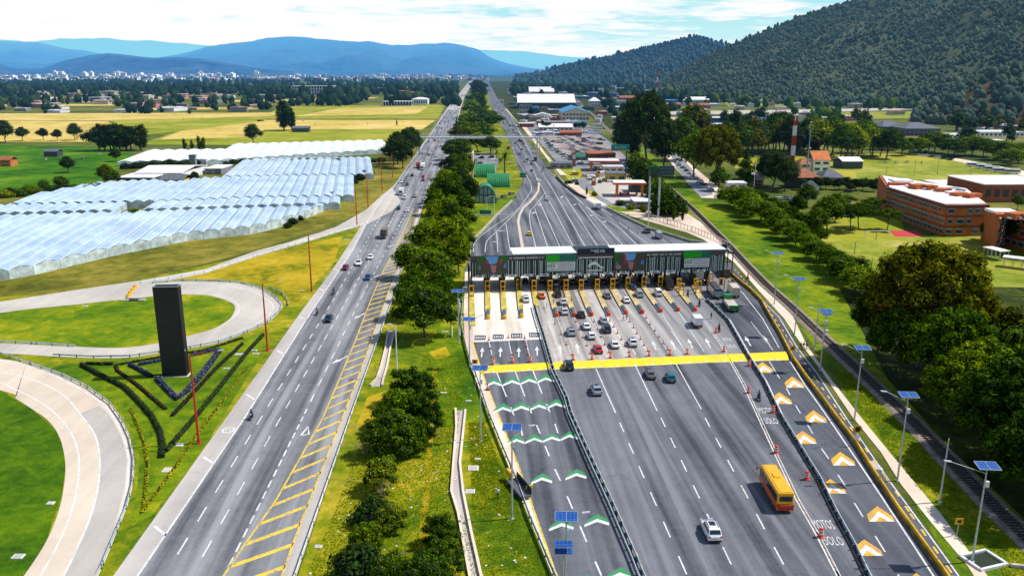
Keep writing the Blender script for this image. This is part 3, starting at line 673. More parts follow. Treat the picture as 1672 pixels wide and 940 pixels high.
# ================================================================== relief
from mathutils import noise as mnoise
def fbm(x, y, o=5, s=1.0):
    return mnoise.fractal(Vector((x*s, y*s, 3.7)), 0.9, 2.1, o)
HILL = {}
def hill(name, ridge, foot, Yr, Yf, m, nu=90, nv=40, rough=0.10, prof=1.25, back=0.35):
    """terrain with its skyline through ridge (px,row) at distance Yr(px) and foot at Yf(px)"""
    x0, x1 = ridge[0][0], ridge[-1][0]; g = []; vs = []
    for j in range(nv+1):
        for i in range(nu+1):
            pxx = x0+(x1-x0)*i/nu
            v = j/nv*(1+back)
            yr = interp(Yr, pxx); yf = interp(Yf, pxx)
            top = V(pxx, interp(ridge, pxx), yr)
            Yc = yf+(yr-yf)*v
            xr = (pxx-836)/F
            t = Yc/(CT+ST*0.2647)
            z = top.z*(math.pow(max(0.0, min(v, 1)), prof)) if v <= 1 else top.z*(1-(v-1)*1.2)
            amp = rough*top.z*math.sin(math.pi*min(1, v))
            X = xr*t
            z += amp*fbm(X, Yc, 6, 2.2/abs(yr-yf+1)) + (amp*0.25+top.z*0.012)*fbm(X, Yc, 5, 14/abs(yr-yf+1))*(1 if v > 0.02 else 0) - amp*1.5*(0.25-abs(fbm(X*1.0, Yc*0.35, 4, 5.0/abs(yr-yf+1))))
            z += top.z*(0.055 if top.z > 600 else 0.02)*fbm(X, Yc*.3, 5, 9/abs(yr-yf+1))*min(1, v)**2
            vs.append(Vector((X, Yc, z-0.4*(1-min(1, v*8)))))
    w = nu+1; mb = MB(); mb.add(vs, [(j*w+i, j*w+i+1, (j+1)*w+i+1, (j+1)*w+i) for j in range(nv) for i in range(nu)])
    o = tag(mb.build(name, m, smooth=True), kind='structure'); HILL[name] = (vs, w, nu, nv, back); return o
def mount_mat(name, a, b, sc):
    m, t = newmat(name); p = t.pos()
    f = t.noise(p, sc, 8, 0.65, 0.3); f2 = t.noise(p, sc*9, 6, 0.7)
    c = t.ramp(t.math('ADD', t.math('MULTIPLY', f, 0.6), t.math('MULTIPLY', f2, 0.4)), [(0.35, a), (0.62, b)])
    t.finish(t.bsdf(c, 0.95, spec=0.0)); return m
MM = mount_mat('mountain_slope', (0.005, 0.04, 0.07), (0.24, 0.32, 0.34), 0.0004)  # blue of the distance haze is built into the slope colours
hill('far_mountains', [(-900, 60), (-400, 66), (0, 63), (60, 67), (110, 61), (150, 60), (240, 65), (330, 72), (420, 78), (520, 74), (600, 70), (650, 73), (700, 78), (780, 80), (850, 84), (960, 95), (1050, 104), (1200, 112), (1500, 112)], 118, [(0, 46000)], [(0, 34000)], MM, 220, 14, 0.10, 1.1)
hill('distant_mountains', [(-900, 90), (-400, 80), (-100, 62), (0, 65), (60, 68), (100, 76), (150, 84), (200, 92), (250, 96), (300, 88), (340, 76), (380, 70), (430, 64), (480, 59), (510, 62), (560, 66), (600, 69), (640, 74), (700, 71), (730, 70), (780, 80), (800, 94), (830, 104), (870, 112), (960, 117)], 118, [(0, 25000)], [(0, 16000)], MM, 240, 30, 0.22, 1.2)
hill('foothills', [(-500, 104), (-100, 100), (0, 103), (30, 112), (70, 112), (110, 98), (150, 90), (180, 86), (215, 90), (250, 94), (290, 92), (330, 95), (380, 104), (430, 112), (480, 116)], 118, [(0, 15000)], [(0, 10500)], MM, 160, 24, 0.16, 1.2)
WOODM = mount_mat('forest_floor', (0.03, 0.05, 0.03), (0.11, 0.12, 0.07), 0.003)
hill('wooded_ridge', [(840, 124), (880, 121), (905, 113), (940, 104), (980, 97), (1020, 88), (1060, 76), (1090, 70), (1110, 64), (1140, 60), (1160, 66), (1180, 73), (1250, 78), (1400, 60)], 130, [(840, 4600), (1400, 4200)], [(840, 3300), (1200, 2600), (1400, 2600)], WOODM, 120, 40, 0.12, 1.15)
hill('forested_mountain', [(1075, 137), (1095, 124), (1115, 111), (1145, 94), (1200, 70), (1260, 45), (1320, 20), (1380, 0), (1450, -30), (1560, -70), (1700, -115), (1900, -170), (2200, -200)], 150, [(1000, 3000), (1380, 2800), (2200, 2400)], [(1000, 2100), (1200, 1700), (1400, 1500), (1672, 1250), (2200, 1100)], WOODM, 150, 60, 0.10, 1.1)
BANKM = mount_mat('scrub_bank', (0.012, 0.022, 0.006), (0.13, 0.09, 0.05), 0.02)
hill('scrub_hill', [(1500, 186), (1540, 165), (1570, 145), (1600, 130), (1640, 118), (1680, 112), (1800, 95), (2000, 90)], 205, [(1500, 1280), (2000, 1150)], [(1500, 1000), (2000, 820)], BANKM, 60, 30, 0.14, 1.1)
# ================================================================== vegetation
def leaf_mat(name, dark, mid, light, trans=0.25):
    m, t = newmat(name)
    g = t.new('ShaderNodeNewGeometry'); oi = t.new('ShaderNodeObjectInfo')
    n = t.noise(t.obj(), 5.0, 3, 0.6)
    f = t.math('ADD', t.math('MULTIPLY', g.outputs['Random Per Island'], 0.42), t.math('ADD', t.math('MULTIPLY', n, 0.5), t.math('MULTIPLY', t.math('SUBTRACT', oi.outputs['Random'], 0.5), 0.22)))
    c = t.ramp(f, [(0.22, dark), (0.5, mid), (0.8, light)])
    d = t.new('ShaderNodeBsdfDiffuse'); t.l.new(c, d.inputs[0]); tr = t.new('ShaderNodeBsdfTranslucent'); t.l.new(c, tr.inputs[0])
    mx = t.new('ShaderNodeMixShader'); mx.inputs[0].default_value = trans; t.l.new(d.outputs[0], mx.inputs[1]); t.l.new(tr.outputs[0], mx.inputs[2])
    t.finish(mx.outputs[0]); return m
LF = {
 'green': leaf_mat('green_foliage', (0.012, 0.045, 0.001), (0.080, 0.165, 0.004), (0.32, 0.40, 0.010)),
 'lime': leaf_mat('lime_foliage', (0.03, 0.075, 0.001), (0.15, 0.22, 0.003), (0.42, 0.44, 0.01)),
 'olive': leaf_mat('olive_foliage', (0.012, 0.022, 0.001), (0.085, 0.10, 0.003), (0.30, 0.27, 0.01)),
 'dark': leaf_mat('dark_foliage', (0.003, 0.013, 0.004), (0.022, 0.052, 0.010), (0.085, 0.14, 0.020)),
 'deep': leaf_mat('deep_green_foliage', (0.006, 0.026, 0.003), (0.045, 0.105, 0.007), (0.19, 0.27, 0.014)),
 'yellow': leaf_mat('yellow_green_foliage', (0.10, 0.13, 0.001), (0.34, 0.34, 0.004), (0.62, 0.50, 0.012)),
 'blue': leaf_mat('blue_flowers', (0.03, 0.035, 0.11), (0.08, 0.11, 0.27), (0.22, 0.27, 0.48)),
 'brown': leaf_mat('brown_hedge_foliage', (0.02, 0.012, 0.004), (0.07, 0.045, 0.01), (0.15, 0.11, 0.03)),
}
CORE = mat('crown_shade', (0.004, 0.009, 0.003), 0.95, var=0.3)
BARK = mat('bark', (0.10, 0.07, 0.05), 0.95, var=0.4, scale=6)
PALEBARK = mat('pale_bark', (0.28, 0.24, 0.2), 0.95, var=0.4, scale=6)
def leafquad(mb, c, n, s, rnd):
    n = n.normalized(); u = n.orthogonal().normalized(); a = rnd.random()*6.283
    w = n.cross(u); u2 = u*math.cos(a)+w*math.sin(a); w2 = n.cross(u2)
    l = s*(0.55+1.0*rnd.random()**2); k = l*(0.4+0.35*rnd.random())
    mb.add([c-u2*l-w2*k*.3, c-u2*l*.2-w2*k, c+u2*l, c+u2*l*.1+w2*k], [(0, 1, 2, 3)])
def crown(rnd, blobs, nleaf, ls, core=True):
    """leaf clusters spread over irregular lobes; blobs = (centre, rx, rz)"""
    mb = MB(); cm = MB()
    A = sum(b[1]*b[1] for b in blobs)
    for (c, rx, rz) in blobs:
        k = max(8, int(nleaf*rx*rx/A)); c = Vector(c)
        for _ in range(k):
            d = Vector((rnd.gauss(0, 1), rnd.gauss(0, 1), rnd.gauss(0.25, 1))).normalized()
            r = 0.72+0.38*rnd.random()**0.7
            bump = 1+0.18*math.sin(d.x*5+c.x*9)*math.sin(d.y*6+c.y*7)
            p = c+Vector((d.x*rx, d.y*rx, d.z*rz))*r*bump
            nn = (d+Vector((rnd.uniform(-1, 1), rnd.uniform(-1, 1), rnd.uniform(-.4, 1)))*0.55)
            leafquad(mb, p, nn, ls, rnd)
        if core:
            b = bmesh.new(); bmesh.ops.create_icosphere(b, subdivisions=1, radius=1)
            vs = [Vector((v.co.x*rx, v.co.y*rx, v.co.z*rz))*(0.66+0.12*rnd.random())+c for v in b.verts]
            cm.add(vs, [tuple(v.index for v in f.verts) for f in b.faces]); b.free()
    return mb, cm
def trunk_mb(rnd, h, r, limbs, n=7, lean=0.03):
    mb = MB(); p = Vector((0, 0, -0.01)); seg = 4; top = None
    pts = [p]
    for i in range(seg):
        p = p+Vector((rnd.uniform(-lean, lean), rnd.uniform(-lean, lean), h/seg)); pts.append(p)
    for i in range(seg): mb.tube(pts[i], pts[i+1], r*(1-0.55*i/seg), r*(1-0.55*(i+1)/seg), n)
    for L in limbs:
        L = Vector(L); k = rnd.uniform(0.5, 0.98); a = pts[0].lerp(pts[-1], k); mid = a.lerp(L, 0.5)+Vector((0, 0, -0.02))
        mb.tube(a, mid, r*0.42, r*0.28, 5); mb.tube(mid, L, r*0.28, r*0.1, 5)
    return mb
PROTO = {}
def tree_proto(kind, var, leaf, nleaf, ls, seed, th=0.35, tr=0.022):
    """unit-height tree: crown mesh (leaves + shaded core) and trunk mesh"""
    rnd = random.Random(seed); bl = []
    if kind == 'broad':
        n = 11
        for i in range(n):
            a = i*2.4+rnd.random(); k = (i+0.5)/n; rr = 0.27*math.sin(math.pi*min(1, 0.25+k*0.75))*(0.7+0.5*rnd.random())
            z = 0.40+0.42*k; bl.append(((math.cos(a)*rr, math.sin(a)*rr, z), 0.15+0.07*rnd.random(), 0.12+0.05*rnd.random()))
        bl.append(((0, 0, 0.60), 0.26, 0.24)); bl.append(((0.03, 0, 0.84), 0.16, 0.13))
    elif kind == 'wide':
        for i in range(16):
            a = i*2.4+rnd.random()*.6; k = (i+0.5)/16; rr = 0.46*math.sqrt(1-k*k*0.8)*(0.75+0.35*rnd.random())
            bl.append(((math.cos(a)*rr, math.sin(a)*rr, 0.33+0.48*k), 0.15+0.08*rnd.random(), 0.13+0.05*rnd.random()))
        bl.append(((0, 0, 0.55), 0.36, 0.28)); bl.append(((0, 0.05, 0.82), 0.2, 0.13))
    elif kind == 'gum':      # many separate leaf heads on spreading limbs
        for i in range(40):
            k = (i+.5)/40; a = i*2.4; el = math.asin(1-1.55*k); q = 0.8+.25*rnd.random(); bl.append(((math.cos(a)*math.cos(el)*.37*q, math.sin(a)*math.cos(el)*.37*q, .56+math.sin(el)*.36*q), .075+.035*rnd.random(), .062+.025*rnd.random()))
        bl += [((.08, 0, .52), .11, .15), ((-.1, .05, .60), .10, .13)]
    elif kind == 'gumbush':
        for i in range(30):
            k = (i+.5)/30; a = i*2.4; q = rnd.uniform(.75, 1.2); rr = .46*math.sqrt(max(.04, 1-(1-k)**2))*q; bl.append(((math.cos(a)*rr, math.sin(a)*rr, .14+.72*(1-k)*q), .10+.06*rnd.random(), .085+.05*rnd.random()))
        bl.append(((0, 0, .4), .26, .3))
    elif kind == 'tall':
        for i in range(13):
            k = i/12; a = i*2.1; rr = 0.13*(1-abs(k-0.4))*(0.5+rnd.random())
            bl.append(((math.cos(a)*rr, math.sin(a)*rr, 0.2+0.68*k), (0.13-0.045*k)*(0.8+0.4*rnd.random()), 0.11))
    elif kind == 'pine':
        for i in range(12):
            k = i/11; rr = 0.17*(1-k)+0.015; a = i*2.2
            bl.append(((math.cos(a)*rr*0.35, math.sin(a)*rr*0.35, 0.14+0.80*k), rr*(0.85+0.3*rnd.random()), 0.075-0.02*k))
    elif kind == 'cypress':
        for i in range(9):
            k = i/8; bl.append(((rnd.uniform(-.015, .015), rnd.uniform(-.015, .015), 0.10+0.80*k), 0.105*math.sin(math.pi*(0.22+0.72*k))+0.01, 0.09))
    elif kind == 'umbrella':
        for i in range(12):
            a = i*2.4; rr = 0.52*math.sqrt((i+.5)/12); bl.append(((math.cos(a)*rr, math.sin(a)*rr, 0.80-0.22*(i/12)**2+rnd.uniform(-.04, .04)), 0.20, 0.10))
        bl.append(((0, 0, 0.82), 0.25, 0.14))
    elif kind == 'bush':
        for i in range(10):
            a = i*2.4; rr = 0.40*math.sqrt((i+.3)/10); bl.append(((math.cos(a)*rr, math.sin(a)*rr, 0.50-0.25*(i/10)+rnd.uniform(-.08, .1)), 0.26+.1*rnd.random(), 0.28+.1*rnd.random()))
        bl.append(((0, 0, 0.55), 0.36, 0.42))
    cr, cm = crown(rnd, bl, nleaf, ls)
    limbs = [b[0] for b in bl[:(16 if 'gum' in kind else 8)]] if kind not in ('pine', 'cypress', 'bush') else []
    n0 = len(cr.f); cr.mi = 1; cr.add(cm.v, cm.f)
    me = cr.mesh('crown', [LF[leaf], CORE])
    tk = trunk_mb(rnd, th, tr, limbs).mesh('trunk', BARK)
    PROTO[(kind, var)] = (me, tk); return me, tk
def tree_far_proto(key, kind, leaf, seed, nleaf=170):
    rnd = random.Random(seed)
    if kind == 'round': bl = [((rnd.uniform(-.12, .12), rnd.uniform(-.12, .12), 0.45+0.1*i), 0.30-0.04*i, 0.22) for i in range(4)]
    elif kind == 'tall': bl = [((rnd.uniform(-.05, .05), rnd.uniform(-.05, .05), 0.25+0.17*i), 0.19-0.025*i, 0.14) for i in range(5)]
    else: bl = [((0, 0, 0.2+0.19*i), 0.19-0.04*i, 0.13) for i in range(5)]
    cr, cm = crown(rnd, bl, nleaf, 0.075); cr.mi = 1; cr.add(cm.v, cm.f); cr.mi = 2; cr.tube((0, 0, -0.01), (0, 0, 0.4), 0.03, 0.02, 5)
    PROTO[key] = cr.mesh('tree', [LF[leaf], CORE, BARK])
VAR = {}
def reg(name, *a, **k): VAR[name] = tree_proto(*a, **k)
reg('broad', 'broad', 0, 'green', 2600, 0.030, 11)
reg('broad2', 'broad', 1, 'deep', 2600, 0.030, 12)
reg('broadlime', 'broad', 2, 'lime', 2600, 0.030, 13)
reg('broadolive', 'broad', 3, 'olive', 2600, 0.030, 14)
reg('broaddark', 'broad', 4, 'dark', 2600, 0.030, 15)
reg('big', 'gum', 0, 'deep', 15000, 0.0165, 21)
reg('gumdark', 'gum', 7, 'dark', 9000, 0.018, 27)
reg('biggreen', 'gum', 8, 'green', 13000, 0.0165, 28)
reg('bigolive', 'gum', 5, 'olive', 16000, 0.0150, 25)
reg('bigdark', 'wide', 1, 'dark', 13000, 0.0165, 22)
reg('widegreen', 'wide', 2, 'green', 5000, 0.024, 23)
reg('widelime', 'wide', 3, 'lime', 4000, 0.026, 24)
reg('tall', 'tall', 0, 'dark', 2600, 0.024, 31)
reg('tallolive', 'tall', 1, 'olive', 2600, 0.024, 32)
reg('pine', 'pine', 0, 'dark', 2400, 0.024, 41, tr=0.014)
reg('pinegreen', 'pine', 1, 'deep', 2600, 0.022, 42, tr=0.014)
reg('cypress', 'cypress', 0, 'deep', 1500, 0.024, 43, tr=0.012)
reg('umbrella', 'umbrella', 0, 'deep', 3200, 0.030, 51, th=0.6)
reg('bush', 'bush', 0, 'deep', 1800, 0.055, 61, th=0.3)
reg('bushlime', 'bush', 1, 'lime', 1800, 0.055, 62, th=0.3)
reg('bushdark', 'bush', 2, 'dark', 1800, 0.055, 63, th=0.3)
reg('bushyellow', 'bush', 3, 'yellow', 1500, 0.060, 64, th=0.3)
reg('bigbush', 'gumbush', 4, 'deep', 7000, 0.026, 65, th=0.5)
reg('bushgap', 'gumbush', 6, 'green', 6500, 0.026, 66, th=0.5)
for i, (k, l) in enumerate((('round', 'dark'), ('round', 'deep'), ('tall', 'dark'), ('cone', 'dark'), ('round', 'olive'), ('cone', 'deep'), ('round', 'dark'))):
    tree_far_proto('far%d' % i, k, l, 200+i)
tr_rnd = random.Random(5)
def tree(kind, px_, yb, yt, label, group, wide=1.0, name=None, cat=None, z=0.0, hs=None):
    p = P(px_, yb); h = hs or HT(yb, yt); h = h/0.96
    me, tk = VAR[kind]
    name = name or ('shrub' if kind.startswith('bush') or kind == 'bigbush' else 'tree')
    s = h
    t = thing(name, label, cat or ('shrub' if name == 'shrub' else 'tree'), (p.x, p.y, z+0.05), tr_rnd.uniform(0, 6.28), group, (s*wide, s*wide, s))
    link('crown', me, t); link('trunk', tk, t); return t
def fartree(i, p, h, label, group, wide=1.0):
    o = link('tree', PROTO['far%d' % i]); o.location = p; o.scale = (h*wide, h*wide, h); o.rotation_euler = (0, 0, tr_rnd.uniform(0, 6.28))
    return tag(o, label, 'tree', group)

# --- big trees at the lower right, beyond the railway
BR = [('bigolive', 1500, 600, 392, 1.02, 'tallest olive-green gum tree rising above the others in front of the school lawn'),
      ('big', 1432, 575, 470, .92, 'dense dark green tree nearest the railway, left of the tall olive gum tree'),
      ('big', 1468, 618, 500, 1.0, 'round deep green tree overhanging the railway below the tall gum tree'),
      ('biggreen', 1540, 640, 500, 1.0, 'dark tree right behind the foot of the tall olive gum tree'),
      ('broadolive', 1592, 600, 486, 1.1, 'olive brown tree right of the tall gum tree at the lawn edge'),
      ('broadolive', 1640, 610, 500, 1.1, 'bare-topped olive tree at the right edge beside the lawn'),
      ('biggreen', 1600, 690, 555, 1.1, 'dark broad tree in the middle of the right-hand grove'),
      ('biggreen', 1552, 690, 585, 1.0, 'mid green tree close behind the railway in the right-hand grove'),
      ('big', 1612, 745, 610, 1.0, 'large dark tree filling the right-hand grove beside the railway bend of shade'),
      ('big', 1665, 770, 590, 1.15, 'broad black-green tree at the right edge of the picture'),
      ('big', 1692, 845, 672, 1.0, 'lowest and nearest dark tree of the right-hand grove'),
      ('big', 1700, 700, 540, 1.2, 'deep green tree half cut by the right edge of the picture'),
      ('bigdark', 1745, 800, 640, 1.1, 'dark tree mostly outside the right edge behind the nearest ones')]
for k, x_, b, t_, w, l in BR: tree(k, x_, b, t_, l, 'grove beyond the railway', w)
# --- hedge of trees between the railway and the playing field
hr = random.Random(3)
HL = [(1200, 338), (1214, 344), (1228, 352), (1243, 361), (1258, 370), (1273, 380), (1288, 390), (1303, 401), (1318, 412), (1333, 424), (1349, 436), (1365, 448), (1381, 462), (1398, 476), (1412, 490)]
for i, (x_, b) in enumerate(HL):
    tree('broad' if i % 3 else 'widegreen', x_+hr.uniform(-3, 3), b+hr.uniform(-2, 2), b-34-(8 if i > 10 else 0)+hr.uniform(-4, 4), 'dense green tree of the long hedge between railway verge and playing field', 'hedge row beside the railway verge', 1.6)
for i, (x_, b) in enumerate([(1222, 332), (1240, 338), (1258, 346), (1275, 352), (1290, 362), (1306, 370), (1322, 384), (1338, 396)]):
    tree('broad2', x_+hr.uniform(-3, 3), b, b-26+hr.uniform(-4, 4), 'rounded tree behind the hedge row and beside the parked buses', 'trees behind the hedge row', 1.6)
# --- central reservation
MED = [('broad', 662, 455, 396, 'lush green tree at the highway rail opposite the yellow stripes', 1.1), ('widegreen', 700, 470, 405, 'wide bright green tree in the reservation beside the toll canopy', 1.0),
       ('broadlime', 745, 448, 388, 'yellow-green tree touching the left end of the toll canopy', 1.1), ('widegreen', 690, 552, 462, 'largest green tree of the reservation, its branches over the grass level with the toll islands', 0.95),
       ('broad', 722, 515, 455, 'green tree beside the lamp just left of the toll islands', 1.1), ('broad2', 672, 520, 450, 'deep green tree throwing its shadow on the yellow stripes', 1.1),
       ('broad', 682, 418, 362, 'green tree in the reservation one row above the canopy level', 1.1), ('broadlime', 716, 415, 355, 'lime green tree mid-way along the reservation', 1.1), ('broad', 735, 405, 350, 'green tree on the plaza side of the reservation', 1.1),
       ('widegreen', 715, 372, 322, 'broad leafy tree opposite the white arched gate', 1.1), ('broad', 748, 385, 338, 'leafy tree next to the curved plaza kerb', 1.0), ('broad', 700, 352, 308, 'green tree on the highway edge of the reservation', 1.1),
       ('broad2', 735, 345, 300, 'deep green tree left of the green arched building', 1.1), ('broaddark', 758, 335, 290, 'dark tree hugging the green arched building', 0.9), ('broad', 716, 318, 276, 'green tree beside the highway level with the green barrel roofs', 1.1),
       ('broad2', 740, 305, 262, 'deep green tree left of the green barrel roofs', 1.1), ('broaddark', 722, 292, 255, 'dark tree at the highway shoulder below the footbridge', 1.0), ('broadlime', 753, 292, 258, 'lime tree behind the green barrel roofs', 0.9)]
for k, x_, b, t_, l, w in MED: tree(k, x_+(11 if b < 425 else 3), b, t_, l, 'trees of the central reservation', w*.98)
for i, (k, x_, b, t_) in enumerate([('broad2', 745, 268, 226), ('broaddark', 735, 262, 228), ('pinegreen', 752, 250, 210), ('broadlime', 775, 248, 216), ('broadolive', 745, 232, 204), ('broad2', 795, 252, 222), ('broadlime', 762, 232, 200), ('broad', 782, 232, 198),
        ('umbrella', 788, 222, 186), ('broad', 765, 215, 182), ('broadolive', 757, 206, 185), ('broad2', 778, 202, 172), ('pinegreen', 783, 190, 150), ('broad', 765, 192, 162), ('broad2', 772, 178, 150), ('broaddark', 778, 165, 140), ('broaddark', 775, 158, 135), ('broad2', 790, 212, 183), ('broad', 798, 205, 180), ('broaddark', 772, 148, 130), ('broaddark', 779, 152, 132), ('pinegreen', 741, 222, 192), ('broad', 752, 218, 195)]):
    tree(k, x_+5, b, t_, 'tree of the reservation strip between the two carriageways, far side of the footbridge', 'far trees of the central reservation', 1.5)
for i, (k, x_, b, t_) in enumerate([('broad', 668, 492, 440), ('broad2', 705, 498, 436), ('broadlime', 738, 428, 375), ('broad', 700, 448, 392), ('broad2', 728, 385, 335), ('broad', 692, 398, 348), ('broadlime', 700, 375, 325), ('broad2', 712, 338, 292), ('broad', 725, 358, 312), ('broad2', 755, 358, 312), ('broad', 728, 328, 284), ('broaddark', 742, 322, 280), ('broad', 700, 332, 292), ('broad2', 730, 280, 244), ('broad', 748, 288, 252), ('broad', 757, 415, 372)]):
    tree(k, min(758, x_+12), b, t_+hr.uniform(-4, 8), 'smaller tree filling the gaps of the reservation beside the left carriageway', 'infill trees of the central reservation', 1.05)
LOW = [('bigbush', 672, 664, 598, 1.0, 'dark bushy tree at the top of the near thicket, beside the white lamp pole'), ('bushgap', 650, 700, 634, 1.0, 'dark thicket tree right of the highway rail'), ('bigbush', 690, 705, 645, .9, 'thicket tree on the grass side of the near thicket'),
       ('bigbush', 640, 742, 668, 1.0, 'dark thicket tree at the lower end of the thicket'), ('bushgap', 668, 740, 680, .9, 'low leafy thicket tree beside the grass track'),
       ('widelime', 622, 800, 748, .9, 'small yellow-green tree with grey twigs below the thicket'), ('bushdark', 612, 855, 812, 1.2, 'dark spreading shrub on the slope right of the guardrail'),
       ('bushgap', 598, 905, 853, .9, 'small green tree on the slope with bare branches'), ('widelime', 640, 868, 826, 1.0, 'small lime shrub tree mid-slope'), ('bushdark', 590, 950, 890, 1.2, 'shrub at the bottom edge nearest the guardrail'), ('bush', 560, 958, 925, 1.2, 'low shrub at the bottom edge beside the guardrail'),
       ('bigbush', 720, 892, 838, .9, 'green tree beside the broken concrete channel'), ('bigbush', 722, 945, 882, .9, 'dark bushy tree at the bottom beside the concrete channel'), ('widegreen', 690, 975, 905, .9, 'green tree cut by the bottom edge near the channel'), ('widegreen', 640, 965, 905, .9, 'tree cut by the bottom edge on the slope')]
for k, x_, b, t_, w, l in LOW: tree(k, x_, b, t_, l, 'near thicket of the reservation', w)
twig = MB(); rr = random.Random(9)
def twigs(base, d, L, r, lev):
    tip = base+d*L; twig.tube(base, tip, r, r*.6, 4)
    if lev:
        for _ in range(3):
            nd = (d+Vector((rr.uniform(-.9, .9), rr.uniform(-.9, .9), rr.uniform(-.1, .6)))).normalized(); twigs(base.lerp(tip, rr.uniform(.5, 1)), nd, L*.68, r*.6, lev-1)
for i, (x_, b, l) in enumerate(((600, 925, 'bare grey dead bush on the slope near the bottom edge'), (625, 812, 'leafless grey branches under the small yellow-green tree'))):
    twig = MB(); q = P(x_, b)
    for k in range(4): twigs(Vector((0, 0, 0)), Vector((rr.uniform(-.7, .7), rr.uniform(-.7, .7), 1)).normalized(), 1.5, 0.09, 3)
    t = thing('dead_bush', l, 'bush', (q.x, q.y, 0.04)); twig.build('branches', PALEBARK, t)
# --- dark wood right of the railway, centre
CW = [('gumdark', 1054, 268, 148, .80, 'huge black-green tree towering over the railway crossing'), ('tall', 1030, 262, 178, 1.2, 'tall dark tree left of the huge black-green tree'), ('tall', 1012, 245, 186, 1.2, 'slender dark tree beside the railway behind the teal billboard'),
      ('broaddark', 1085, 282, 196, .9, 'dark tree right of the huge black-green tree'), ('broadolive', 1128, 250, 168, 1.0, 'tall olive tree behind the round olive one'), ('bigolive', 1168, 302, 203, .92, 'big round olive-gold tree over the row of parked cars'),
      ('broad', 1134, 290, 216, 1.0, 'bright green tree leaning on the round olive-gold tree'), ('broad2', 1112, 262, 190, 1.0, 'green tree between the huge black-green and the olive trees'), ('pinegreen', 1215, 305, 236, 1.2, 'feathery conifer by the caravans'),
      ('bigdark', 1262, 306, 246, 1.0, 'dark tree in front of the foot of the red and white mast'), ('broaddark', 1280, 312, 262, 1.0, 'dark tree just below the red and white mast'), ('broad2', 1174, 312, 272, 1.0, 'bushy tree at the end of the parked car row')]
for k, x_, b, t_, w, l in CW: tree(k, x_, b, t_, l, 'trees around the railway crossing', w)
for i in range(26):
    x_ = 1188+i*6.2+hr.uniform(-3, 3); b = 250+hr.uniform(-6, 6)
    tree(hr.choice(['broaddark', 'tall', 'broad2', 'broaddark', 'broadolive']), x_, b, b-hr.uniform(42, 64), 'tall dark tree of the wood behind the lime pasture', 'wood behind the lime pasture', 1.1)
for i in range(12):
    x_ = 1338+i*10+hr.uniform(-3, 3); b = 258+hr.uniform(-8, 3)
    tree(hr.choice(['broadlime', 'broad', 'broadlime', 'broad2']), x_, b, b-hr.uniform(50, 66)+i*1.2, 'bright green tree at the left edge of the upper pasture', 'bright trees beside the upper pasture', 1.15)
for i in range(16):
    x_ = 1440+i*15+hr.uniform(-4, 4); b = 248+i*1.2+hr.uniform(-6, 6)
    tree(hr.choice(['broad', 'broadlime', 'broaddark', 'widegreen']), x_, b, b-hr.uniform(22, 36), 'spreading tree between the upper pasture and the grey-roofed hall', 'trees behind the upper pasture', 1.35)
for x_, b, t_, l in ((1388, 378, 336, 'flat-topped tree left of the pitch goal'), (1402, 372, 330, 'flat-topped tree leaning over the school car park'), (1448, 376, 340, 'single flat-topped tree beside the red court'), (1425, 352, 322, 'broad dark tree between the car park and brick building'), (1380, 345, 318, 'flat-topped tree above the car park')):
    tree('umbrella', x_, b, t_, l, 'flat-topped trees by the school', 1.0)
for x_, b, t_, l in ((1350, 375, 320, 'green tree at the top of the hedge row'), (1330, 388, 338, 'lime-tinged tree behind the hedge row top'), (1362, 362, 315, 'dark tree in front of the car park'), (1300, 352, 318, 'tree beside the parked buses'), (1318, 338, 300, 'tree right of the arched shed'), (1660, 402, 350, 'dark tree at the right edge in front of the brick block'), (1610, 392, 358, 'small tree before the brick building joint'), (1640, 388, 350, 'slender tree between the two brick blocks'), (1590, 378, 352, 'small round tree before the brick facade'), (1660, 342, 318, 'tree right of the white sports hall')):
    tree('broad2', x_, b, t_, l, None, 1.1)
for i in range(22):
    x_ = 1300+i*10+hr.uniform(-4, 4); b = 306+hr.uniform(-3, 4)+(i*0.5)
    if 1440 < x_ < 1480: continue
    if x_ > 1480: break
    tree('broaddark', x_, b, b-hr.uniform(14, 22), 'low dark tree between the villas and the brick school', 'trees behind the brick school', 1.4)
for i in range(9):
    x_ = 1395+i*9; b = 303+i*.4
    tree('bushdark', x_, b, b-10-hr.uniform(0, 4), 'clipped dark hedge bush along the lower side of the upper pasture', 'hedge of the upper pasture', 1.2)
# service station bushes and railway side hedge
for i, (x_, b, t_, k) in enumerate([(1052, 300, 262, 'bush'), (1045, 288, 255, 'bush'), (1038, 278, 248, 'bushlime'), (1062, 312, 280, 'bushdark'), (1075, 335, 296, 'bush'), (1090, 352, 310, 'bush'), (1100, 360, 335, 'cypress'), (1114, 360, 338, 'cypress'), (1072, 322, 290, 'bushlime'), (1066, 298, 268, 'bush'), (1082, 342, 318, 'bushdark'), (1070, 350, 336, 'bush'), (1050, 346, 334, 'bushlime'), (1015, 336, 326, 'bush'), (1030, 342, 332, 'bushyellow'), (958, 318, 304, 'cypress'), (930, 300, 294, 'bushdark'), (942, 302, 296, 'bushdark'), (970, 320, 312, 'bushlime'), (1105, 350, 322, 'bushdark')]):
    tree(k, x_, b, t_, 'shrub of the planting between the service station and the railway', 'shrubs beside the service station', 1.05)
for i, (x_, b, t_) in enumerate([(893, 213, 196), (886, 210, 197), (899, 211, 199), (952, 212, 199), (946, 211, 200), (940, 212, 200), (868, 190, 176), (858, 182, 170), (880, 192, 182), (905, 205, 195)]):
    tree('broaddark', x_, b, t_, 'small dark tree among the sheds right of the motorway', 'small trees among the sheds', 1.2)
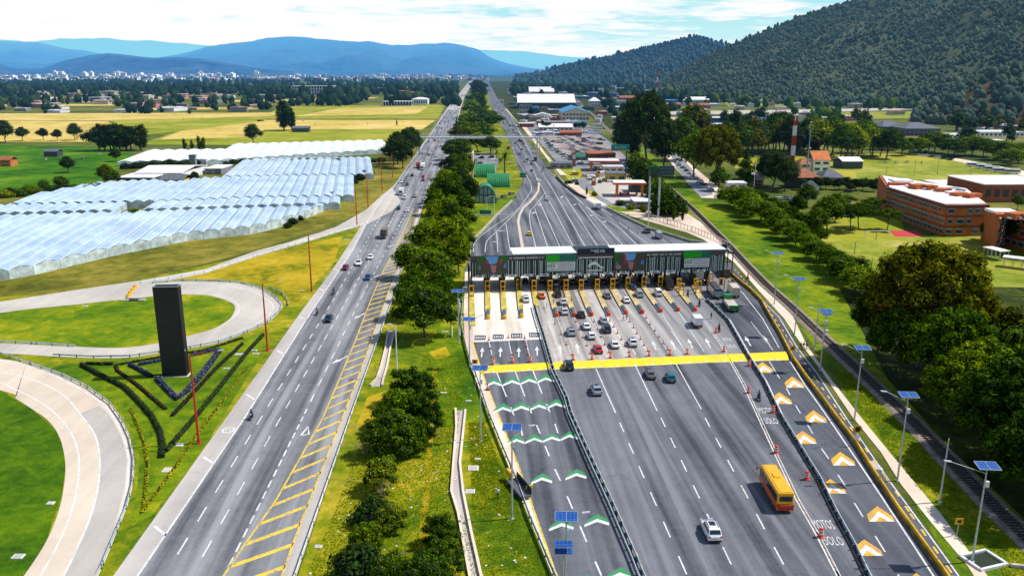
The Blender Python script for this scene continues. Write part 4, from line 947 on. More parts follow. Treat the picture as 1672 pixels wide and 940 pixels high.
# palms
def palm(x_, b, t_, l):
    p = P(x_, b); h = HT(b, t_); t = thing('palm_tree', l, 'palm', (p.x, p.y, 0.05), 0.4); tk = MB(); tk.tube((0, 0, 0), (0, 0, h*.75), h*.035, h*.025, 8); tk.build('trunk', BARK, t)
    c = MB(); r_ = random.Random(4)
    for k in range(26):
        a = k*2.4; el = r_.uniform(-.5, 1.2); prev = Vector((0, 0, h*.75)); d = Vector((math.cos(a)*math.cos(el), math.sin(a)*math.cos(el), math.sin(el)))
        for s_ in range(4):
            nx_ = prev+d*h*.11; sd_ = Vector((-math.sin(a), math.cos(a), 0))*h*.045*(1-s_*.2)
            c.add([prev-sd_, prev+sd_, nx_+sd_*.7+Vector((0, 0, -h*.01)), nx_-sd_*.7+Vector((0, 0, -h*.01))], [(0, 1, 2, 3)]); prev = nx_; d = (d+Vector((0, 0, -.35))).normalized()
    c.build('crown', LF['deep'], t)
palm(824, 284, 246, 'single palm tree beside the pale kerb right of the green barrel roofs')
palm(811, 262, 244, 'short palm beside the white footbridge column')
# --- single trees of the left fields
LFT = [(10, 233, 196, 'broaddark', 'dark field tree cut by the left edge'), (37, 230, 207, 'broaddark', 'second field tree from the left edge'), (71, 229, 209, 'broaddark', 'small leaning field tree third from left'), (94, 230, 211, 'broaddark', 'round field tree fourth from left'), (122, 229, 201, 'broaddark', 'tallest of the spaced field trees left of the big clump'),
       (112, 282, 255, 'broaddark', 'round dark tree alone in the green pasture'), (190, 264, 242, 'broaddark', 'conical dark tree left of the first white greenhouse'), (413, 236, 202, 'broaddark', 'lone tree with visible trunk in the yellow field'), (464, 214, 164, 'tall', 'tall ragged eucalyptus standing over the little field hut'), (476, 213, 176, 'tall', 'second ragged eucalyptus leaning on the taller one'),
       (648, 205, 195, 'cypress', 'tiny slim tree in the straw field'), (175, 300, 268, 'broadolive', 'olive tree beside the farm building'), (183, 305, 276, 'broad2', 'green tree touching the farm building'), (72, 306, 292, 'bush', 'round shrub on the pasture edge'), (100, 303, 286, 'bush', 'larger round shrub on the pasture edge'), (305, 282, 262, 'broaddark', 'dark tree in front of the far white greenhouse'), (318, 300, 280, 'broaddark', 'dark tree at the end of the farm buildings')]
for x_, b, t_, k, l in LFT: tree(k, x_, b, t_, l, None, 1.15)
for i, (x_, t_) in enumerate([(162, 207), (170, 202), (180, 203), (188, 202), (197, 204), (206, 204), (214, 206), (231, 203)]):
    tree('tallolive' if i % 2 else 'broaddark', x_, 246, t_, 'tree of the tall clump in the pasture', 'tall clump in the pasture', 1.5)
for i, (x_, b, t_) in enumerate([(302, 246, 226), (314, 245, 228), (326, 246, 222), (333, 246, 224)]): tree('tallolive', x_, b, t_, 'thin bare poplar at the yellow field fence', 'thin poplars at the field fence', .8)
for i in range(18):
    x_ = 8+i*9.5; b = 318-i*.5+hr.uniform(-4, 5); tree(hr.choice(['bush', 'bushlime', 'bushdark']), x_, b, b-hr.uniform(9, 15), 'hedge shrub between pasture and greenhouses', 'hedge beside the greenhouses', 1.6)
for i in range(14):
    x_ = 205+i*9; b = 274+hr.uniform(-2, 2)-(i*.3); tree('bushdark', x_, b, b-hr.uniform(7, 11), 'dark shrub in front of the far white greenhouse', 'shrubs before the far greenhouses', 1.6)
for i in range(22):
    x_ = 370+i*12; b = 268-i*.1+hr.uniform(-2, 2); tree(hr.choice(['bush', 'bushdark']), x_, b, b-hr.uniform(6, 11), 'shrub between near and far greenhouses', 'shrubs between the greenhouse blocks', 1.6)
for x_, b, t_, l in ((650, 268, 215, 'tallest dark conifer beside the highway above the greenhouse corner'), (664, 262, 210, 'dark conifer next to the footbridge stairs'), (672, 258, 207, 'dark conifer nearest the highway at the footbridge'), (642, 272, 226, 'dark conifer behind the greenhouse corner'), (657, 275, 230, 'low dark conifer in front of its taller neighbours')):
    tree('broaddark', x_, b, t_, l, 'dark trees by the footbridge', .95)
for i, (x_, b, t_) in enumerate([(217, 357, 340), (228, 356, 343), (205, 358, 345)]): tree('bush', x_, b, t_, 'green shrub showing through the gap in the greenhouse roofs', 'shrubs in the greenhouse gap', 1.7)
# shrubs at the greenhouse foot
for i in range(16):
    x_ = 470+i*9; b = interp([(470, 368), (600, 282)], x_)+4; tree('bushdark', x_, b, b-hr.uniform(8, 12), 'dark shrub at the foot of the greenhouse side wall', 'shrubs along the greenhouse side', 1.4)

# --- far belts: individually placed trees out on the plain
GR_FAR = [('dark tree of the village belt beyond the straw fields', 'trees of the village belt'), ('dark tree of the belt left of the far motorway', 'belt left of the far motorway'), ('dark tree among the factories right of the far motorway', 'trees among the far factories'), ('tree at the foot of the forested mountain', 'trees at the mountain foot')]
def scatter(n, x0, x1, y0, y1, hpx, kinds, g, avoid=()):
    for _ in range(n):
        for _t in range(20):
            x_ = hr.uniform(x0, x1); y_ = hr.uniform(y0, y1)
            if not any(a[0] < x_ < a[2] and a[1] < y_ < a[3] for a in avoid): break
        p = P(x_, y_); h = HT(y_, y_-hr.uniform(*hpx))
        fartree(hr.choice(kinds), p, h, GR_FAR[g][0], GR_FAR[g][1], hr.uniform(1.0, 1.6))
scatter(66, 1180, 1672, 198, 238, (15, 32), (0, 1, 0, 6, 4), 3, avoid=((1430, 195, 1560, 236), (1180, 180, 1340, 200)))
# --- masses beyond counting
def forest_leaf(name, dark, mid, light):
    m, t = newmat(name); g = t.new('ShaderNodeNewGeometry'); n = t.noise(t.pos(), 0.004, 6, 0.65)
    f = t.math('ADD', t.math('MULTIPLY', g.outputs['Random Per Island'], 0.34), t.math('MULTIPLY', t.math('SUBTRACT', n, 0.12), 1.0))
    c = t.ramp(f, [(0.3, dark), (0.55, mid), (0.85, light)]); d = t.new('ShaderNodeBsdfDiffuse'); t.l.new(c, d.inputs[0]); t.finish(d.outputs[0]); return m
FL = forest_leaf('forest_canopy', (0.030, 0.058, 0.050), (0.062, 0.095, 0.066), (0.14, 0.17, 0.10))  # hillside haze tinted straight into these canopy colours
FD = forest_leaf('far_belt_canopy', (0.004, 0.014, 0.012), (0.013, 0.033, 0.021), (0.045, 0.075, 0.03))  # teal cast of distant haze mixed into the leaf colours
FR = forest_leaf('ridge_canopy', (0.02, 0.05, 0.07), (0.045, 0.085, 0.10), (0.10, 0.14, 0.13))  # bluer canopy, with the ridge's distance haze put into its colour
FM = forest_leaf('mixed_canopy', (0.004, 0.018, 0.004), (0.03, 0.07, 0.010), (0.13, 0.17, 0.02))
def wood(name, label, cat, n, fn, leaf, sub=1):
    mb = MB(); r_ = random.Random(n)
    ico = bmesh.new(); bmesh.ops.create_icosphere(ico, subdivisions=sub, radius=1); iv = [v.co.copy() for v in ico.verts]; fi = [tuple(v.index for v in f.verts) for f in ico.faces]; ico.free()
    for _ in range(n):
        q = fn(r_)
        if q is None: continue
        p, h = q; w = h*r_.uniform(.32, .55); rot = r_.uniform(0, 6)
        cs, sn = math.cos(rot), math.sin(rot)
        vs = []
        for v in iv:
            k = r_.uniform(.7, 1.15); tz = v.z; kx = (1-0.35*max(0, tz))
            vs.append((p.x+(v.x*cs-v.y*sn)*w*k*kx, p.y+(v.x*sn+v.y*cs)*w*k*kx, p.z+h*.48+tz*h*.55*k))
        mb.add(vs, fi)
    return tag(mb.build(name, leaf, smooth=True), label, cat, kind='stuff')
def on_hill(name, vmin, vmax, h0, h1, pw=1.0):
    vs, w, nu, nv, back = HILL[name]
    def fn(r_):
        i = r_.uniform(0, nu-.01); j = r_.uniform(vmin, vmax)**pw/(1+back)*nv; a, b = int(i), min(nv-1, int(j)); p = vs[b*w+a].lerp(vs[b*w+a+1], i-a).lerp(vs[(b+1)*w+a].lerp(vs[(b+1)*w+a+1], i-a), j-b)
        if abs(p.x) > p.y*0.72: return None
        return p-Vector((0, 0, 1)), r_.uniform(h0, h1)*(1 if r_.random() > .06 else 1.8)
    return fn
def zone(x0, x1, y0, y1, hpx, avoid=(), gap=None):
    def fn(r_):
        x_ = r_.uniform(x0, x1); y_ = r_.uniform(y0, y1)
        if any(a[0] < x_ < a[2] and a[1] < y_ < a[3] for a in avoid): return None
        if gap and fbm(x_*.018, y_*.11, 3) > gap: return None
        return P(x_, y_), HT(y_, y_-r_.uniform(*hpx))
    return fn
wood('village_belt', 'dark belt of village trees beyond the straw fields on the left', 'woodland', 470, zone(-20, 470, 154, 186, (5, 16), gap=.02), FD, sub=2)
wood('tree_belt', 'dark tree belt between the pastures and the far left motorway', 'woodland', 330, zone(470, 750, 154, 174, (9, 20), avoid=((640, 168, 702, 175), (470, 140, 550, 158), (645, 156, 682, 166)), gap=.14), FD, sub=2)
wood('tree_belt', 'scattered trees among the factories right of the far motorway', 'woodland', 380, zone(800, 1110, 134, 192, (7, 18), avoid=((840, 150, 970, 198), (790, 130, 850, 235)), gap=.05), FD, sub=2)
wood('tree_belt', 'mixed trees along the foot of the forested mountain', 'woodland', 800, zone(1020, 1700, 156, 200, (7, 19), avoid=((1070, 176, 1290, 204), (1370, 184, 1530, 200)), gap=.10), FM, sub=2)
wood('mountain_forest', 'dense forest covering the big mountain at upper right', 'forest', 21000, on_hill('forested_mountain', 0.0, 1.03, 5, 10), FL)
wood('ridge_forest', 'hazy blue-green forest covering the lower wooded ridge in the middle distance', 'forest', 9000, on_hill('wooded_ridge', 0.0, 1.03, 9, 18), FR)
wood('scrub', 'dark scrub covering the small hill at the right edge', 'scrub', 700, on_hill('scrub_hill', 0.0, 1.05, 6, 15), FL)
def far_rows(r_):
    x_ = r_.uniform(-60, 1180); y_ = 122+r_.random()**1.1*34
    if 1040 < x_ and y_ > 140: y_ = r_.uniform(122, 140)
    if (x_ > 748 and x_ < 835 and y_ > 128): return None
    # leave gaps where fields and town blocks show
    if fbm(x_*0.02, y_*0.25, 3) > (0.20 if y_ > 134 else -0.02): return None
    p = P(x_, y_); return p, r_.uniform(1.6, 3.2)*max(1, (y_-118)/7)/ (F/p.y)
wood('far_woodland', 'far dark belts of trees spread over the plain below the mountains', 'woodland', 4600, far_rows, FD)
# --- flower and clipped hedges of the tower garden
def hedge(name, pts, w, h, leaf, label, cat='hedge', dens_=26, ls=0.16):
    r_ = random.Random(len(label)); mb = MB(); w3 = [P(*q) for q in pts]
    for a, b in zip(w3, w3[1:]):
        L = (b-a).length; d = (b-a)/L; n = Vector((-d.y, d.x, 0))
        for _ in range(int(L*dens_)):
            s_ = r_.uniform(0, L); an = r_.uniform(-.1, math.pi+.1); rr_ = r_.uniform(.85, 1.12)
            off = n*math.cos(an)*w/2*rr_+Vector((0, 0, max(0.02, math.sin(an)*h*rr_))); leafquad(mb, a+d*s_+off, n*math.cos(an)+Vector((0, 0, math.sin(an)+.2))+Vector((r_.uniform(-.5, .5), r_.uniform(-.5, .5), 0)), ls, r_)
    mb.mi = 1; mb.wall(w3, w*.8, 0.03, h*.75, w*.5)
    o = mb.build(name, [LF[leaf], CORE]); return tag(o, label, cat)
hedge('flower_hedge', [(212, 597), (230, 606), (247, 616)], 1.2, 0.9, 'blue', 'short blue-flowered hedge left of the black tower', 'flower hedge')
hedge('flower_hedge', [(257, 619), (274, 638), (290, 653), (305, 640), (332, 610), (358, 574)], 1.5, 1.0, 'blue', 'long V-shaped blue-flowered hedge in front of the black tower', 'flower hedge')
hedge('flower_hedge', [(226, 597), (262, 590)], 1.0, 0.8, 'blue', 'blue-flowered hedge behind the left foot of the tower', 'flower hedge')
hedge('flower_hedge', [(313, 581), (358, 572)], 1.0, 0.8, 'blue', 'blue-flowered hedge right of the tower ending at the V tip', 'flower hedge')
hedge('clipped_hedge', [(133, 597), (160, 612), (204, 634), (230, 660), (249, 682), (262, 706), (266, 730), (264, 748)], 1.1, 1.0, 'deep', 'long dark green clipped hedge sweeping down left of the tower garden')
hedge('clipped_hedge', [(140, 595), (184, 596)], 0.9, 0.8, 'deep', 'short clipped hedge along the loop guardrail')
hedge('clipped_hedge', [(189, 597), (192, 606), (225, 630), (271, 669)], 0.9, 0.6, 'brown', 'brown leaved low hedge inside the green one left of the tower')
hedge('clipped_hedge', [(396, 562), (350, 605), (318, 640), (281, 680)], 0.9, 0.6, 'brown', 'brown leaved low hedge parallel to the highway right of the tower')
hedge('clipped_hedge', [(430, 548), (405, 575), (350, 645), (318, 684), (290, 716), (271, 738)], 0.9, 0.9, 'deep', 'dark green clipped hedge running beside the highway right of the garden')
hedge('clipped_hedge', [(190, 597), (225, 591), (262, 584), (330, 574), (396, 553)], 0.8, 0.6, 'deep', 'low green hedge along the lower loop guardrail behind the tower')
hedge('planted_border', [(213, 668), (224, 695), (235, 722), (241, 757), (238, 800), (232, 838), (255, 806), (290, 757), (318, 715), (360, 660), (404, 600)], 0.6, 0.35, 'yellow', 'thin yellow-green planted border wrapping the point of the garden', 'border')
# tufts of longer grass, uncountable
def tufts(name, polyrows, n, leaf, label, s=0.16):
    r_ = random.Random(77); mb = MB()
    for _ in range(n):
        (y0, xa0, xb0), (y1, xa1, xb1) = r_.choice(polyrows); k = r_.random(); y_ = y0+(y1-y0)*k; x_ = (xa0+(xa1-xa0)*k)+r_.random()*((xb0+(xb1-xb0)*k)-(xa0+(xa1-xa0)*k))
        p = P(x_, y_, 0.05)
        for q in range(3):
            a = r_.random()*6.28; d = Vector((math.cos(a), math.sin(a), 0))*s*.45; t_ = p+Vector((r_.uniform(-.15, .15), r_.uniform(-.15, .15), s*r_.uniform(.5, 1.3)))
            mb.add([p-d, p+d, t_], [(0, 1, 2)])
    return tag(mb.build(name, LF[leaf]), label, 'grass', kind='stuff')
LF['blade'] = leaf_mat('grass_blades', (0.10, 0.18, 0.001), (0.26, 0.33, 0.003), (0.52, 0.48, 0.02), 0.5)
tufts('rough_grass', [((940, 500, 900), (840, 545, 850)), ((840, 545, 738), (720, 590, 735)), ((840, 772, 850), (690, 765, 790)), ((720, 660, 745), (580, 690, 765))], 15000, 'blade', 'rough tufted grass of the central reservation')
tufts('rough_grass', [((940, 1640, 1740), (800, 1520, 1580)), ((800, 1500, 1580), (690, 1420, 1470)), ((690, 1415, 1465), (610, 1362, 1395))], 5000, 'blade', 'rough grass between the footpath and the railway')
r_ = random.Random(8); mb = MB()
for _ in range(170):
    y_ = r_.uniform(600, 950); x_ = r_.uniform(interp([(600, 640), (950, 500)], y_), interp([(600, 760), (950, 880)], y_)); p = P(x_, y_, .12); a = r_.random()*6; d = Vector((math.cos(a), math.sin(a), 0))*r_.uniform(.06, .2); e = Vector((-d.y, d.x, 0))*.7; mb.add([p-d-e, p+d-e, p+d+e, p-d+e], [(0, 1, 2, 3)])
tag(mb.build('litter', M_white), 'scattered pale litter and stones in the grass of the reservation', 'litter', kind='stuff')
# ================================================================== built objects
WHITE = mat('white_paint', (0.78, 0.78, 0.78), 0.5, var=0.1); GALV = mat('galvanised_steel', (0.50, 0.56, 0.60), 0.4, 0.4, var=0.15)
RAILM = mat('guardrail_steel', (0.58, 0.66, 0.70), 0.45, 0.3, var=0.2, scale=.6, world=True); POST = mat('dark_post', (0.05, 0.09, 0.11), 0.6)
REDP = mat('red_paint', (0.50, 0.03, 0.015), 0.5); YEL = mat('yellow_enamel', (0.80, 0.42, 0.01), 0.5, var=0.25); BLK = mat('matt_black', (0.012, 0.013, 0.016), 0.5, var=0.2)
JBAR = mat('jersey_concrete', (0.48, 0.45, 0.40), 0.9, var=0.3, scale=.8, world=True); DGLASS = mat('dark_glass', (0.012, 0.02, 0.028), 0.12, var=0.1, spec=0.8)
ORG = mat('orange_plastic', (0.80, 0.07, 0.015), 0.5); RUB = mat('black_rubber', (0.015, 0.015, 0.016), 0.85)
def solar_mat():
    m, t = newmat('solar_cells'); co = t.obj(); b = t.new('ShaderNodeTexBrick'); b.offset = 0; b.inputs['Scale'].default_value = 1.0; b.inputs['Color1'].default_value = (0.008, 0.06, 0.27, 1); b.inputs['Color2'].default_value = (0.012, 0.09, 0.36, 1)
    b.inputs['Mortar'].default_value = (0.12, 0.24, 0.45, 1); b.inputs['Mortar Size'].default_value = 0.012; b.inputs['Brick Width'].default_value = 0.45; b.inputs['Row Height'].default_value = 0.45
    t.l.new(co, b.inputs['Vector']); t.finish(t.bsdf(b.outputs[0], 0.25, spec=0.6)); return m
SOLAR = solar_mat()
# ---- guardrails and barriers
def guardrail(name, pts, label, cat='guardrail', h=0.75, step=4.0, rails=1, mt=None, postm=None):
    t = thing(name, label, cat, tuple(P(*pts[0])))
    o = Vector(t.location); w3 = [P(*q)-o for q in pts]
    r_ = MB()
    for k in range(rails):
        prof0 = h-0.36-k*0.34
        r_.wall([p for p in w3], 0.09, prof0, prof0+0.33)
    r_.build('rail', mt or RAILM, t, norm=True)
    pb = MB()
    for a, b in zip(w3, w3[1:]):
        L = (b-a).length; s_ = 0
        while s_ < L:
            c = a.lerp(b, s_/L); pb.box((c.x, c.y, 0), (0.16, 0.16, h)); s_ += step
    pp = pb.build('posts', postm or POST, t); return t
guardrail('guardrail', [(410, 1080), (482, 944), (573, 682), (590, 634), (615, 563), (643, 486), (656, 443), (671, 400), (688, 350)], 'white guardrail on the right edge of the left carriageway beside the yellow stripes', mt=WHITE)
guardrail('guardrail', [(0, 579), (-200, 573)][::-1]+[(51, 596), (102, 614), (143, 634), (179, 660), (200, 690), (212, 716), (219, 749), (217, 791), (206, 832), (191, 868), (166, 929), (110, 1030)], 'long grey guardrail on the outer edge of the lower-left curved ramp')
guardrail('guardrail', [(249, 463), (299, 459.5), (357, 460), (398, 464), (429, 473), (449, 486), (461, 498), (457, 508), (437, 527), (398, 545), (357, 560), (311, 569), (260, 577), (212, 584), (153, 585), (87, 582)], 'grey guardrail wrapping the outside of the loop ramp')
guardrail('guardrail', [(470, 500), (471, 492), (460, 480), (440, 470)], 'short double rail beside the tight bend of the loop')
guardrail('guardrail', [(-160, 556), (0, 560), (60, 563), (124, 567)], 'grey guardrail ending on the loop island grass')
guardrail('guardrail', [(230, 463), (334, 446), (420, 418), (471, 403), (548, 380), (597, 366)], 'low white guardrail along the slip road below the greenhouses', mt=WHITE, h=0.6)
guardrail('guardrail', [(960, 1060), (903, 939), (864, 846), (842, 785), (820, 733), (798, 679), (777, 615), (768, 595), (759, 561), (753, 528), (756, 490)], 'tall blue-grey double rail on the left edge of the toll plaza', h=1.1, rails=2)
# double median barrier between electronic lanes and the main lanes
MB1 = [(1100, 1060), (1044, 939), (1036, 918), (997, 827), (964, 755), (931, 680), (924, 654), (903, 610), (897, 588), (885, 546), (876, 518), (872, 502)]
t = thing('median_barrier', 'long black and yellow steel barrier separating the electronic toll lanes from the main lanes', 'barrier', tuple(P(*MB1[1]))); o_ = Vector(t.location)
b = MB(); w3 = [P(*q)-o_ for q in MB1]; b.wall(w3, 0.5, 0.05, 0.5, 0.2); b.build('kerb_base', mat('dark_kerb', (0.05, 0.055, 0.06), .9, var=.4), t, norm=True)
for s_, nm in ((-0.35, 'left_rail'), (0.35, 'right_rail')):
    b = MB(); b.wall([p+Vector((s_, 0, 0)) for p in w3], 0.10, 0.55, 0.95); b.build('rail', RAILM, t, norm=True)
b = MB(); yb = MB()
for a, c in zip(w3, w3[1:]):
    L = (c-a).length; s_ = 0
    while s_ < L: q = a.lerp(c, s_/L); b.box((q.x, q.y, 0), (0.8, 0.18, 0.9)); yb.box((q.x+.5, q.y+1.0, 0.3), (0.06, 1.0, 0.22)); s_ += 2.8
b.build('posts', POST, t); yb.build('yellow_reflectors', YEL, t)
# right long barrier (between main lanes and truck lanes)
RB1 = [(1470, 1050), (1413, 939), (1394, 898), (1364, 843), (1336, 785), (1297, 721), (1272, 680), (1245, 623), (1221, 585), (1208, 562), (1187, 525), (1162, 500), (1153, 492)]
t = thing('median_barrier', 'long concrete and steel barrier between the motorcycle lane and the truck lanes', 'barrier', tuple(P(*RB1[1]))); o_ = Vector(t.location); w3 = [P(*q)-o_ for q in RB1]
b = MB(); b.wall(w3, 0.9, 0.05, 0.35, 0.6); b.build('kerb_base', mat('barrier_dark_base', (0.07, 0.075, 0.08), .9, var=.4), t, norm=True)  # dark grey kerb along the foot of the barrier
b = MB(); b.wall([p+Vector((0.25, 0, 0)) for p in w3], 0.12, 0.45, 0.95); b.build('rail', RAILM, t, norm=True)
b = MB()
for a, c in zip(w3, w3[1:]):
    L = (c-a).length; s_ = 0
    while s_ < L: q = a.lerp(c, s_/L); b.box((q.x, q.y, 0), (0.5, 0.2, 0.9)); s_ += 3.2
b.build('posts', POST, t)
# yellow barrier on the right
YB = [(1640, 1085), (1541, 939), (1494, 874), (1466, 835), (1424, 771), (1397, 727), (1362, 680), (1345, 657), (1315, 617), (1295, 588), (1274, 548), (1259, 522), (1242, 492), (1226, 476), (1205, 459), (1186, 443)]
t = thing('yellow_barrier', 'continuous yellow-topped concrete barrier between the truck lanes and the cycle path', 'barrier', tuple(P(*YB[1]))); o_ = Vector(t.location); w3 = [P(*q)-o_ for q in YB]
b = MB(); b.wall(w3, 0.62, 0.05, 0.62, 0.34); b.build('wall', mat('ochre_barrier', (0.26, 0.17, 0.02), .8, var=.5, scale=.5, world=True), t, norm=True)
b = MB(); b.wall(w3, 0.36, 0.62, 1.0, 0.22); b.build('cap', mat('yellow_barrier_paint', (0.76, 0.44, 0.01), .7, var=.35, scale=.4, world=True), t, norm=True)
t = thing('moto_lane_divider', 'row of small ribbed lane dividers along the white line of the motorcycle lane', 'lane divider', tuple(P(*mo[0]))); o_ = Vector(t.location)
b = MB(); w3 = [P(*q)-o_ for q in mo]
for a, c in zip(w3, w3[1:]):
    L = (c-a).length; s_ = 0; rz = math.atan2(-(c-a).x, (c-a).y)
    while s_ < L: q = a.lerp(c, s_/L); b.box((q.x+.22, q.y, 0.08), (0.16, 1.6, 0.09), rz); s_ += 2.2
b.build('ribs', mat('tan_rubber', (0.33, 0.24, 0.18), .8), t)
# upstream walls
def lowwall(name, pts, w, h, m, label, cat='wall'):
    b = MB(); b.wall([P(*q) for q in pts], w, 0.0, h); return tag(b.build(name, m, norm=True), label, cat)
lowwall('parapet_wall', [(768, 420), (768, 398), (780, 386), (810, 354), (836, 329)], 0.5, 0.9, JBAR, 'pale curved parapet wall left of the plaza just beyond the canopy')
lowwall('parapet_wall', [(1195, 415), (1180, 404), (1123, 394), (1059, 374), (1021, 356), (990, 340)], 0.5, 0.9, JBAR, 'long pale parapet wall on the right side of the upstream plaza')
lowwall('parapet_wall', [(957, 325), (940, 317), (922, 304), (908, 290)], 0.5, 1.0, mat('black_wall', (0.03, .03, .03), .8), 'dark curved retaining wall by the service road')
lowwall('median_kerb', [(853, 405), (848, 375), (846, 363), (848, 352), (854, 340), (866, 330), (873, 322), (879, 312), (880, 300), (877, 292)], 1.1, 0.25, mat('cream_kerb', (.62, .52, .42), .9, world=True), 'cream double kerb curving through the upstream lanes', 'kerb')
t = thing('picket_fence', 'cream concrete fence with dark panels beside the service yard right of the plaza', 'fence', tuple(P(1060, 358))); o_ = Vector(t.location); fp = [P(*q)-o_ for q in ((1060, 358), (1090, 366), (1130, 379), (1165, 393), (1195, 408))]
b = MB(); 
for z_ in (0.3, 2.0): b.wall(fp, 0.12, z_, z_+.18)
b.build('rail', A_walk, t, norm=True); b = MB()
for a, c in zip(fp, fp[1:]):
    L = (c-a).length; s_ = 0
    while s_ < L: q = a.lerp(c, s_/L); b.box((q.x, q.y, 0), (.2, .2, 2.3)); s_ += 2.5
b.build('posts', A_walk, t)
# rail-side wire fence and little poles
for i, (x_, b_, t_) in enumerate([(1236, 455, 440), (1330, 545, 528), (1270, 490, 474)]): pass
# channels
def channel(name, L, Rr, label, depth=0.5):
    b = MB(); b.wall([P(*q) for q in L], 0.35, 0.0, depth); b.wall([P(*q) for q in Rr], 0.35, 0.0, depth)
    l = [P(*q)+Vector((0, 0, .06)) for q in L]; r_ = [P(*q)+Vector((0, 0, .06)) for q in Rr]; n = len(l); b.mi = 1; b.add(l+r_, [(i, i+1, n+i+1, n+i) for i in range(n-1)])
    return tag(b.build(name, [A_walk, A_sh], norm=True), label, 'drain')
channel('concrete_channel', [(634, 540), (629, 572), (622, 600), (615, 620), (605, 631)], [(645, 540), (637, 572), (632, 600), (626, 620), (624, 631)], 'short concrete drainage channel beside the highway guardrail above the thicket')
channel('concrete_channel', [(744, 669), (745, 700), (741, 749), (737, 804), (748, 840), (759, 901), (770, 960)], [(760, 671), (757, 700), (751, 757), (756, 804), (770, 874), (786, 945), (788, 960)], 'long broken concrete channel in the grass left of the electronic lanes')
b = MB()
for x_, y_, w_, h_ in ((773, 765, 1.6, 1.6), (768, 803, 1.4, 1.2), (780, 750, .9, .6), (275, 768, 1.6, 1.5), (294, 727, 1.1, 1.1), (391, 579, 1.7, 1.4), (415, 573, 1.2, .9), (370, 602, 1.3, .6), (418, 578, 1.4, .7), (83, 822, 1.0, .8), (30, 909, 1.4, 1.0), (139, 500, 1.4, .7), (724, 642, 1.2, .6), (765, 655, 1.0, .6), (566, 392, 2, 1), (493, 475, 1.2, .6), (520, 893, .9, .7), (727, 542, 1.4, .7)):
    c = P(x_, y_)
    o = MB(); o.box((0, 0, 0), (w_, h_, 0.16)); o.mi = 1; o.box((0, 0, 0.16), (w_*.8, h_*.8, 0.03)); q = o.build('utility_cover', [WHITE, A_sh]); q.location = (c.x, c.y, 0.03); tag(q, 'pale square concrete utility cover set in the verge grass', 'utility cover', 'utility covers in the grass')
# grille pit bottom right
c = P(1605, 916); t = thing('drain_pit', 'square dark drain pit with a pale concrete rim at the bottom right corner', 'drain', tuple(c), R(18)); b = MB()
for q, s_ in (((0, -1.6), (4.4, .35)), ((0, 1.6), (4.4, .35)), ((-2.1, 0), (.35, 3)), ((2.1, 0), (.35, 3))): b.box((q[0], q[1], 0), (s_[0], s_[1], .4))
b.build('rim', WHITE, t); b = MB(); b.poly([(-2, -1.5, .12), (2, -1.5, .12), (2, 1.5, .12), (-2, 1.5, .12)]); b.build('pit_floor', mat('pit_green', (0.02, .035, .02), .9), t)
lowwall('ditch_wall', [(1650, 925), (1690, 930), (1720, 945)], 0.4, 0.5, JBAR, 'low stone lip of the ditch at the bottom right corner')
# gate frame in the grass left of the toll
t = thing('pipe_frame', 'thin cream pipe frame standing in the grass beside the toll lamps', 'frame', tuple(P(738, 552))); o_ = Vector(t.location)
b = MB(); p0 = Vector((0, 0, 0)); b.tube(p0, (0, 0, .3), .1); b.tube((0, 0, .3), P(738, 498)-o_+Vector((0, 0, .3)), .12); b.tube(P(720, 497)-o_+Vector((0, 0, .3)), P(751, 496)-o_+Vector((0, 0, .3)), .12); b.tube(P(751, 496)-o_+Vector((0, 0, .3)), P(751, 550)-o_+Vector((0, 0, .3)), .12); b.build('pipe', A_walk, t)

# ---- the black tower sign
t = thing('monolith_sign', 'tall plain black box-shaped sign tower standing in the hedge garden', 'sign tower', tuple(P(286, 614.5)), R(4)); b = MB()
H = HT(614, 469); b.box((0, 0.8, 0.12), (4.9, 2.0, H)); b.build('tower', mat('black_cladding', (0.010, 0.011, 0.014), 0.5, var=0.35, scale=.4), t, bevel=.05)
b = MB(); b.box((0, 0.8, 0), (5.4, 2.5, 0.12)); b.build('plinth', WHITE, t)
b = MB(); b.box((0, 1.78, H+.12), (4.9, .1, .1)); b.box((0, -.16, H+.12), (4.9, .1, .1)); b.box((2.41, .8, H+.12), (.1, 1.84, .1)); b.box((-2.41, .8, H+.12), (.1, 1.84, .1)); b.build('cap_rim', GALV, t)
b = MB(); b.box((2.47, .2, 5.4), (.03, .25, .3)); b.build('badge', WHITE, t)
b = MB()
for k in range(1, 9): b.box((2.459, .8, k*H/9), (.02, 1.9, .05)); b.box((0, -.209, k*H/9), (4.86, .02, .03))
b.build('panel_joint', mat('joint_grey', (.035, .037, .042), .6), t)

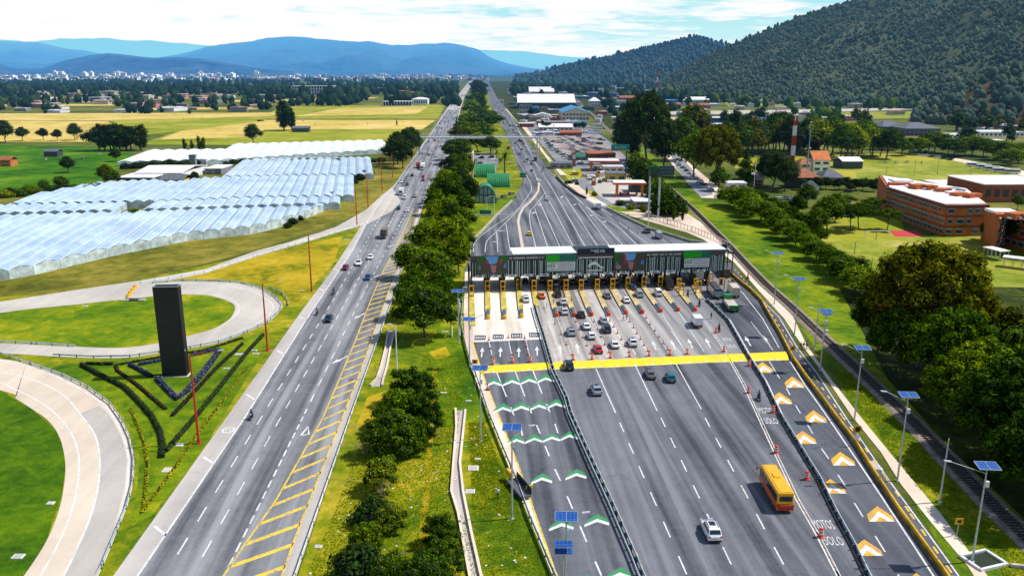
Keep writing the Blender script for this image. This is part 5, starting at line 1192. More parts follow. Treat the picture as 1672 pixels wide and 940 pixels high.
# ---- lamps
def arm_lamp(x_, yb, yt, tipx, tipy, col, label, group, solar=False, name='street_lamp'):
    p = P(x_, yb); top = V(x_+(0 if tipx is None else 0), yt, p.y); h = top.z
    t = thing(name, label, 'street lamp', (p.x, p.y, 0.04), 0, group)
    m = {'red': REDP, 'galv': GALV, 'white': WHITE}[col]
    b = MB(); r0 = 0.15 if col != 'red' else 0.24; b.lathe([(r0*2.1, 0), (r0*2.1, .12), (r0, .14), (r0*.55, h)], 8); b.build('pole', m, t)
    if tipx is not None:
        tip = V(tipx, tipy, p.y-1.0 if col == 'red' else p.y)-p; st = Vector((0, 0, h if col == 'red' else h*.93)); b = MB(); b.tube(st, tip, .06, .045, 6); b.build('arm', m, t)
        d = (tip-st).normalized(); b = MB(); b.extr([tip+Vector((0, -.16, 0)), tip+Vector((0, .16, 0)), tip+Vector((0, .12, .12)), tip+Vector((0, -.12, .12))], (0, 0, 0), Vector((.9*(1 if d.x > 0 else -1), 0, .12)))
        b.build('lamp_head', mat('lamp_head_grey', (.6, .63, .66), .4), t, norm=True)
    if solar:
        b = MB(); b.box((0, 0, 0), (2.5, 1.7, .06)); pn = b.build('solar_panel', SOLAR, t, bevel=0.0); pn.location = (0, 0, h+.1); pn.rotation_euler = (R(8), R(0), R(-4))
        b = MB(); 
        for q, s_ in (((0, -.87), (2.58, .05)), ((0, .87), (2.58, .05)), ((-1.27, 0), (.05, 1.7)), ((1.27, 0), (.05, 1.7)), ((0, 0), (.05, 1.7))): b.box((q[0], q[1], -.01), (s_[0], s_[1], .09))
        fr = b.build('frame', GALV, pn)
        b = MB(); b.box((0.2, -.15, h*.80), (.42, .3, .75)); b.build('battery_box', WHITE, t)
    return t
G1 = 'solar street lamps along the footpath'
for args in [(1587, 917, 762, 1553, 754, 'nearest solar street lamp of the footpath row, at the lower right'), (1465, 785, 646, 1448, 640, 'second nearest solar street lamp of the footpath row'), (1395, 685, 569, 1382, 563, 'third nearest solar lamp of the footpath row'), (1339, 605, 509, 1328, 503, 'solar lamp of the footpath row with an extra low panel behind it'), (1297, 548, 456, 1286, 450, 'fifth nearest solar lamp of the footpath row'), (1264, 497, 414, 1254, 410, 'farthest solar lamp of the footpath row, nearest the canopy')]:
    arm_lamp(*args[:5], 'galv', args[5], G1, True)
for a in [(836, 847, 699, 863, 696, 'solar lamp in the grass beside the yellow hatch of the electronic lanes'), (785, 720, 602, 806, 596, 'solar lamp left of the yellow hump'), (767, 600, 522, 782, 516, 'solar lamp beside the electronic lane pictograms'), (749, 560, 476, 756, 470, 'solar lamp in the grass left of the toll islands'), (922, 985, 845, 950, 838, 'solar lamp cut by the bottom edge, its panel over the green chevrons')]:
    arm_lamp(*a[:5], 'galv', a[5], 'solar street lamps left of the plaza', True)
def small_panels(x_, yb, ys_, label):
    p = P(x_, yb); t = thing('solar_panel_post', label, 'solar panel', (p.x, p.y, .04)); h = V(x_, ys_[0], p.y).z
    b = MB(); b.tube((0, 0, 0), (0, 0, h), .07, .06); b.build('post', GALV, t)
    for y_ in ys_:
        z_ = V(x_, y_, p.y).z; b = MB(); b.box((0, -.3, -.05), (2.0, .9, .06)); q = b.build('solar_panel', SOLAR, t); q.location = (0, 0, z_); q.rotation_euler = (R(12), 0, 0)
    b = MB(); b.lathe([(.3, 0), (.34, .3), (.34, .6), (.25, .7)], 10, (.4, 0, h*.35)); b.build('beacon_housing', WHITE, t)
small_panels(918, 1000, (884, 896), 'post with two small blue solar panels at the bottom edge of the electronic lanes')
small_panels(1345, 560, (512,), 'low post with one small solar panel beside the railway')
for a in [(325, 724, 579, 356, 573, 'nearest tall red lamp post, beside the tower garden'), (437, 573, 464, 456, 457, 'red lamp post in front of the loop ramp bend'), (509, 476, 384, 526, 379, 'red lamp post in the dry verge between slip road and highway')]:
    arm_lamp(*a[:5], 'red', a[5], 'red lamp posts of the interchange')
for i, a in enumerate([(583, 369, 304, 592, 300), (601, 338, 284, 609, 281), (624, 312, 253, 630, 250), (641, 290, 250, 647, 248), (661, 262, 226, 666, 224), (672, 245, 212, 676, 210)]):
    arm_lamp(*a, 'red', 'slim rusty red lamp post on the verge between the greenhouses and the highway', 'far red lamp posts')
arm_lamp(649, 616, 532, 640, 530, 'white', 'white lamp pole beside the short concrete channel', None)
arm_lamp(1330, 570, 495, None, None, 'galv', 'plain grey pole beside the railway between two solar lamps', None, name='pole')
arm_lamp(1534, 820, 716, None, None, 'galv', 'plain pale concrete pole between the two nearest footpath solar lamps', None, name='pole')
for i, (x_, b_, t_) in enumerate([(752, 400, 360), (766, 260, 238), (807, 352, 320), (1058, 372, 318), (1230, 318, 268), (795, 345, 322), (716, 290, 262), (723, 300, 270)]):
    arm_lamp(x_, b_, t_, x_+6, t_-1, 'white', 'thin white lamp pole near the green roofed buildings and service yard', 'thin white poles')
for i, (x_, b_, t_) in enumerate([(1430, 392, 380), (1420, 460, 422), (1395, 415, 395), (1393, 260, 235), (1640, 290, 268), (1582, 305, 275), (1590, 300, 285), (1530, 285, 258), (1492, 288, 262), (1445, 300, 272), (1700, 470, 440), (1560, 440, 415), (1205, 160, 145), (1300, 178, 160), (1462, 190, 172), (1612, 205, 180), (1645, 208, 184), (1625, 206, 190), (838, 700, 660)]):
    if i == 18: continue
    p = P(x_, b_); b = MB(); h = HT(b_, t_); b.lathe([(.16, 0), (.10, h)], 6); b.box((0, 0, h*.97), (.5, .1, .08)); o = b.build('fence_pole', PALEBARK); o.location = p; tag(o, 'thin weathered pole in the fields right of the railway', 'pole', 'thin poles right of the railway')

# ---- toll plaza
FY0 = P(770, 478); FY1 = P(1180, 466)
ux = (FY1-FY0); LEN = ux.length; ux.normalize(); uy = Vector((-ux.y, ux.x, 0)); ang = math.atan2(ux.y, ux.x)
toll = thing('toll_canopy', 'long green toll plaza canopy with white fins and billboards spanning all lanes', 'toll plaza', (FY0.x, FY0.y, 0), ang)
Minv = Matrix.Translation(FY0) @ Matrix.Rotation(ang, 4, 'Z'); MI = Minv.inverted()
def fx(px_):      # along-facade coordinate of a picture column (at facade height 8 m)
    lo, hi = -20, LEN+20
    for _ in range(40):
        m_ = (lo+hi)/2; w_ = FY0+ux*m_+Vector((0, 0, 8)); d_ = w_-Vector((0, 0, CH)); f_ = d_.y*CT-d_.z*ST; X_ = 836+F*d_.x/f_
        if X_ < px_: lo = m_
        else: hi = m_
    return lo
ZB, ZTOP = 4.5, 10.5
DG = mat('dark_green_cladding', (0.006, 0.035, 0.032), .5, var=.3); TEAL = mat('teal_panel', (0.0, 0.16, 0.11), .5); BRT = mat('bright_green_panel', (0.0, 0.42, 0.0), .5); FIN = mat('pale_fin', (0.50, 0.60, 0.60), .5, var=.2)
BROWN = mat('grey_brown_cladding', (0.075, 0.065, 0.06), .6)
b = MB(); b.box((LEN/2, .35, ZB), (LEN+.4, .5, ZTOP-ZB)); b.build('facade', DG, toll)
b = MB(); b.box((LEN/2, .03, ZTOP-1.35), (LEN+.3, .1, 1.3)); b.build('fascia', BROWN, toll)
b = MB(); x_ = 0.4; r_ = random.Random(12)
while x_ < LEN-.2:
    w_ = r_.choice((.10, .16, .22)); z1 = ZTOP-1.5; b.box((x_, -.0-.08, ZB+r_.uniform(-.3, .2)), (w_, .14, z1-ZB)); x_ += r_.choice((.42, .55, .8, 1.05))
fins = b.build('fins', FIN, toll)
b = MB(); b.box((LEN/2, 7.2, 5.6), (LEN, 13.0, .35)); b.build('roof', mat('roof_grey', (.16, .16, .17), .8), toll)
b = MB(); xa, xb, xc = fx(838), fx(942), fx(1003); b.box(((xa+xb)/2, 5.0, ZTOP-.1), (xb-xa, 9.0, .35)); b.build('white_roof', WHITE, toll)
b = MB(); b.box(((xc+LEN)/2+.3, 5.0, ZTOP-.1), (LEN-xc+.6, 9.0, .35)); b.build('white_roof', WHITE, toll)
b = MB(); b.box(((xb+xc)/2, 5.0, ZTOP-.1), (xc-xb, 9.0, .3)); b.build('roof_infill', DG, toll)
b = MB(); sgx, sgw = (xb+xc)/2, xc-xb-.1; b.box((sgx, .0, ZTOP-.25), (sgw, .3, 1.75)); sb = b.build('sign_board', mat('navy_sign', (.004, .014, .03), .4), toll)
def flat_text(s_, size, m, parent, loc, wx=None):
    me = text_mesh(s_, size, m, 'lettering'); o = link('lettering', me, parent); o.location = loc; o.rotation_euler = (R(90), 0, 0)
    if wx: ex = max(v.co.x for v in me.vertices)-min(v.co.x for v in me.vertices); o.scale = (wx/ex, 1, 1)
    return o
b = MB(); zz = ZTOP+.72
def rect(mb, x0, x1, z0, z1, y=-.17): mb.poly([(x0, y, z0), (x1, y, z0), (x1, y, z1), (x0, y, z1)])
rect(b, sgx-1.6, sgx-.35, zz+.05, zz+.25); rect(b, sgx-.4, sgx-.18, zz-.45, zz+.3); 
rect(b, sgx-.05, sgx+.85, zz+.2, zz+.38); rect(b, sgx-.05, sgx+.85, zz-.55, zz-.4); rect(b, sgx-.05, sgx+.15, zz-.55, zz+.38); rect(b, sgx+.68, sgx+.85, zz-.55, zz+.38); rect(b, sgx+.3, sgx+.55, zz-.2, zz+.05)
rect(b, sgx+1.2, sgx+2.5, zz+.1, zz+.32); rect(b, sgx+1.2, sgx+2.6, zz-.38, zz-.14); rect(b, sgx+1.2, sgx+1.4, zz-.38, zz+.32); rect(b, sgx+2.0, sgx+2.2, zz-.38, zz+.32)
b.build('emblem', mat('sign_silver', (.55, .62, .66), .4), toll)
# lettering line along the fascia (too small to read in the photograph: broken strokes)
b = MB(); r_ = random.Random(3)
for xs0, xs1 in ((fx(832), fx(890)), (fx(1056), fx(1112))):
    x_ = xs0
    while x_ < xs1:
        w_ = r_.uniform(.16, .3); z_ = ZTOP-.95
        for k in range(2): rect(b, x_+k*.17, x_+k*.17+.07, z_, z_+.36, -.05)
        rect(b, x_+.07, x_+.17, z_+r_.choice((0, .15, .29)), z_+.07+r_.choice((0, .15, .29)), -.05)
        x_ += .36 if r_.random() > .14 else .8
rect(b, fx(944), fx(1000), ZTOP-1.28, ZTOP-1.02, -.06)
b.build('fascia_lettering', WHITE, toll)
# arched white emblem in the middle
b = MB(); cx_ = (fx(960)+fx(985))/2; W_ = (fx(985)-fx(960))/2
up, dn = [], []
for i in range(15):
    u = -1+i/7; up.append((cx_+u*W_, ZB+1.7+2.0*max(0, math.cos((u+.22)*1.35))**1.2 if u < .75 else ZB+2.15+.3*(u-.75))); dn.append((cx_+u*W_*(.97), ZB+1.55+1.25*max(0, math.cos((u+.22)*1.6))))
for i in range(14): b.poly([(dn[i][0], -.22, dn[i][1]), (dn[i+1][0], -.22, dn[i+1][1]), (up[i+1][0], -.22, up[i+1][1]), (up[i][0], -.22, up[i][1])])
rect(b, cx_-W_*1.15, cx_+W_*.9, ZB+.95, ZB+1.3, -.22); b.build('white_emblem', WHITE, toll)
# screens: flat colour shapes of the adverts
SCR = {k: mat('screen_'+k, c, .4, var=.12) for k, c in {'dark': (.07, .05, .045), 'green': (.0, .13, .01), 'sky': (.12, .38, .72), 'red': (.42, .03, .04), 'pink': (.45, .16, .22), 'brown': (.05, .06, .03), 'mint': (.02, .25, .13), 'blue': (.02, .25, .6)}.items()}
def ell(mb, x, z, rx, rz, y, n=12): mb.poly([(x+math.cos(2*math.pi*i/n)*rx, y, z+math.sin(2*math.pi*i/n)*rz) for i in range(n)])
def advert(x0, x1, alt=False):
    s_ = bpy.data.objects.new('led_screen', None); w_ = x1-x0; z0, z1 = ZB+.95, ZTOP-.1; h_ = z1-z0
    b = MB(); b.box(((x0+x1)/2, -.12, z0), (w_, .35, h_)); sc = b.build('led_screen', SCR['dark'], toll); bpy.data.objects.remove(s_)
    X = lambda u: x0+u*w_; Z = lambda v: z0+v*h_
    for key, shp in (('green', [('e', .16, .85, .13, .2), ('p', [(.75, .7), (1, .7), (1, 1), (.7, 1)])] if not alt else [('p', [(0, .5), (.12, .6), (.2, 1), (0, 1)])]), ('mint', [('e', .09, .38, .05, .14)]), ('brown', [('p', [(.2, 0), (.3, .25), (.45, .35), (.5, 0)]), ('p', [(.6, 0), (.66, .4), (.85, .35), (.95, 0)])]),
                     ('sky', [('p', [(.28, 1), (.7, 1), (.66, .66), (.58, .56), (.42, .56), (.36, .7)])]), ('red', [('e', .34, .68, .045, .12), ('e', .78, .7, .06, .13)] if not alt else [('p', [(.3, .95), (.36, .95), (.4, .4), (.3, .35)])]), ('pink', [('p', [(.44, .52), (.64, .48), (.6, .08), (.54, .02), (.48, .1)])] + ([('e', .13, .2, .1, .12)] if alt else [])), ('blue', [('p', [(.86, .35), (.95, .3), (.95, .6), (.88, .55)])])):
        b = MB()
        for s_ in shp:
            yy = -.305 - 0.004*list(SCR).index(key)
            if s_[0] == 'e': ell(b, X(s_[1]), Z(s_[2]), s_[3]*w_, s_[4]*h_, yy)
            else: b.poly([(X(u), yy, Z(v)) for u, v in s_[1]])
        if b.f: b.build('picture_shape', SCR[key], sc)
advert(fx(778), fx(829)); advert(fx(1003), fx(1053), True)
for x0, x1 in ((fx(891), fx(941)), (fx(1115), fx(1160))):
    w_ = x1-x0; b = MB(); b.box(((x0+x1)/2, -.1, ZB+1.0), (w_, .3, ZTOP-ZB-1.1)); bl = b.build('billboard', DG if x0 > 40 else TEAL, toll)
    b = MB(); rect(b, x0+.05, x0+w_*.45 if x0 < 40 else x0+w_*.66, ZTOP-1.9, ZTOP-.15, -.27); b.build('green_field', BRT, bl)
    b = MB(); rect(b, x0+w_*.45 if x0 < 40 else x0+w_*.66, x1-.05, ZTOP-1.9, ZTOP-.15, -.274); b.build('teal_field', TEAL, bl)
    b = MB(); rect(b, x0+.4, x1-.4, ZB+1.3, ZTOP-2.1, -.28); wb = b.build('white_field', WHITE, bl)
    b = MB(); hh = ZTOP-2.1-ZB-1.3
    for k in range(4):
        zq = ZB+1.3+hh*(.12+.23*k); rect(b, x0+.6 if k not in (1, 2) else x0+w_*.36, x1-.6, zq, zq+hh*.09, -.285)
    b.build('text_lines', mat('slate_text', (.12, .16, .22), .6), bl)
    b = MB(); r_ = random.Random(2)
    for k in range(5): rect(b, x0+.6+k*.45, x0+.9+k*.45, ZB+1.3+hh*.35, ZB+1.3+hh*.75, -.286)
    b.build('green_letters', mat('letter_green', (.06, .3, .08), .6), bl)
# lane number boards, pillars and booths
ISL = [(770, 486, 772, 545), (796, 477, 797, 521), (821, 478, 824, 521), (847, 474, 852, 519), (872, 477, 878, 512), (898, 477, 909, 517), (924, 476, 938, 517), (949, 476, 966, 516), (975, 475, 994, 516), (1000, 474, 1022, 513), (1025, 472, 1049, 512), (1051, 470, 1079, 510), (1078, 470, 1107, 508), (1108, 474, 1135, 508), (1136, 474, 1150, 499), (1160, 466, 1176, 482)]
b = MB()
for i, (x0_, y0_, x1_, y1_) in enumerate(ISL):
    pass
bp_ = MB()
for i in range(17):
    x_ = LEN*i/16; bp_.box((x_, 1.2, 0), (.55, .55, ZB)); bp_.box((x_, 12.2, 0), (.55, .55, 5.6))
bp_.build('pillar', BLK, toll)['kind'] = 'stuff'
for i in range(15):
    xm = LEN*(i+.5)/16; b = MB(); b.box((xm, -.32, ZB-.1), (2.6, .12, .65)); lb = b.build('lane_board', mat('lane_board_white', (.62, .72, .76), .5, var=.15), toll); b = MB(); b.box((xm, -.4, ZB+.05), (1.2, .04, .34)); b.build('symbol', mat('slate_symbol', (.10, .14, .2), .5), lb)
ISC = mat('cream_island', (0.62, 0.47, 0.22), .85, var=.35, scale=.7); YST = mat('island_yellow', (0.62, 0.50, 0.10), .8, var=.4, scale=.7)
ATT = mat('attenuator_green_grey', (.10, .15, .15), .5, var=.4)
ORD = ['first', 'second', 'third', 'fourth', 'fifth', 'sixth', 'seventh', 'eighth', 'ninth', 'tenth', 'eleventh', 'twelfth', 'thirteenth', 'fourteenth', 'fifteenth', 'sixteenth']
for i, (x0_, y0_, x1_, y1_) in enumerate(ISL):
    A, B = P(x0_, y0_), P(x1_, y1_); d = B-A; L = d.length; d.normalize(); rz = math.atan2(d.x, -d.y)   # local -Y points to the tip
    t = thing('toll_island', ORD[i]+' toll island from the left, a narrow yellow-edged kerb with a yellow gauge frame', 'toll island', tuple(A), rz, 'toll islands')
    e = 10.0 if L > 12 else 6.0
    b = MB(); b.wall([(0, 18, 0), (0, 0, 0), (0, -(L-e*.62), 0)], 1.45, 0.06, 0.32); b.build('kerb', ISC if i > 4 else YST, t, norm=True)
    b = MB(); b.wall([(-.76, 18, 0), (-.76, 0, 0), (-.76, -(L-e*.62), 0)], 0.1, 0.05, 0.34); b.build('dark_kerb_face', BLK, t, norm=True)
    # gauge frame
    b = MB(); fw, fh = 1.1, 3.2
    for sx in (-1, 1): b.box((sx*fw/2, 0, .32), (.24, .3, fh))
    b.box((0, 0, fh+.0), (fw+.3, .34, .34)); b.box((0, 0, 1.7), (fw-.2, .3, .25)); b.box((0, 0, .33), (fw-.2, .34, .45)); b.build('gauge_frame', YEL, t, bevel=.05)
    # nose: dark crash cushion with an orange drum
    if i not in (0, 4, 14, 15):
        yl = -(L-e*.62)
        b = MB(); b.box((0, yl-e*.3, .1), (.85, e*.55, .75), 0); b.build('crash_cushion', ATT, t, bevel=.08)
        b = MB(); 
        for sx in (-.55, .55): b.box((sx, yl-e*.3, .12), (.08, e*.6, .35))
        b.build('side_rail', WHITE, t)
        b = MB(); b.lathe([(.5, 0), (.52, .9), (.4, 1.05)], 12, (0, yl-e*.62, .07)); b.build('end_drum', ORG if i > 4 else YEL, t)
    # booth under the canopy
    if i not in (0,):
        b = MB(); b.box((0, 7.5, .32), (1.5, 3.2, 1.0)); b.box((0, 7.5, 2.5), (1.8, 3.6, .25))
        for sx, sy in ((-.7, 5.95), (.7, 5.95), (-.7, 9.05), (.7, 9.05)): b.box((sx, sy, 1.32), (.1, .1, 1.2))
        bo = thing('toll_booth', ORD[i]+' dark toll booth from the left, in the shade under the canopy', 'toll booth', tuple(A), rz, 'toll booths under the canopy')
        b.build('cabin', BLK, bo); b = MB(); b.box((0, 7.5, 1.33), (1.36, 3.0, 1.15)); b.build('window', DGLASS, bo)
        b = MB(); b.box((.95, 4.4, .33), (.12, .5, 1.6)); b.build('ticket_post', WHITE, bo); b = MB(); b.box((.3, 3.2, .33), (.45, .5, 1.3)); b.build('cash_machine', YEL, bo)
for i, (x_, y_) in enumerate([(1112, 484), (1140, 480), (1178, 475)]):
    c = P(x_, y_); t = thing('gauge_frame', ('extra yellow gauge frame on the thirteenth island', 'yellow gauge frame beside the truck lane', 'yellow gauge frame in front of the rightmost truck lane')[i], 'frame', tuple(c), R(4)); b = MB()
    for sx in (-.7, .7): b.box((sx, 0, 0), (.28, .3, 3.6))
    b.box((0, 0, 3.5), (1.68, .3, .3)); b.box((0, 0, 1.7), (1.2, .28, .22)); b.build('frame', YEL, t, bevel=.04)
# gantry box at the right end of the canopy
t = thing('equipment_gantry', 'dark steel equipment gantry attached beside the right end of the toll canopy', 'gantry', tuple(P(1186, 452)), ang); b = MB()
for sx in (-1.6, 1.6):
    for sy in (0, 4): b.box((sx, sy, 0), (.25, .25, 7.4))
for z_ in (4.6, 7.3): b.box((0, 0, z_), (3.5, .22, .22)); b.box((0, 4, z_), (3.5, .22, .22)); b.box((-1.6, 2, z_), (.22, 4, .22)); b.box((1.6, 2, z_), (.22, 4, .22))
b.build('frame', BLK, t); b = MB(); b.box((-.6, 1.5, 7.5), (1.3, 1.2, 2.4)); b.build('cabinet', mat('dark_teal_box', (.01, .05, .06), .5), t)

# ---- cones and drums
def drum_proto():
    t = thing('traffic_drum', '', 'traffic drum'); b = MB(); b.lathe([(.42, 0), (.42, .12), (.3, .14), (.27, 1.2), (.2, 1.3)], 12); b.build('barrel', ORG, t)
    b = MB(); b.lathe([(.312, .45), (.306, .65)], 12); b.lathe([(.298, .85), (.292, 1.02)], 12); b.build('reflective_band', WHITE, t); return t
def cone_proto():
    t = thing('traffic_cone', '', 'traffic cone'); b = MB(); b.box((0, 0, 0), (.5, .5, .06)); b.build('base', RUB, t); b = MB(); b.lathe([(.19, .06), (.05, .9), (.03, .95)], 10); b.build('cone', ORG, t)
    b = MB(); b.lathe([(.148, .4), (.115, .58)], 10); b.build('reflective_band', WHITE, t); return t
DR, CN = drum_proto(), cone_proto(); first = {'d': True, 'c': True}
def put(proto, key, x_, y_, label, group, z=.08, s=1.0):
    p = P(x_, y_); p.z = z
    if first[key]:
        first[key] = False; proto.location = p; proto['label'] = label; proto['group'] = group; proto.scale = (s, s, s); return proto
    return tree_copy(proto, p, 0, label, group, s)
HD = [(806, 594), (837, 591), (866, 590), (936, 587), (967, 586), (997, 584), (1028, 582), (1060, 580.5), (1094, 579), (1122, 577.5), (1182, 573.5)]
for i, (x_, y_) in enumerate(HD): put(DR, 'd', x_, y_+1, ORD[i]+' orange and white drum from the left along the upper edge of the yellow hump', 'drums along the yellow hump', .08, 1.0)
for x_, y_, l in ((1223, 598, 'red drum just below the right part of the hump at the barrier'), (1222, 642, 'red and white drum on the motorcycle line opposite the rider in blue'), (1262, 674, 'red drum against the barrier beside the word MOTO'), (1267, 740, 'red and white drum on the motorcycle line above the yellow bus'), (1317, 783, 'red drum lying at the barrier right of the bus'), (1340, 877, 'red and white drum between the words MOTOS and SOLO'), (1169, 544, 'red drum on the line beside the motorcyclist above the hump')):
    put(DR, 'd', x_, y_, l, None, .08, 1.05)
CL = [((906, 530), (934, 580), 4), ((940, 526), (964, 578), 5), ((970, 526), (994, 576), 5), ((996, 524), (1026, 576), 6), ((1028, 526), (1058, 574), 6), ((1055, 520), (1090, 572), 6), ((798, 556), (804, 584), 3), ((830, 552), (836, 580), 2), ((857, 553), (863, 580), 3)]
for i, (a, b_, n) in enumerate(CL):
    for k in range(n):
        u = k/(n-1); put(CN, 'c', a[0]+(b_[0]-a[0])*u+hr.uniform(-.6, .6), a[1]+(b_[1]-a[1])*u, 'small orange cone in the cone lines leading from the island noses to the hump', 'cones between island noses and hump', .08, 1.0)
put(CN, 'c', 796, 637, 'single orange cone left of the first green chevrons', None, .08, 1.6); put(CN, 'c', 1221, 455, 'red cone on the path right of the canopy', None, .08, 2.0)
# yellow water barriers on the slip road
for i, (x_, y_) in enumerate([(210, 485), (213, 480), (217, 475), (221, 470)]):
    c = P(x_, y_); b = MB(); b.box((0, 0, 0), (1.5, .7, .9), 0, .7); b.box((0, 0, .9), (.9, .3, .12)); o = b.build('water_barrier', YEL, bevel=.06); o.location = c; o.rotation_euler = (0, 0, R(70)); tag(o, 'yellow plastic water barrier in the short row closing the loop ramp', 'barrier', 'yellow barriers closing the ramp')
# fallen culvert
c = P(218, 491); t = thing('culvert', 'eroded concrete culvert hole at the edge of the loop island', 'culvert', tuple(c)); b = MB(); b.box((-2.5, 0, 0), (2.2, 1.0, .35)); b.box((2.2, .2, 0), (1.8, 1.2, .3)); b.box((0, 1.2, 0), (5.5, .3, .5)); b.build('kerb_stones', JBAR, t); b = MB(); b.poly([(-1.6, -.9, .075), (1.8, -.7, .075), (1.9, .9, .075), (-1.7, .9, .075)]); b.build('hole', BLK, t)
# yellow/black hazard signs
for x_, yb, yt, l, sh in ((776, 640, 590, 'small square yellow warning sign on the left plaza guardrail', 0), (1292, 590, 568, 'yellow and black sign board where the hump meets the yellow barrier', 0), (1397, 728, 700, 'round yellow sign with a white one under it on the yellow barrier', 1), (1562, 875, 850, 'small orange sign on a stake in the grass right of the footpath', 0), (1195, 470, 458, 'small yellow sign beside the yellow barrier near the canopy', 0), (1306, 362+20, 375, None, 0)):
    if l is None: continue
    p = P(x_, yb); h = HT(yb, yt); t = thing('road_sign', l, 'road sign', tuple(p)); b = MB(); b.tube((0, 0, 0), (0, 0, h), .05); b.build('post', GALV, t)
    b = MB()
    if sh: b.tube((0, -.08, h), (0, -.02, h), .75, .75, 16)
    else: b.box((0, -.08, h-.45), (1.1, .06, .9))
    b.build('plate', YEL, t)
    b = MB()
    if sh: b.tube((0, -.1, h), (0, -.085, h), .45, .45, 16)
    else: b.box((0, -.12, h-.2), (.5, .02, .4))
    b.build('symbol', BLK, t)
    if sh: b = MB(); b.tube((0, -.08, h-1.4), (0, -.02, h-1.4), .45, .45, 14); b.build('lower_plate', WHITE, t)
# parked compressor trailer / hatch on the left lane
t = thing('utility_trailer', 'dark trailer with a yellow winch and tail board beside the electronic lanes', 'trailer', tuple(P(857, 815)), R(22)); b = MB(); b.box((0, 2.4, .35), (1.7, 5.6, .5)); b.build('bed', mat('trailer_grey', (.12, .12, .14), .6), t, bevel=.05)
b = MB(); b.box((.85, 2.4, .85), (.08, 5.6, 1.0)); b.build('side_board', BLK, t); b = MB(); b.box((-.1, 6.0, .8), (.5, 1.4, 1.1)); b.box((.1, 5.2, 1.4), (.3, 1.2, .3)); b.build('winch', YEL, t, bevel=.06); b = MB(); b.box((1.25, 1.2, .9), (1.1, .2, .55)); b.build('tail_board', mat('board_yellow', (.85, .75, .02), .5), t)
b = MB()
for sx in (-.8, .8):
    for sy in (.8, 4.0): b.tube((sx-.12, sy, .32), (sx+.12, sy, .32), .32, .32, 12)
b.build('wheels', RUB, t)

# ---- footbridges
def footbridge(pts, z_, th, cols, label):
    A = P(*pts[0]); t = thing('footbridge', label, 'footbridge', (A.x, A.y, 0)); 
    w3 = [V(*q) - Vector((A.x, A.y, 0)) for q in pts_w]; return t
def bridge(y_deck, xs_, yg, h, label, cols, thick=1.0, wid=3.0):
    Y = P(836, yg).y; A = V(xs_[0], y_deck, Y); t = thing('footbridge', label, 'footbridge', (A.x, Y, 0)); Z = A.z; b = MB()
    x1 = V(xs_[-1], y_deck, Y).x-A.x; b.box((x1/2, 0, Z-thick), (x1, wid, thick)); b.build('deck', WHITE, t); b = MB()
    for sy in (-wid/2, wid/2):
        b.box((x1/2, sy, Z+1.1), (x1, .1, .14)); b.box((x1/2, sy, Z+.5), (x1, .06, .08))
        n = int(x1/3)
        for k in range(n+1): b.box((x1*k/n, sy, Z), (.1, .1, 1.1))
    b.build('railing', GALV, t)
    for c in cols: xx = V(c, y_deck, Y).x-A.x; b = MB(); b.box((xx, 0, 0), (1.3, 1.0, Z-thick), 0, .85); b.build('column', WHITE, t)
    return t, Z, Y
bridge(223.5, (683, 880), 252, 13, 'white footbridge crossing both carriageways with square white columns', (684, 741, 804, 877), 1.3)
t = thing('footbridge_stairs', 'cream zigzag ramp landing at the right end of the footbridge', 'stairs', tuple(P(875, 250))); b = MB(); q0 = P(875, 250)
for k, (x_, y_, z_) in enumerate(((872, 252, 2), (880, 250, 5), (872, 247, 8), (880, 244, 11))):
    c = P(x_, y_)-q0; b.box((c.x, c.y, z_), (7, 2.2, .4), .3)
for sx in (-3, 3): b.box((sx, 1.0, 0), (.5, .5, 12))
b.build('ramp', A_walk, t)
bridge(163, (781, 823), 172, 10, 'small far footbridge over the right carriageway beyond the large one', (782, 822), 1.6)
bridge(155, (752, 772), 158, 8, 'pale flyover crossing the far end of the left carriageway', (753, 770), 2.5, 10)
# ---- billboards
def billboard(x0, x1, yt, ybm, yg, pole_x, m, label, txt=None, pm=None):
    Y = P(836, yg).y; A = V(x0, ybm, Y); B = V(x1, yt, Y); t = thing('billboard', label, 'billboard', (A.x, Y, 0)); w_ = B.x-A.x; b = MB(); b.box((w_/2, 0, A.z), (w_, .8, B.z-A.z)); b.build('panel', m, t)
    b = MB(); px_ = V(pole_x, ybm, Y).x-A.x; b.lathe([(.5, 0), (.4, A.z+.1)], 10, (px_, .2, 0)); b.build('column', pm or GALV, t)
    b = MB(); b.box((w_/2, -.5, A.z-.7), (w_+.3, 1.3, .5)); b.build('catwalk', mat('ochre_trim', (.5, .3, .06), .6) if txt else BLK, t)
    if txt: o = flat_text(txt, (B.z-A.z)*.55, mat('cream_letters', (.65, .62, .25), .5), t, (w_*.5, -.42, (A.z+B.z)/2), w_*.6)
    return t, w_, A.z, B.z
billboard(998, 1028, 236, 245, 283, 1023, mat('teal_billboard', (0.0, 0.22, 0.24), .5), 'teal roadside billboard with cream lettering on a blue column', 'Buen Bife', mat('blue_column', (.01, .05, .16), .5))
t, w_, za, zb = billboard(1076, 1101, 271, 286, 355, 1078, mat('dark_billboard', (.015, .05, .065), .4), 'dark blue-green roadside billboard on a tall pole beside the railway', None)
b = MB()
for k in range(7):
    for j in range(2): b.box((w_*(.12+k*.12), -.42, za+(zb-za)*(.2+.4*j)), (w_*.08, .04, (zb-za)*.25))
b.build('lettering', mat('faint_letters', (.05, .12, .15), .5), t)
billboard(1060, 1074, 271, 284, 350, 1062, mat('green_backed_billboard', (.03, .10, .05), .6), 'second billboard seen edge on, left of the dark roadside billboard', None)
billboard(843, 858, 163, 167, 176, 850, mat('green_sign', (.0, .16, .12), .5), 'small green sign above the white warehouse corner', None)
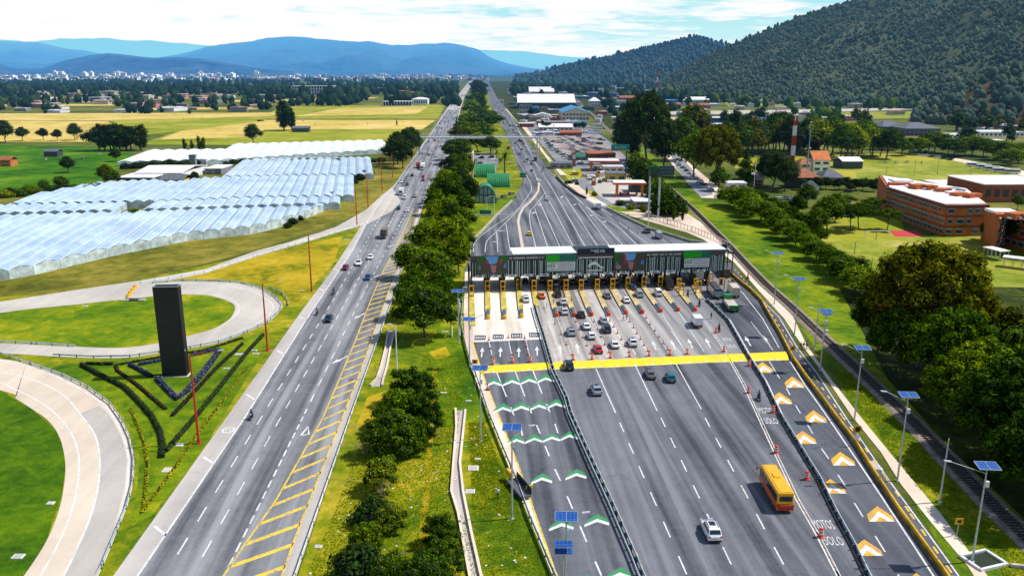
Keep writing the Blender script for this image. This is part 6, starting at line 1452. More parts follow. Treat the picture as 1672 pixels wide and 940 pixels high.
billboard(849, 859, 282, 287, 300, 854, mat('signal_green', (.0, .30, .08), .5), 'green road sign over the merging lane', None)
# masts
def mast(x_, yb, yt, label, name='communications_mast', w=1.1, bands=9, white=WHITE):
    p = P(x_, yb); h = HT(yb, yt); t = thing(name, label, 'mast', tuple(p)); r_ = MB(); w_ = MB()
    for k in range(bands):
        m_ = r_ if k % 2 == 0 else w_; z0, z1 = h*k/bands, h*(k+1)/bands; q0, q1 = w*(1-.35*k/bands), w*(1-.35*(k+1)/bands)
        for sx, sy in ((-1, -1), (1, -1), (1, 1), (-1, 1)): m_.tube((sx*q0, sy*q0, z0), (sx*q1, sy*q1, z1), .22, .22, 4)
        for (a, b_), (c, d_) in ((((-1, -1)), ((1, -1))), (((1, -1)), ((1, 1))), (((1, 1)), ((-1, 1))), (((-1, 1)), ((-1, -1)))):
            m_.tube((a*q0, b_*q0, z0), (c*q1, d_*q1, z1), .16, .16, 4); m_.tube((c*q0, d_*q0, z0), (a*q1, b_*q1, z1), .16, .16, 4); m_.tube((a*q1, b_*q1, z1), (c*q1, d_*q1, z1), .16, .16, 4)
        m_.box((0, 0, z0), (q0*1.2, q0*1.2, (z1-z0)*.97))
    r_.build('red_section', REDP, t); w_.build('white_section', white, t)
    if name == 'communications_mast':
        b = MB()
        for k in range(3): b.box((.9*math.cos(k*2.1), .9*math.sin(k*2.1), h*.93), (.5, .3, h*.07))
        b.build('antenna', WHITE, t)
    return t
mast(1290, 302, 189, 'tall red and white lattice communications mast among the trees', w=1.0, bands=7)
p = P(1317, 284); h = HT(284, 200); t = thing('light_mast', 'tall slim blue-grey mast right of the red and white one', 'mast', tuple(p)); b = MB(); b.lathe([(.45, 0), (.2, h)], 8); b.build('pole', mat('blue_grey_pole', (.18, .36, .52), .5), t); b = MB(); b.box((0, 0, h), (1.4, .5, .5)); b.build('head', WHITE, t)
mast(1072, 161, 117, 'red and white factory chimney tower in the distance', 'chimney', 2.4, 5); mast(1052, 152, 121, 'second thinner far red and white mast beside the factory tower', 'chimney', 1.6, 4)
# ---- greenhouses
def gh_mat(name, a, b_, line):
    m, t = newmat(name); p = t.obj(); x, y, z = t.sep(p)
    n = t.noise(p, .06, 4, .6); n2 = t.noise(p, 1.2, 4, .7, .6)
    c = t.ramp(t.math('ADD', t.math('MULTIPLY', n, .6), t.math('MULTIPLY', n2, .4)), [(.38, a), (.62, b_)])
    fr = t.math('FRACT', t.math('DIVIDE', y, 6.5)); k = t.math('LESS_THAN', fr, .035); c = t.mix(t.math('MULTIPLY', k, .55), c, line)
    t.finish(t.bsdf(c, .35, spec=.5, bump=n2, bs=.5, bd=.15)); return m
GH1 = gh_mat('blue_film_roof', (.26, .38, .54), (.50, .64, .78), (.12, .2, .3)); GHW = gh_mat('white_film_roof', (.74, .84, .90), (.92, .95, .96), (.4, .5, .6)); GHS = mat('side_film', (.60, .70, .70), .5, var=.35, scale=.3); GUT = mat('white_gutter', (.85, .88, .9), .5)
GHL = mat('light_film', (.50, .64, .74), .4, var=.2)
gdir = Vector((-.185, .983, 0)); glat = Vector((.983, .185, 0))
def greenhouse(lat0, lat1, front, back, label, sp=5.2, eave=2.7, rise=1.0, m=None, dip=1.0, dirv=None):
    """front(lat), back(lat): distance along gdir. lat measured across"""
    m = m or GH1
    o_ = glat*lat0+gdir*back(lat0)*0+Vector((0, 0, 0)); f0 = front(lat0); O = glat*lat0+gdir*f0
    t = thing('greenhouse', label, 'greenhouse', (O.x, O.y, 0), math.atan2(-gdir.x, gdir.y)); roof = MB(); gut = MB(); side = MB(); dk = MB(); n = max(1, int(round((lat1-lat0)/sp))); w_ = (lat1-lat0)/n; r_ = random.Random(1)
    for k in range(n):
        a = k*w_; c = a+w_; mi_ = a+w_/2; fa, fc = front(lat0+a)-f0, front(lat0+c)-f0; ba, bc = back(lat0+a)-f0, back(lat0+c)-f0; fm, bmm = (fa+fc)/2, (ba+bc)/2
        ns = 5
        R0 = [(a, fa+(ba-fa)*i/ns, eave) for i in range(ns+1)]; R1 = [(mi_+r_.uniform(-.1, .1), fm+(bmm-fm)*i/ns, eave+rise+r_.uniform(-.12, .12)) for i in range(ns+1)]; R2 = [(c, fc+(bc-fc)*i/ns, eave) for i in range(ns+1)]
        q0 = [(a+w_*.22, (R0[i][1]+R1[i][1])/2, eave+rise*.62) for i in range(ns+1)]; q1 = [(c-w_*.22, (R2[i][1]+R1[i][1])/2, eave+rise*.62) for i in range(ns+1)]
        for X_, Y_ in ((R0, q0), (q0, R1), (R1, q1), (q1, R2)): roof.add(X_+Y_, [(i, ns+1+i, ns+2+i, i+1) for i in range(ns)])
        gut.tube((a, fa, eave+.08), (a, ba, eave+.08), .15, .15, 4)
        gut.tube((mi_, fm, eave+rise+.02), (mi_, bmm, eave+rise+.02), .08, .08, 4)
        side.add([(a, fa, 0), (c, fc, 0), (c, fc, eave), (mi_, fm, eave+rise), (a, fa, eave)], [(0, 1, 2, 3, 4)]); dk.add([(a, ba, 0), (c, bc, 0), (c, bc, eave), (mi_, bmm, eave+rise), (a, ba, eave)], [(0, 1, 2, 3, 4)])
        for q in (0, 1): gut.tube((a, fa, 0), (a, fa, eave), .09, .09, 4)
    L1 = lat1-lat0; ff, bb = front(lat1)-f0, back(lat1)-f0; side.add([(L1, ff, 0), (L1, bb, 0), (L1, bb, eave), (L1, ff, eave)], [(0, 1, 2, 3)]); side.add([(0, 0, 0), (0, back(lat0)-f0, 0), (0, back(lat0)-f0, eave), (0, 0, eave)], [(0, 1, 2, 3)])
    yy = ff
    while yy < bb: gut.tube((L1+.03, yy, 0), (L1+.03, yy, eave), .08, .08, 4); yy += 6.5
    roof.build('roof', m, t); gut.build('gutters', GUT, t); side.build('side_wall', GHS, t); dk.build('back_wall', GHS, t); return t
def lg(px_, py_): w = P(px_, py_); return w.dot(glat), w.dot(gdir)
fr_pts = sorted([lg(-200, 470), lg(0, 459), lg(48, 451), lg(190, 417), lg(304, 394), lg(420, 382), lg(480, 364), lg(528, 346)])
bk1 = [lg(-200, 372), lg(0, 364), lg(255, 356), lg(420, 350), lg(500, 348)]; bk1 = sorted(bk1)
latR = lg(528, 347)[0]
f1 = lambda l: interp(fr_pts, l); b1 = lambda l: max(interp(bk1, l), f1(l)+6)
greenhouse(lg(-130, 374)[0], latR, f1, b1, 'nearest block of blue-white plastic greenhouses with zigzag gable ends facing the slip road')
s2a = sorted([lg(-100, 366), lg(0, 361), lg(255, 354), lg(420, 348), lg(530, 344)]); s2b = sorted([lg(-100, 353), lg(0, 346), lg(255, 340), lg(420, 333), lg(560, 331)])
f2 = lambda l: interp(s2a, l)+1.5; b2_ = lambda l: max(interp(s2b, l), f2(l)+5)
greenhouse(lg(-60, 358)[0], lg(190, 352)[0], f2, b2_, 'narrow second row of greenhouse gables left of the shrub gap'); greenhouse(lg(240, 350)[0], lg(556, 331)[0], f2, b2_, 'narrow second row of greenhouse gables right of the shrub gap')
s3b = sorted([lg(60, 328), lg(130, 313), lg(170, 306), lg(400, 297), lg(470, 295), lg(600, 294)])
f3 = lambda l: b2_(l)+2; b3 = lambda l: max(interp(s3b, l), f3(l)+6)
greenhouse(lg(30, 338)[0], lg(578, 318)[0], f3, b3, 'large third greenhouse block stretching back toward the farm')
s4b = sorted([lg(470, 266), lg(605, 264)]); f4 = lambda l: b3(l)+2; b4 = lambda l: max(interp(s4b, l), f4(l)+6)
greenhouse(lg(372, 290)[0], lg(606, 270)[0], f4, b4, 'rear right greenhouse block next to the highway trees')
fA = sorted([lg(192, 272), lg(345, 268)]); bA = sorted([lg(225, 252), lg(368, 250)])
greenhouse(lg(195, 271)[0], lg(345, 266)[0], lambda l: interp(fA, l), lambda l: interp(bA, l), 'far bright white greenhouse left of the farm chimney', 9, m=GHW)
fB = sorted([lg(340, 270), lg(636, 250)]); bB = sorted([lg(392, 241), lg(640, 234)])
greenhouse(lg(340, 268)[0], lg(634, 250)[0], lambda l: interp(fB, l), lambda l: interp(bB, l), 'long far bright white greenhouse reaching the highway trees', 9, m=GHW)
# ---- generic buildings
WIN = mat('window_glass', (.03, .05, .07), .2, var=.3, spec=.6)
def wallm(name, col): return mat('wall_'+name, col, .8, var=.2, scale=.3)
WMATS = {'brick': wallm('brick', (.34, .10, .04)), 'white': wallm('white', (.86, .86, .84)), 'cream': wallm('cream', (.60, .50, .38)), 'grey': wallm('grey', (.25, .26, .28)), 'dark': wallm('dark', (.06, .07, .08)), 'red': wallm('red', (.42, .05, .03)), 'blue': wallm('blue', (.03, .16, .38)), 'green': wallm('green', (.02, .15, .08)), 'yellow': wallm('yellow', (.55, .38, .03)), 'tile': wallm('tile', (.36, .12, .06)), 'pink': wallm('pink', (.50, .22, .18)), 'slate': wallm('slate', (.13, .14, .17)), 'whiteroof': mat('white_roof_sheet', (.88, .82, .84), .6, var=.14, scale=.15), 'blueroof': mat('blue_roof_sheet', (.04, .30, .60), .5, var=.25, scale=.2), 'orange': wallm('orange', (.60, .18, .05))}
def building(x0, x1, yg, yeave, depth, wall, roof, label, style='flat', rise=2.0, storeys=1, rz=0.0, name='building', cat='building', group=None, over=.5, win=True, simple=False):
    A, B = P(x0, yg), P(x1, yg); w_ = (B-A).length; c = (A+B)/2; h = V(836, yeave, A.y).z; t = thing(name, label, cat, (c.x, c.y, 0), rz, group)
    b = MB(); b.box((0, depth/2, 0), (w_, depth, h)); b.build('wall', WMATS[wall], t)
    b = MB()
    if style == 'flat': b.box((0, depth/2, h), (w_+over, depth+over, .5))
    elif style == 'gable':   # ridge across the view
        b.extr([(0, -over, h), (0, depth/2, h+rise), (0, depth+over, h), (0, depth+over, h+.3), (0, depth/2, h+rise+.35), (0, -over, h+.3)], (-w_/2-over, 0, 0), (w_/2+over, 0, 0))
    elif style == 'ridge':   # ridge away from the view
        b.extr([(-w_/2-over, 0, h), (0, 0, h+rise), (w_/2+over, 0, h), (w_/2+over, 0, h+.3), (0, 0, h+rise+.35), (-w_/2-over, 0, h+.3)], (0, -over, 0), (0, depth+over, 0)); 
        g2 = MB(); g2.add([(-w_/2, 0, h), (w_/2, 0, h), (0, 0, h+rise)], [(0, 1, 2)]); g2.add([(-w_/2, depth, h), (w_/2, depth, h), (0, depth, h+rise)], [(0, 1, 2)]); g2.build('gable_end', WMATS[wall], t)
    elif style == 'hip':
        k = min(w_, depth)*.38; o = over; b.add([(-w_/2-o, -o, h), (w_/2+o, -o, h), (w_/2+o, depth+o, h), (-w_/2-o, depth+o, h), (-w_/2+k, depth/2, h+rise), (w_/2-k, depth/2, h+rise)], [(0, 1, 5, 4), (1, 2, 5), (2, 3, 4, 5), (3, 0, 4), (3, 2, 1, 0)])
    b.build('roof', WMATS[roof], t, norm=(style != 'flat'))
    if win:
        sh = h/storeys; b = MB()
        for s_ in range(storeys):
            n = max(1, int(w_/4.0)); ww = w_/n
            for k in range(n):
                b = MB(); b.box((-w_/2+ww*(k+.5), -.02, s_*sh+sh*.32), (ww*.62, .12, sh*.42))
                if n*storeys > 36 or (simple and n*storeys > 8): 
                    if k == 0 and s_ == 0: big = MB()
                    big.add(b.v, b.f)
                else: b.build('window', WIN, t)
            if n*storeys > 36 or (simple and n*storeys > 8):
                if s_ == storeys-1: big.build('windows', WIN, t)
    return t
# green arched gate house and the two barrel halls
def barrel(x0, x1, yg, ytop, along, label, L, glass=False):
    A, B = P(x0, yg), P(x1, yg); c = (A+B)/2; w_ = (B-A).length; h = V(836, ytop, A.y).z; t = thing('barrel_roofed_hall', label, 'building', (c.x, c.y, 0), R(3)); b = MB(); ns = 16
    GRN = mat('green_roof_sheet', (.012, .22, .07), .45, var=.25, scale=.6)
    if along:   # axis runs away from the view
        pr = [(math.cos(math.pi*i/ns)*w_/2, 0, math.sin(math.pi*i/ns)*h) for i in range(ns+1)]; Q = [Vector(p) for p in pr]
        b.add(Q+[q+Vector((0, L, 0)) for q in Q], [(i, i+1, ns+2+i, ns+1+i) for i in range(ns)]); inn = [q*.93 for q in Q]; b.add(Q+[Vector((q.x, q.y, q.z)) for q in inn], [(i, i+1, ns+2+i, ns+1+i) for i in range(ns)])
        b.build('roof', GRN, t); b = MB(); b.poly([(q.x, .35, q.z) for q in inn]); b.build('glazed_front', mat('pale_glass', (.30, .40, .45), .25, var=.3), t)
        b = MB()
        for k in (-.55, -.18, .18, .55): b.box((k*w_/2, .25, 0), (.28, .18, h*math.sqrt(1-k*k)*.92))
        b.box((0, .22, h*.45), (w_*.86, .18, .3)); b.box((0, .22, .0), (w_*.95, .18, .3)); b.build('mullion', mat('dark_green_frame', (.01, .05, .04), .5), t)
    else:
        pr = [(0, w_*0+L/2-math.cos(math.pi*i/ns)*L/2, math.sin(math.pi*i/ns)*h) for i in range(ns+1)]; Q = [Vector((-w_/2, p[1], p[2])) for p in pr]; b.add(Q+[q+Vector((w_, 0, 0)) for q in Q], [(i, ns+1+i, ns+2+i, i+1) for i in range(ns)]); b.build('roof', GRN, t)
        b = MB(); b.poly([q+Vector((w_-.2, 0, 0)) for q in Q]); b.poly([q+Vector((.2, 0, 0)) for q in Q]); b.build('end_wall', WMATS['cream'], t)
        b = MB(); n = int(w_/1.15)
        for k in range(n+1):
            xx = -w_/2+w_*k/n; QQ = [Vector((xx, L/2-math.cos(math.pi*i/ns)*(L/2+.12), math.sin(math.pi*i/ns)*(h+.12))) for i in range(ns+1)]; b.add(QQ+[q+Vector((.22, 0, 0)) for q in QQ], [(i, ns+1+i, ns+2+i, i+1) for i in range(ns)])
        b.build('roof_ribs', mat('light_green_rib', (.10, .42, .18), .5), t)
    return t
barrel(775, 811, 332, 303, True, 'green arched hall with a glazed half-round front facing the lanes', 12)
barrel(796, 832, 306, 286, False, 'nearer green ribbed barrel roof behind the glazed arched hall', 15); barrel(776, 808, 290, 270, False, 'farther green ribbed barrel roof beside the visitor parking', 15)
building(770, 772.5, 292, 252, 16, 'cream', 'cream', 'tall cream wall slab beside the far green barrel roof', win=False, name='wall_slab', cat='wall', over=0)
t = thing('entrance_sign', 'white and dark green entrance sign wall in front of the glazed arched hall', 'sign', tuple(P(770, 352))); b = MB(); b.box((0, 0, 0), (2.2, .4, 2.4)); b.box((8, 0, 0), (18, .3, .5)); b.build('wall', WHITE, t); b = MB(); b.box((6, .9, .2), (5, 1.2, 2.2)); b.build('panel', WMATS['green'], t, bevel=.2)
t = thing('gate_canopy', 'white low gate roof beside the palm and car park', 'gate', tuple(P(808, 268))); b = MB(); b.box((0, 0, 3), (5, 3, .4)); b.build('roof', WHITE, t); b = MB()
for sx in (-2, 2): b.box((sx, 0, 0), (.3, .3, 3))
b.build('column', WHITE, t)
# service stations and commercial strip
def canopy(x0, x1, yg, yroof, depth, label, fascia, legs=2):
    A, B = P(x0, yg), P(x1, yg); w_ = (B-A).length; c = (A+B)/2; h = V(836, yroof, A.y).z; t = thing('fuel_canopy', label, 'fuel station canopy', (c.x, c.y, 0), R(-2))
    b = MB(); b.box((0, depth/2, h-.9), (w_, depth, .9)); b.build('fascia', fascia, t); b = MB(); b.box((0, depth/2, h), (w_-.5, depth-.5, .12)); b.build('roof', WHITE, t)
    for sx in ([-.42, .1, .42] if legs == 3 else [-.38, .38]): b = MB(); b.box((sx*w_, 1.2, 0), (1.4, 1.0, h-.9)); b.build('column', WMATS['orange'], t)
    for k in range(3): b = MB(); b.box(((-.25+.25*k)*w_, depth*.5, .12), (1.0, .6, 1.7)); b.box(((-.25+.25*k)*w_, depth*.5, 0), (3, 1.2, .12)); b.build('fuel_pump', WMATS['red'], t)
    return t
FAS = mat('orange_red_fascia', (.68, .10, .02), .5)
canopy(1001, 1055, 322, 299, 12, 'nearer fuel station canopy with orange-red fascia and white roof', FAS, 2); canopy(961, 1012, 280, 263, 16, 'farther fuel station canopy with red fascia behind the grey-roofed shop', FAS, 3)
building(1030, 1058, 314, 299, 10, 'dark', 'slate', 'dark glazed shop behind the nearer fuel canopy'); building(992, 1022, 297, 285, 14, 'yellow', 'slate', 'yellow-trimmed shop with dark grey roof between the two canopies'); building(985, 1018, 284, 273, 8, 'cream', 'whiteroof', 'white flat-roofed kiosk behind the yellow-trimmed shop')
for x_, yb, yt, l in ((937, 272, 249, 'rust-orange price pylon near the parking lot'), (969, 303, 289, 'red-orange price pylon at the nearer fuel station entrance'), (1008, 316, 300, None)):
    if l: p = P(x_, yb); h = HT(yb, yt); t = thing('price_pylon', l, 'sign', tuple(p)); b = MB(); b.box((0, 0, 0), (2.4, .7, h)); b.build('pylon', mat('rust_orange', (.42, .12, .03), .6), t, bevel=.05); b = MB(); b.box((0, -.37, h*.55), (1.8, .06, h*.3)); b.build('price_board', WHITE, t)
p = P(904, 226); b = MB(); h = HT(226, 198); t = thing('sign_pole', 'tall white pole sign in the parking lot', 'sign', tuple(p)); b.tube((0, 0, 0), (0, 0, h), .45, .4); b.build('pole', WHITE, t); b = MB(); b.box((6, 0, h-1.0), (30, .8, 1.6)); b.build('sign_bar', WHITE, t)
bs = [(845, 940, 178, 168, 110, 'dark', 'whiteroof', 'big warehouse with a long white roof right of the far motorway', 'gable', 13), (918, 962, 197, 184, 90, 'cream', 'blueroof', 'hall with a curved sky-blue roof and brown gable', 'ridge', 6), (895, 930, 176, 166, 14, 'red', 'tile', 'dark red industrial building against the white warehouse', 'flat', 0),
      (870, 893, 170, 160, 20, 'grey', 'whiteroof', 'office block behind the long white warehouse', 'flat', 0), (864, 905, 155, 150, 120, 'white', 'whiteroof', 'white factory behind the warehouse on the far side', 'gable', 12), (873, 900, 196, 189, 22, 'white', 'whiteroof', 'low white tent-roofed shed', 'ridge', 3), (848, 868, 188, 172, 10, 'grey', 'slate', 'grey tower-like shed at the warehouse corner', 'flat', 0), (870, 880, 184, 178, 20, 'blue', 'blueroof', 'small blue roofed shed near the white tent roof', 'ridge', 3),
      (848, 872, 208, 202, 12, 'red', 'white', 'little red and white kiosk near the frontage path', 'flat', 0), (880, 935, 214, 208, 24, 'cream', 'whiteroof', 'long low white-roofed arcade above the parking lot', 'gable', 3), (936, 960, 206, 199, 12, 'white', 'blueroof', 'small blue roofed annex with a white front', 'flat', 0), (915, 950, 222, 217, 10, 'red', 'tile', 'brown tiled sales shed at the parking lot', 'gable', 2),
      (935, 962, 262, 257, 14, 'grey', 'green', 'teal-roofed stall in the parking area', 'gable', 2), (960, 1005, 262, 252, 26, 'brick', 'tile', 'long building with a brown-red tiled roof behind the farther fuel canopy', 'flat', 0), (900, 935, 276, 268, 12, 'grey', 'slate', 'grey roofed workshop left of the rust-orange pylon', 'flat', 0), (1035, 1062, 342, 330, 12, 'grey', 'whiteroof', 'grey and white service building behind the blue tanker', 'flat', 0),
      (993, 1022, 170, 166, 30, 'white', 'slate', 'small grey shed beside the railway far away', 'gable', 3), (962, 980, 175, 165, 24, 'white', 'whiteroof', 'white domed shed beside the railway', 'hip', 6), (1012, 1038, 166, 160, 40, 'tile', 'tile', 'long red roofed factory hall in the distance', 'gable', 4), (995, 1030, 180, 175, 30, 'white', 'whiteroof', 'low white roofed hall near the railway', 'flat', 0), (1000, 1040, 200, 192, 14, 'cream', 'whiteroof', 'long cream shed left of the huge dark tree', 'flat', 0),
      (1075, 1108, 172, 164, 40, 'blue', 'blueroof', 'bright blue factory hall below the wooded ridge', 'flat', 0), (1078, 1112, 178, 171, 20, 'pink', 'tile', 'pinkish low building in front of the blue hall', 'gable', 3), (1115, 1175, 170, 163, 50, 'white', 'whiteroof', 'wide arched-roof hall with an orange edge', 'hip', 5), (1140, 1175, 174, 170, 30, 'white', 'whiteroof', 'long low white-roofed depot beside the arched-roof hall', 'flat', 0), (1128, 1160, 178, 172, 24, 'pink', 'tile', 'dark red roofed depot shed', 'gable', 3),
      (1150, 1210, 202, 193, 20, 'blue', 'whiteroof', 'blue-windowed long building behind the dark wood', 'flat', 0), (1228, 1285, 202, 194, 20, 'white', 'blueroof', 'pale blue roofed building behind the dark wood', 'flat', 0), (1320, 1340, 152, 147, 20, 'white', 'whiteroof', 'long white house on the mountain foot', 'flat', 0), (1365, 1386, 154, 143, 16, 'white', 'whiteroof', 'white modern house on the mountain foot', 'flat', 0), (1360, 1396, 173, 163, 20, 'red', 'blueroof', 'red and blue striped depot below the white modern house', 'flat', 0),
      (1272, 1292, 162, 155, 16, 'pink', 'tile', 'villa with pink-red roof at the mountain foot', 'hip', 4), (1250, 1264, 163, 156, 16, 'cream', 'tile', 'villa with brown roof at the mountain foot', 'hip', 4), (1440, 1480, 218, 207, 40, 'slate', 'slate', 'left half of the grey shell-roofed hall', 'hip', 5), (1478, 1535, 222, 210, 40, 'slate', 'slate', 'right half of the grey shell-roofed hall', 'hip', 5), (1540, 1600, 228, 221, 22, 'white', 'whiteroof', 'long white market shed right of the grey hall', 'flat', 0), (1600, 1672, 224, 216, 24, 'white', 'whiteroof', 'white market shed at the right edge', 'flat', 0), (1580, 1640, 236, 230, 14, 'blue', 'whiteroof', 'low pale shed in front of the market sheds', 'flat', 0),
      (1306, 1324, 282, 268, 12, 'cream', 'tile', 'small villa with red hip roof', 'hip', 3), (1327, 1354, 281, 262, 14, 'white', 'orange', 'villa with a big orange tiled gable roof', 'gable', 5), (1296, 1338, 308, 290, 14, 'dark', 'tile', 'villa with a long dusty red roof', 'hip', 4), (1343, 1378, 302, 290, 14, 'pink', 'slate', 'villa with a dark slate roof', 'hip', 4), (1375, 1408, 276, 264, 16, 'dark', 'whiteroof', 'dark stable with a white roof on the lime pasture', 'gable', 2), (1316, 1336, 322, 306, 8, 'white', 'dark', 'arched dark shed with a white rim', 'hip', 3), (1188, 1218, 316, 300, 8, 'white', 'whiteroof', 'white open-sided tent beside the caravans', 'flat', 0), (1230, 1246, 304, 294, 8, 'pink', 'white', 'small pink-walled house among the trees', 'gable', 3),
      (192, 250, 302, 291, 30, 'dark', 'whiteroof', 'low farm shed with a white roof beside the greenhouses', 'flat', 0), (222, 298, 296, 283, 40, 'white', 'whiteroof', 'long farm hall with a blue-white roof', 'gable', 2), (262, 300, 305, 294, 14, 'yellow', 'slate', 'dark farm shed with yellow machinery awning', 'gable', 2), (335, 362, 285, 276, 20, 'grey', 'whiteroof', 'ruined grey farm building at the foot of the far white greenhouse', 'flat', 0), (72, 94, 256, 248, 8, 'dark', 'slate', 'low black cattle shelter in the green pasture', 'gable', 1.5), (477, 504, 216, 210, 8, 'dark', 'slate', 'small grey field hut under the tall eucalyptus', 'gable', 2), (0, 18, 272, 262, 8, 'orange', 'tile', 'orange farmhouse at the left edge', 'gable', 2)]
for (x0, x1, yg, ye, dp, wl, rf, l, st, rs) in bs: building(x0, x1, yg, ye, dp, wl, rf, l, st, rs, storeys=2 if yg-ye > 8 else 1, simple=24 < (x1-x0) < 60, )
p = P(316, 272); t = thing('farm_chimney', 'square grey farm chimney block before the far white greenhouse', 'chimney', tuple(p)); b = MB(); h = HT(272, 254); b.box((0, 0, 0), (4, 3, h)); b.build('stack', WMATS['grey'], t); b = MB(); b.box((0, 0, h), (4.6, 3.6, .5)); b.build('cap', WMATS['slate'], t)
# white grandstand-like building on the left plain + orange block
def framed(x0, x1, yg, yt, label, storeys=3):
    A, B = P(x0, yg), P(x1, yg); w_ = (B-A).length; c = (A+B)/2; h = HT(yg, yt); t = thing('building', label, 'building', (c.x, c.y, 0)); b = MB(); n = int((x1-x0)/4.5); dp = 30
    for s_ in range(storeys+1): b.box((0, dp/2, h*s_/storeys-.0), (w_, dp, h*.055))
    for k in range(n+1): b.box((-w_/2+w_*k/n, 0.3, 0), (w_*.014, 1.2, h)); b.box((-w_/2+w_*k/n, dp-1, 0), (w_*.014, 1.2, h))
    b.build('frame', WHITE, t); b = MB(); b.box((0, dp/2+2, 0), (w_*.97, dp*.8, h*.95)); b.build('window', WMATS['dark'], t)
framed(477, 545, 156, 141, 'white three-storey framed building standing alone on the left plain'); building(648, 664, 161, 149, 60, 'brick', 'tile', 'dark orange brick tower block beside the tree belt', storeys=3, simple=True); building(661, 677, 163, 151, 50, 'orange', 'orange', 'bright orange apartment block', storeys=4, simple=True)
framed(625, 672, 173, 166, 'low white building with dark bays behind the pasture', 1); building(672, 698, 171, 162, 40, 'white', 'whiteroof', 'white hall with arched roof left of the highway', 'hip', 3)
# brick school
def brick_mat():
    m, t = newmat('school_brick'); co = t.obj(); n = t.noise(co, .25, 4, .6); n2 = t.noise(co, 4, 4, .7); c = t.ramp(t.math('ADD', t.math('MULTIPLY', n, .6), t.math('MULTIPLY', n2, .4)), [(.35, (.30, .075, .018)), (.65, (.55, .16, .045))]); t.finish(t.bsdf(c, .85)); return m
BRK = brick_mat()
def school(path, yroof_first, depth, label, storeys=3, fl=3.9):
    """wall along ground pixels; windows on each face"""
    O = P(*path[0]); w3 = [P(*q)-O for q in path]; h = storeys*fl; t = thing('school_building', label, 'school', (O.x, O.y, 0)); b = MB(); D = Vector((depth*.35, depth, 0)); n = len(w3)
    vs = [p for p in w3]+[w3[-1]+D]+[w3[0]+D]; b.prism([(v.x, v.y) for v in vs], 0, h); b.build('wall', BRK, t)
    b = MB(); b.wall([p+Vector((0, -.12, 0)) for p in w3], .5, h-.9, h+.25); b.build('cornice', mat('brown_cornice', (.16, .05, .03), .8), t, norm=True)
    b = MB(); r_ = random.Random(4); cen = sum(vs, Vector())/len(vs); b.prism([(cen.x+(v.x-cen.x)*.955, cen.y+(v.y-cen.y)*.93) for v in vs], h, h+.45)
    rf = b.build('roof', WMATS['whiteroof'], t); b = MB(); b3 = MB()
    for k in range(7):
        u = (k+.7)/7.4; q = w3[0].lerp(w3[-1], u)+D*r_.uniform(.12, .6); b.box((q.x, q.y, h+.3), (r_.uniform(4, 8), r_.uniform(3, 5), r_.uniform(1.0, 2.2)), r_.uniform(-.3, .5)); q = w3[0].lerp(w3[-1], u)+D*r_.uniform(.3, .7); b3 = MB(); b3.box((q.x, q.y, h+.45), (r_.uniform(5, 9), r_.uniform(5, 9), r_.uniform(.3, 1.0)), r_.uniform(-.2, .3)); (b3.build('roof_step', WMATS['whiteroof'], rf) if .1 < u < .9 else None)
        b.build('stair_core', BRK, t); b = MB()
    for k in range(6): u = r_.random(); v_ = r_.uniform(.25, .8); q = w3[0].lerp(w3[-1], .1+.8*u)+D*v_; b.box((q.x, q.y, h+.45), (r_.uniform(2, 6), r_.uniform(2, 4), r_.uniform(.3, .9)), r_.uniform(0, 1), .8)
    b.build('skylight', WMATS['grey'], rf)
    b = MB()
    for s_ in range(1, storeys): b.wall([p+Vector((0, -.05, 0)) for p in w3], .3, s_*fl-.25, s_*fl)
    b.build('floor_band', mat('dark_brick_band', (.10, .03, .02), .8), t, norm=True)
    cnt = 0; rest = MB()
    for a, c in zip(w3, w3[1:]):
        L = (c-a).length; d = (c-a)/L; nr = Vector((d.y, -d.x, 0)); k = max(1, int(L/2.7)); st = L/k
        for s_ in range(storeys):
            for j in range(k):
                if r_.random() < .08: continue
                ww = r_.choice((.62, .72, .45))*st; q = a+d*st*(j+.5)+nr*.06; rz = math.atan2(d.y, d.x); f = MB(); f.box((q.x, q.y, s_*fl+.9), (ww, .22, 2.2), rz)
                if cnt < 98:
                    o = f.build('window', mat('teal_window_panel', (.22, .36, .40), .5, var=.3), t); g2 = MB(); q2 = q+nr*.06; g2.box((q2.x, q2.y, s_*fl+1.3), (ww*.86, .22, 1.15), rz); g2.build('pane', WIN, o)
                else: rest.add(f.v, f.f)
                cnt += 1
    if rest.f: rest.build('window', MATS['teal_window_panel'], t)['kind'] = 'stuff'
    return t
school([(1444, 350), (1470, 360), (1496, 370), (1520, 379), (1539, 386), (1572, 386), (1608, 385)], 0, 44, 'long three-storey orange brick school with bright white roof and stepped front')
school([(1624, 414), (1640, 400), (1672, 410), (1720, 430)], 0, 24, 'nearer brick school wing cut by the right edge of the picture')
building(1540, 1600, 312, 304, 22, 'brick', 'whiteroof', 'lower brick pavilion with white roof behind the main school', storeys=1)
building(1604, 1720, 330, 302, 34, 'brick', 'whiteroof', 'large white-roofed sports hall at the right edge of the picture', storeys=1, over=1.5)
for i, (x0, x1, yg) in enumerate([(1610, 1640, 418), (1636, 1700, 434)]):
    A, B = P(x0, yg), P(x1, yg+8); c = (A+B)/2; w_ = (B-A).length; t = thing('walkway_canopy', ('short white walkway roof beside the brick wing', 'long white walkway roof at the right edge of the lawn')[i], 'canopy', (c.x, c.y, 0), math.atan2((B-A).y, (B-A).x)); b = MB(); b.box((0, 0, 3.1), (w_, 4, .25)); b.build('roof', WMATS['whiteroof'], t); b = MB()
    for k in range(5):
        for sy in (-1.6, 1.6): b.box((-w_/2+.4+(w_-.8)*k/4, sy, 0), (.15, .15, 3.1))
    b.build('column', GALV, t)
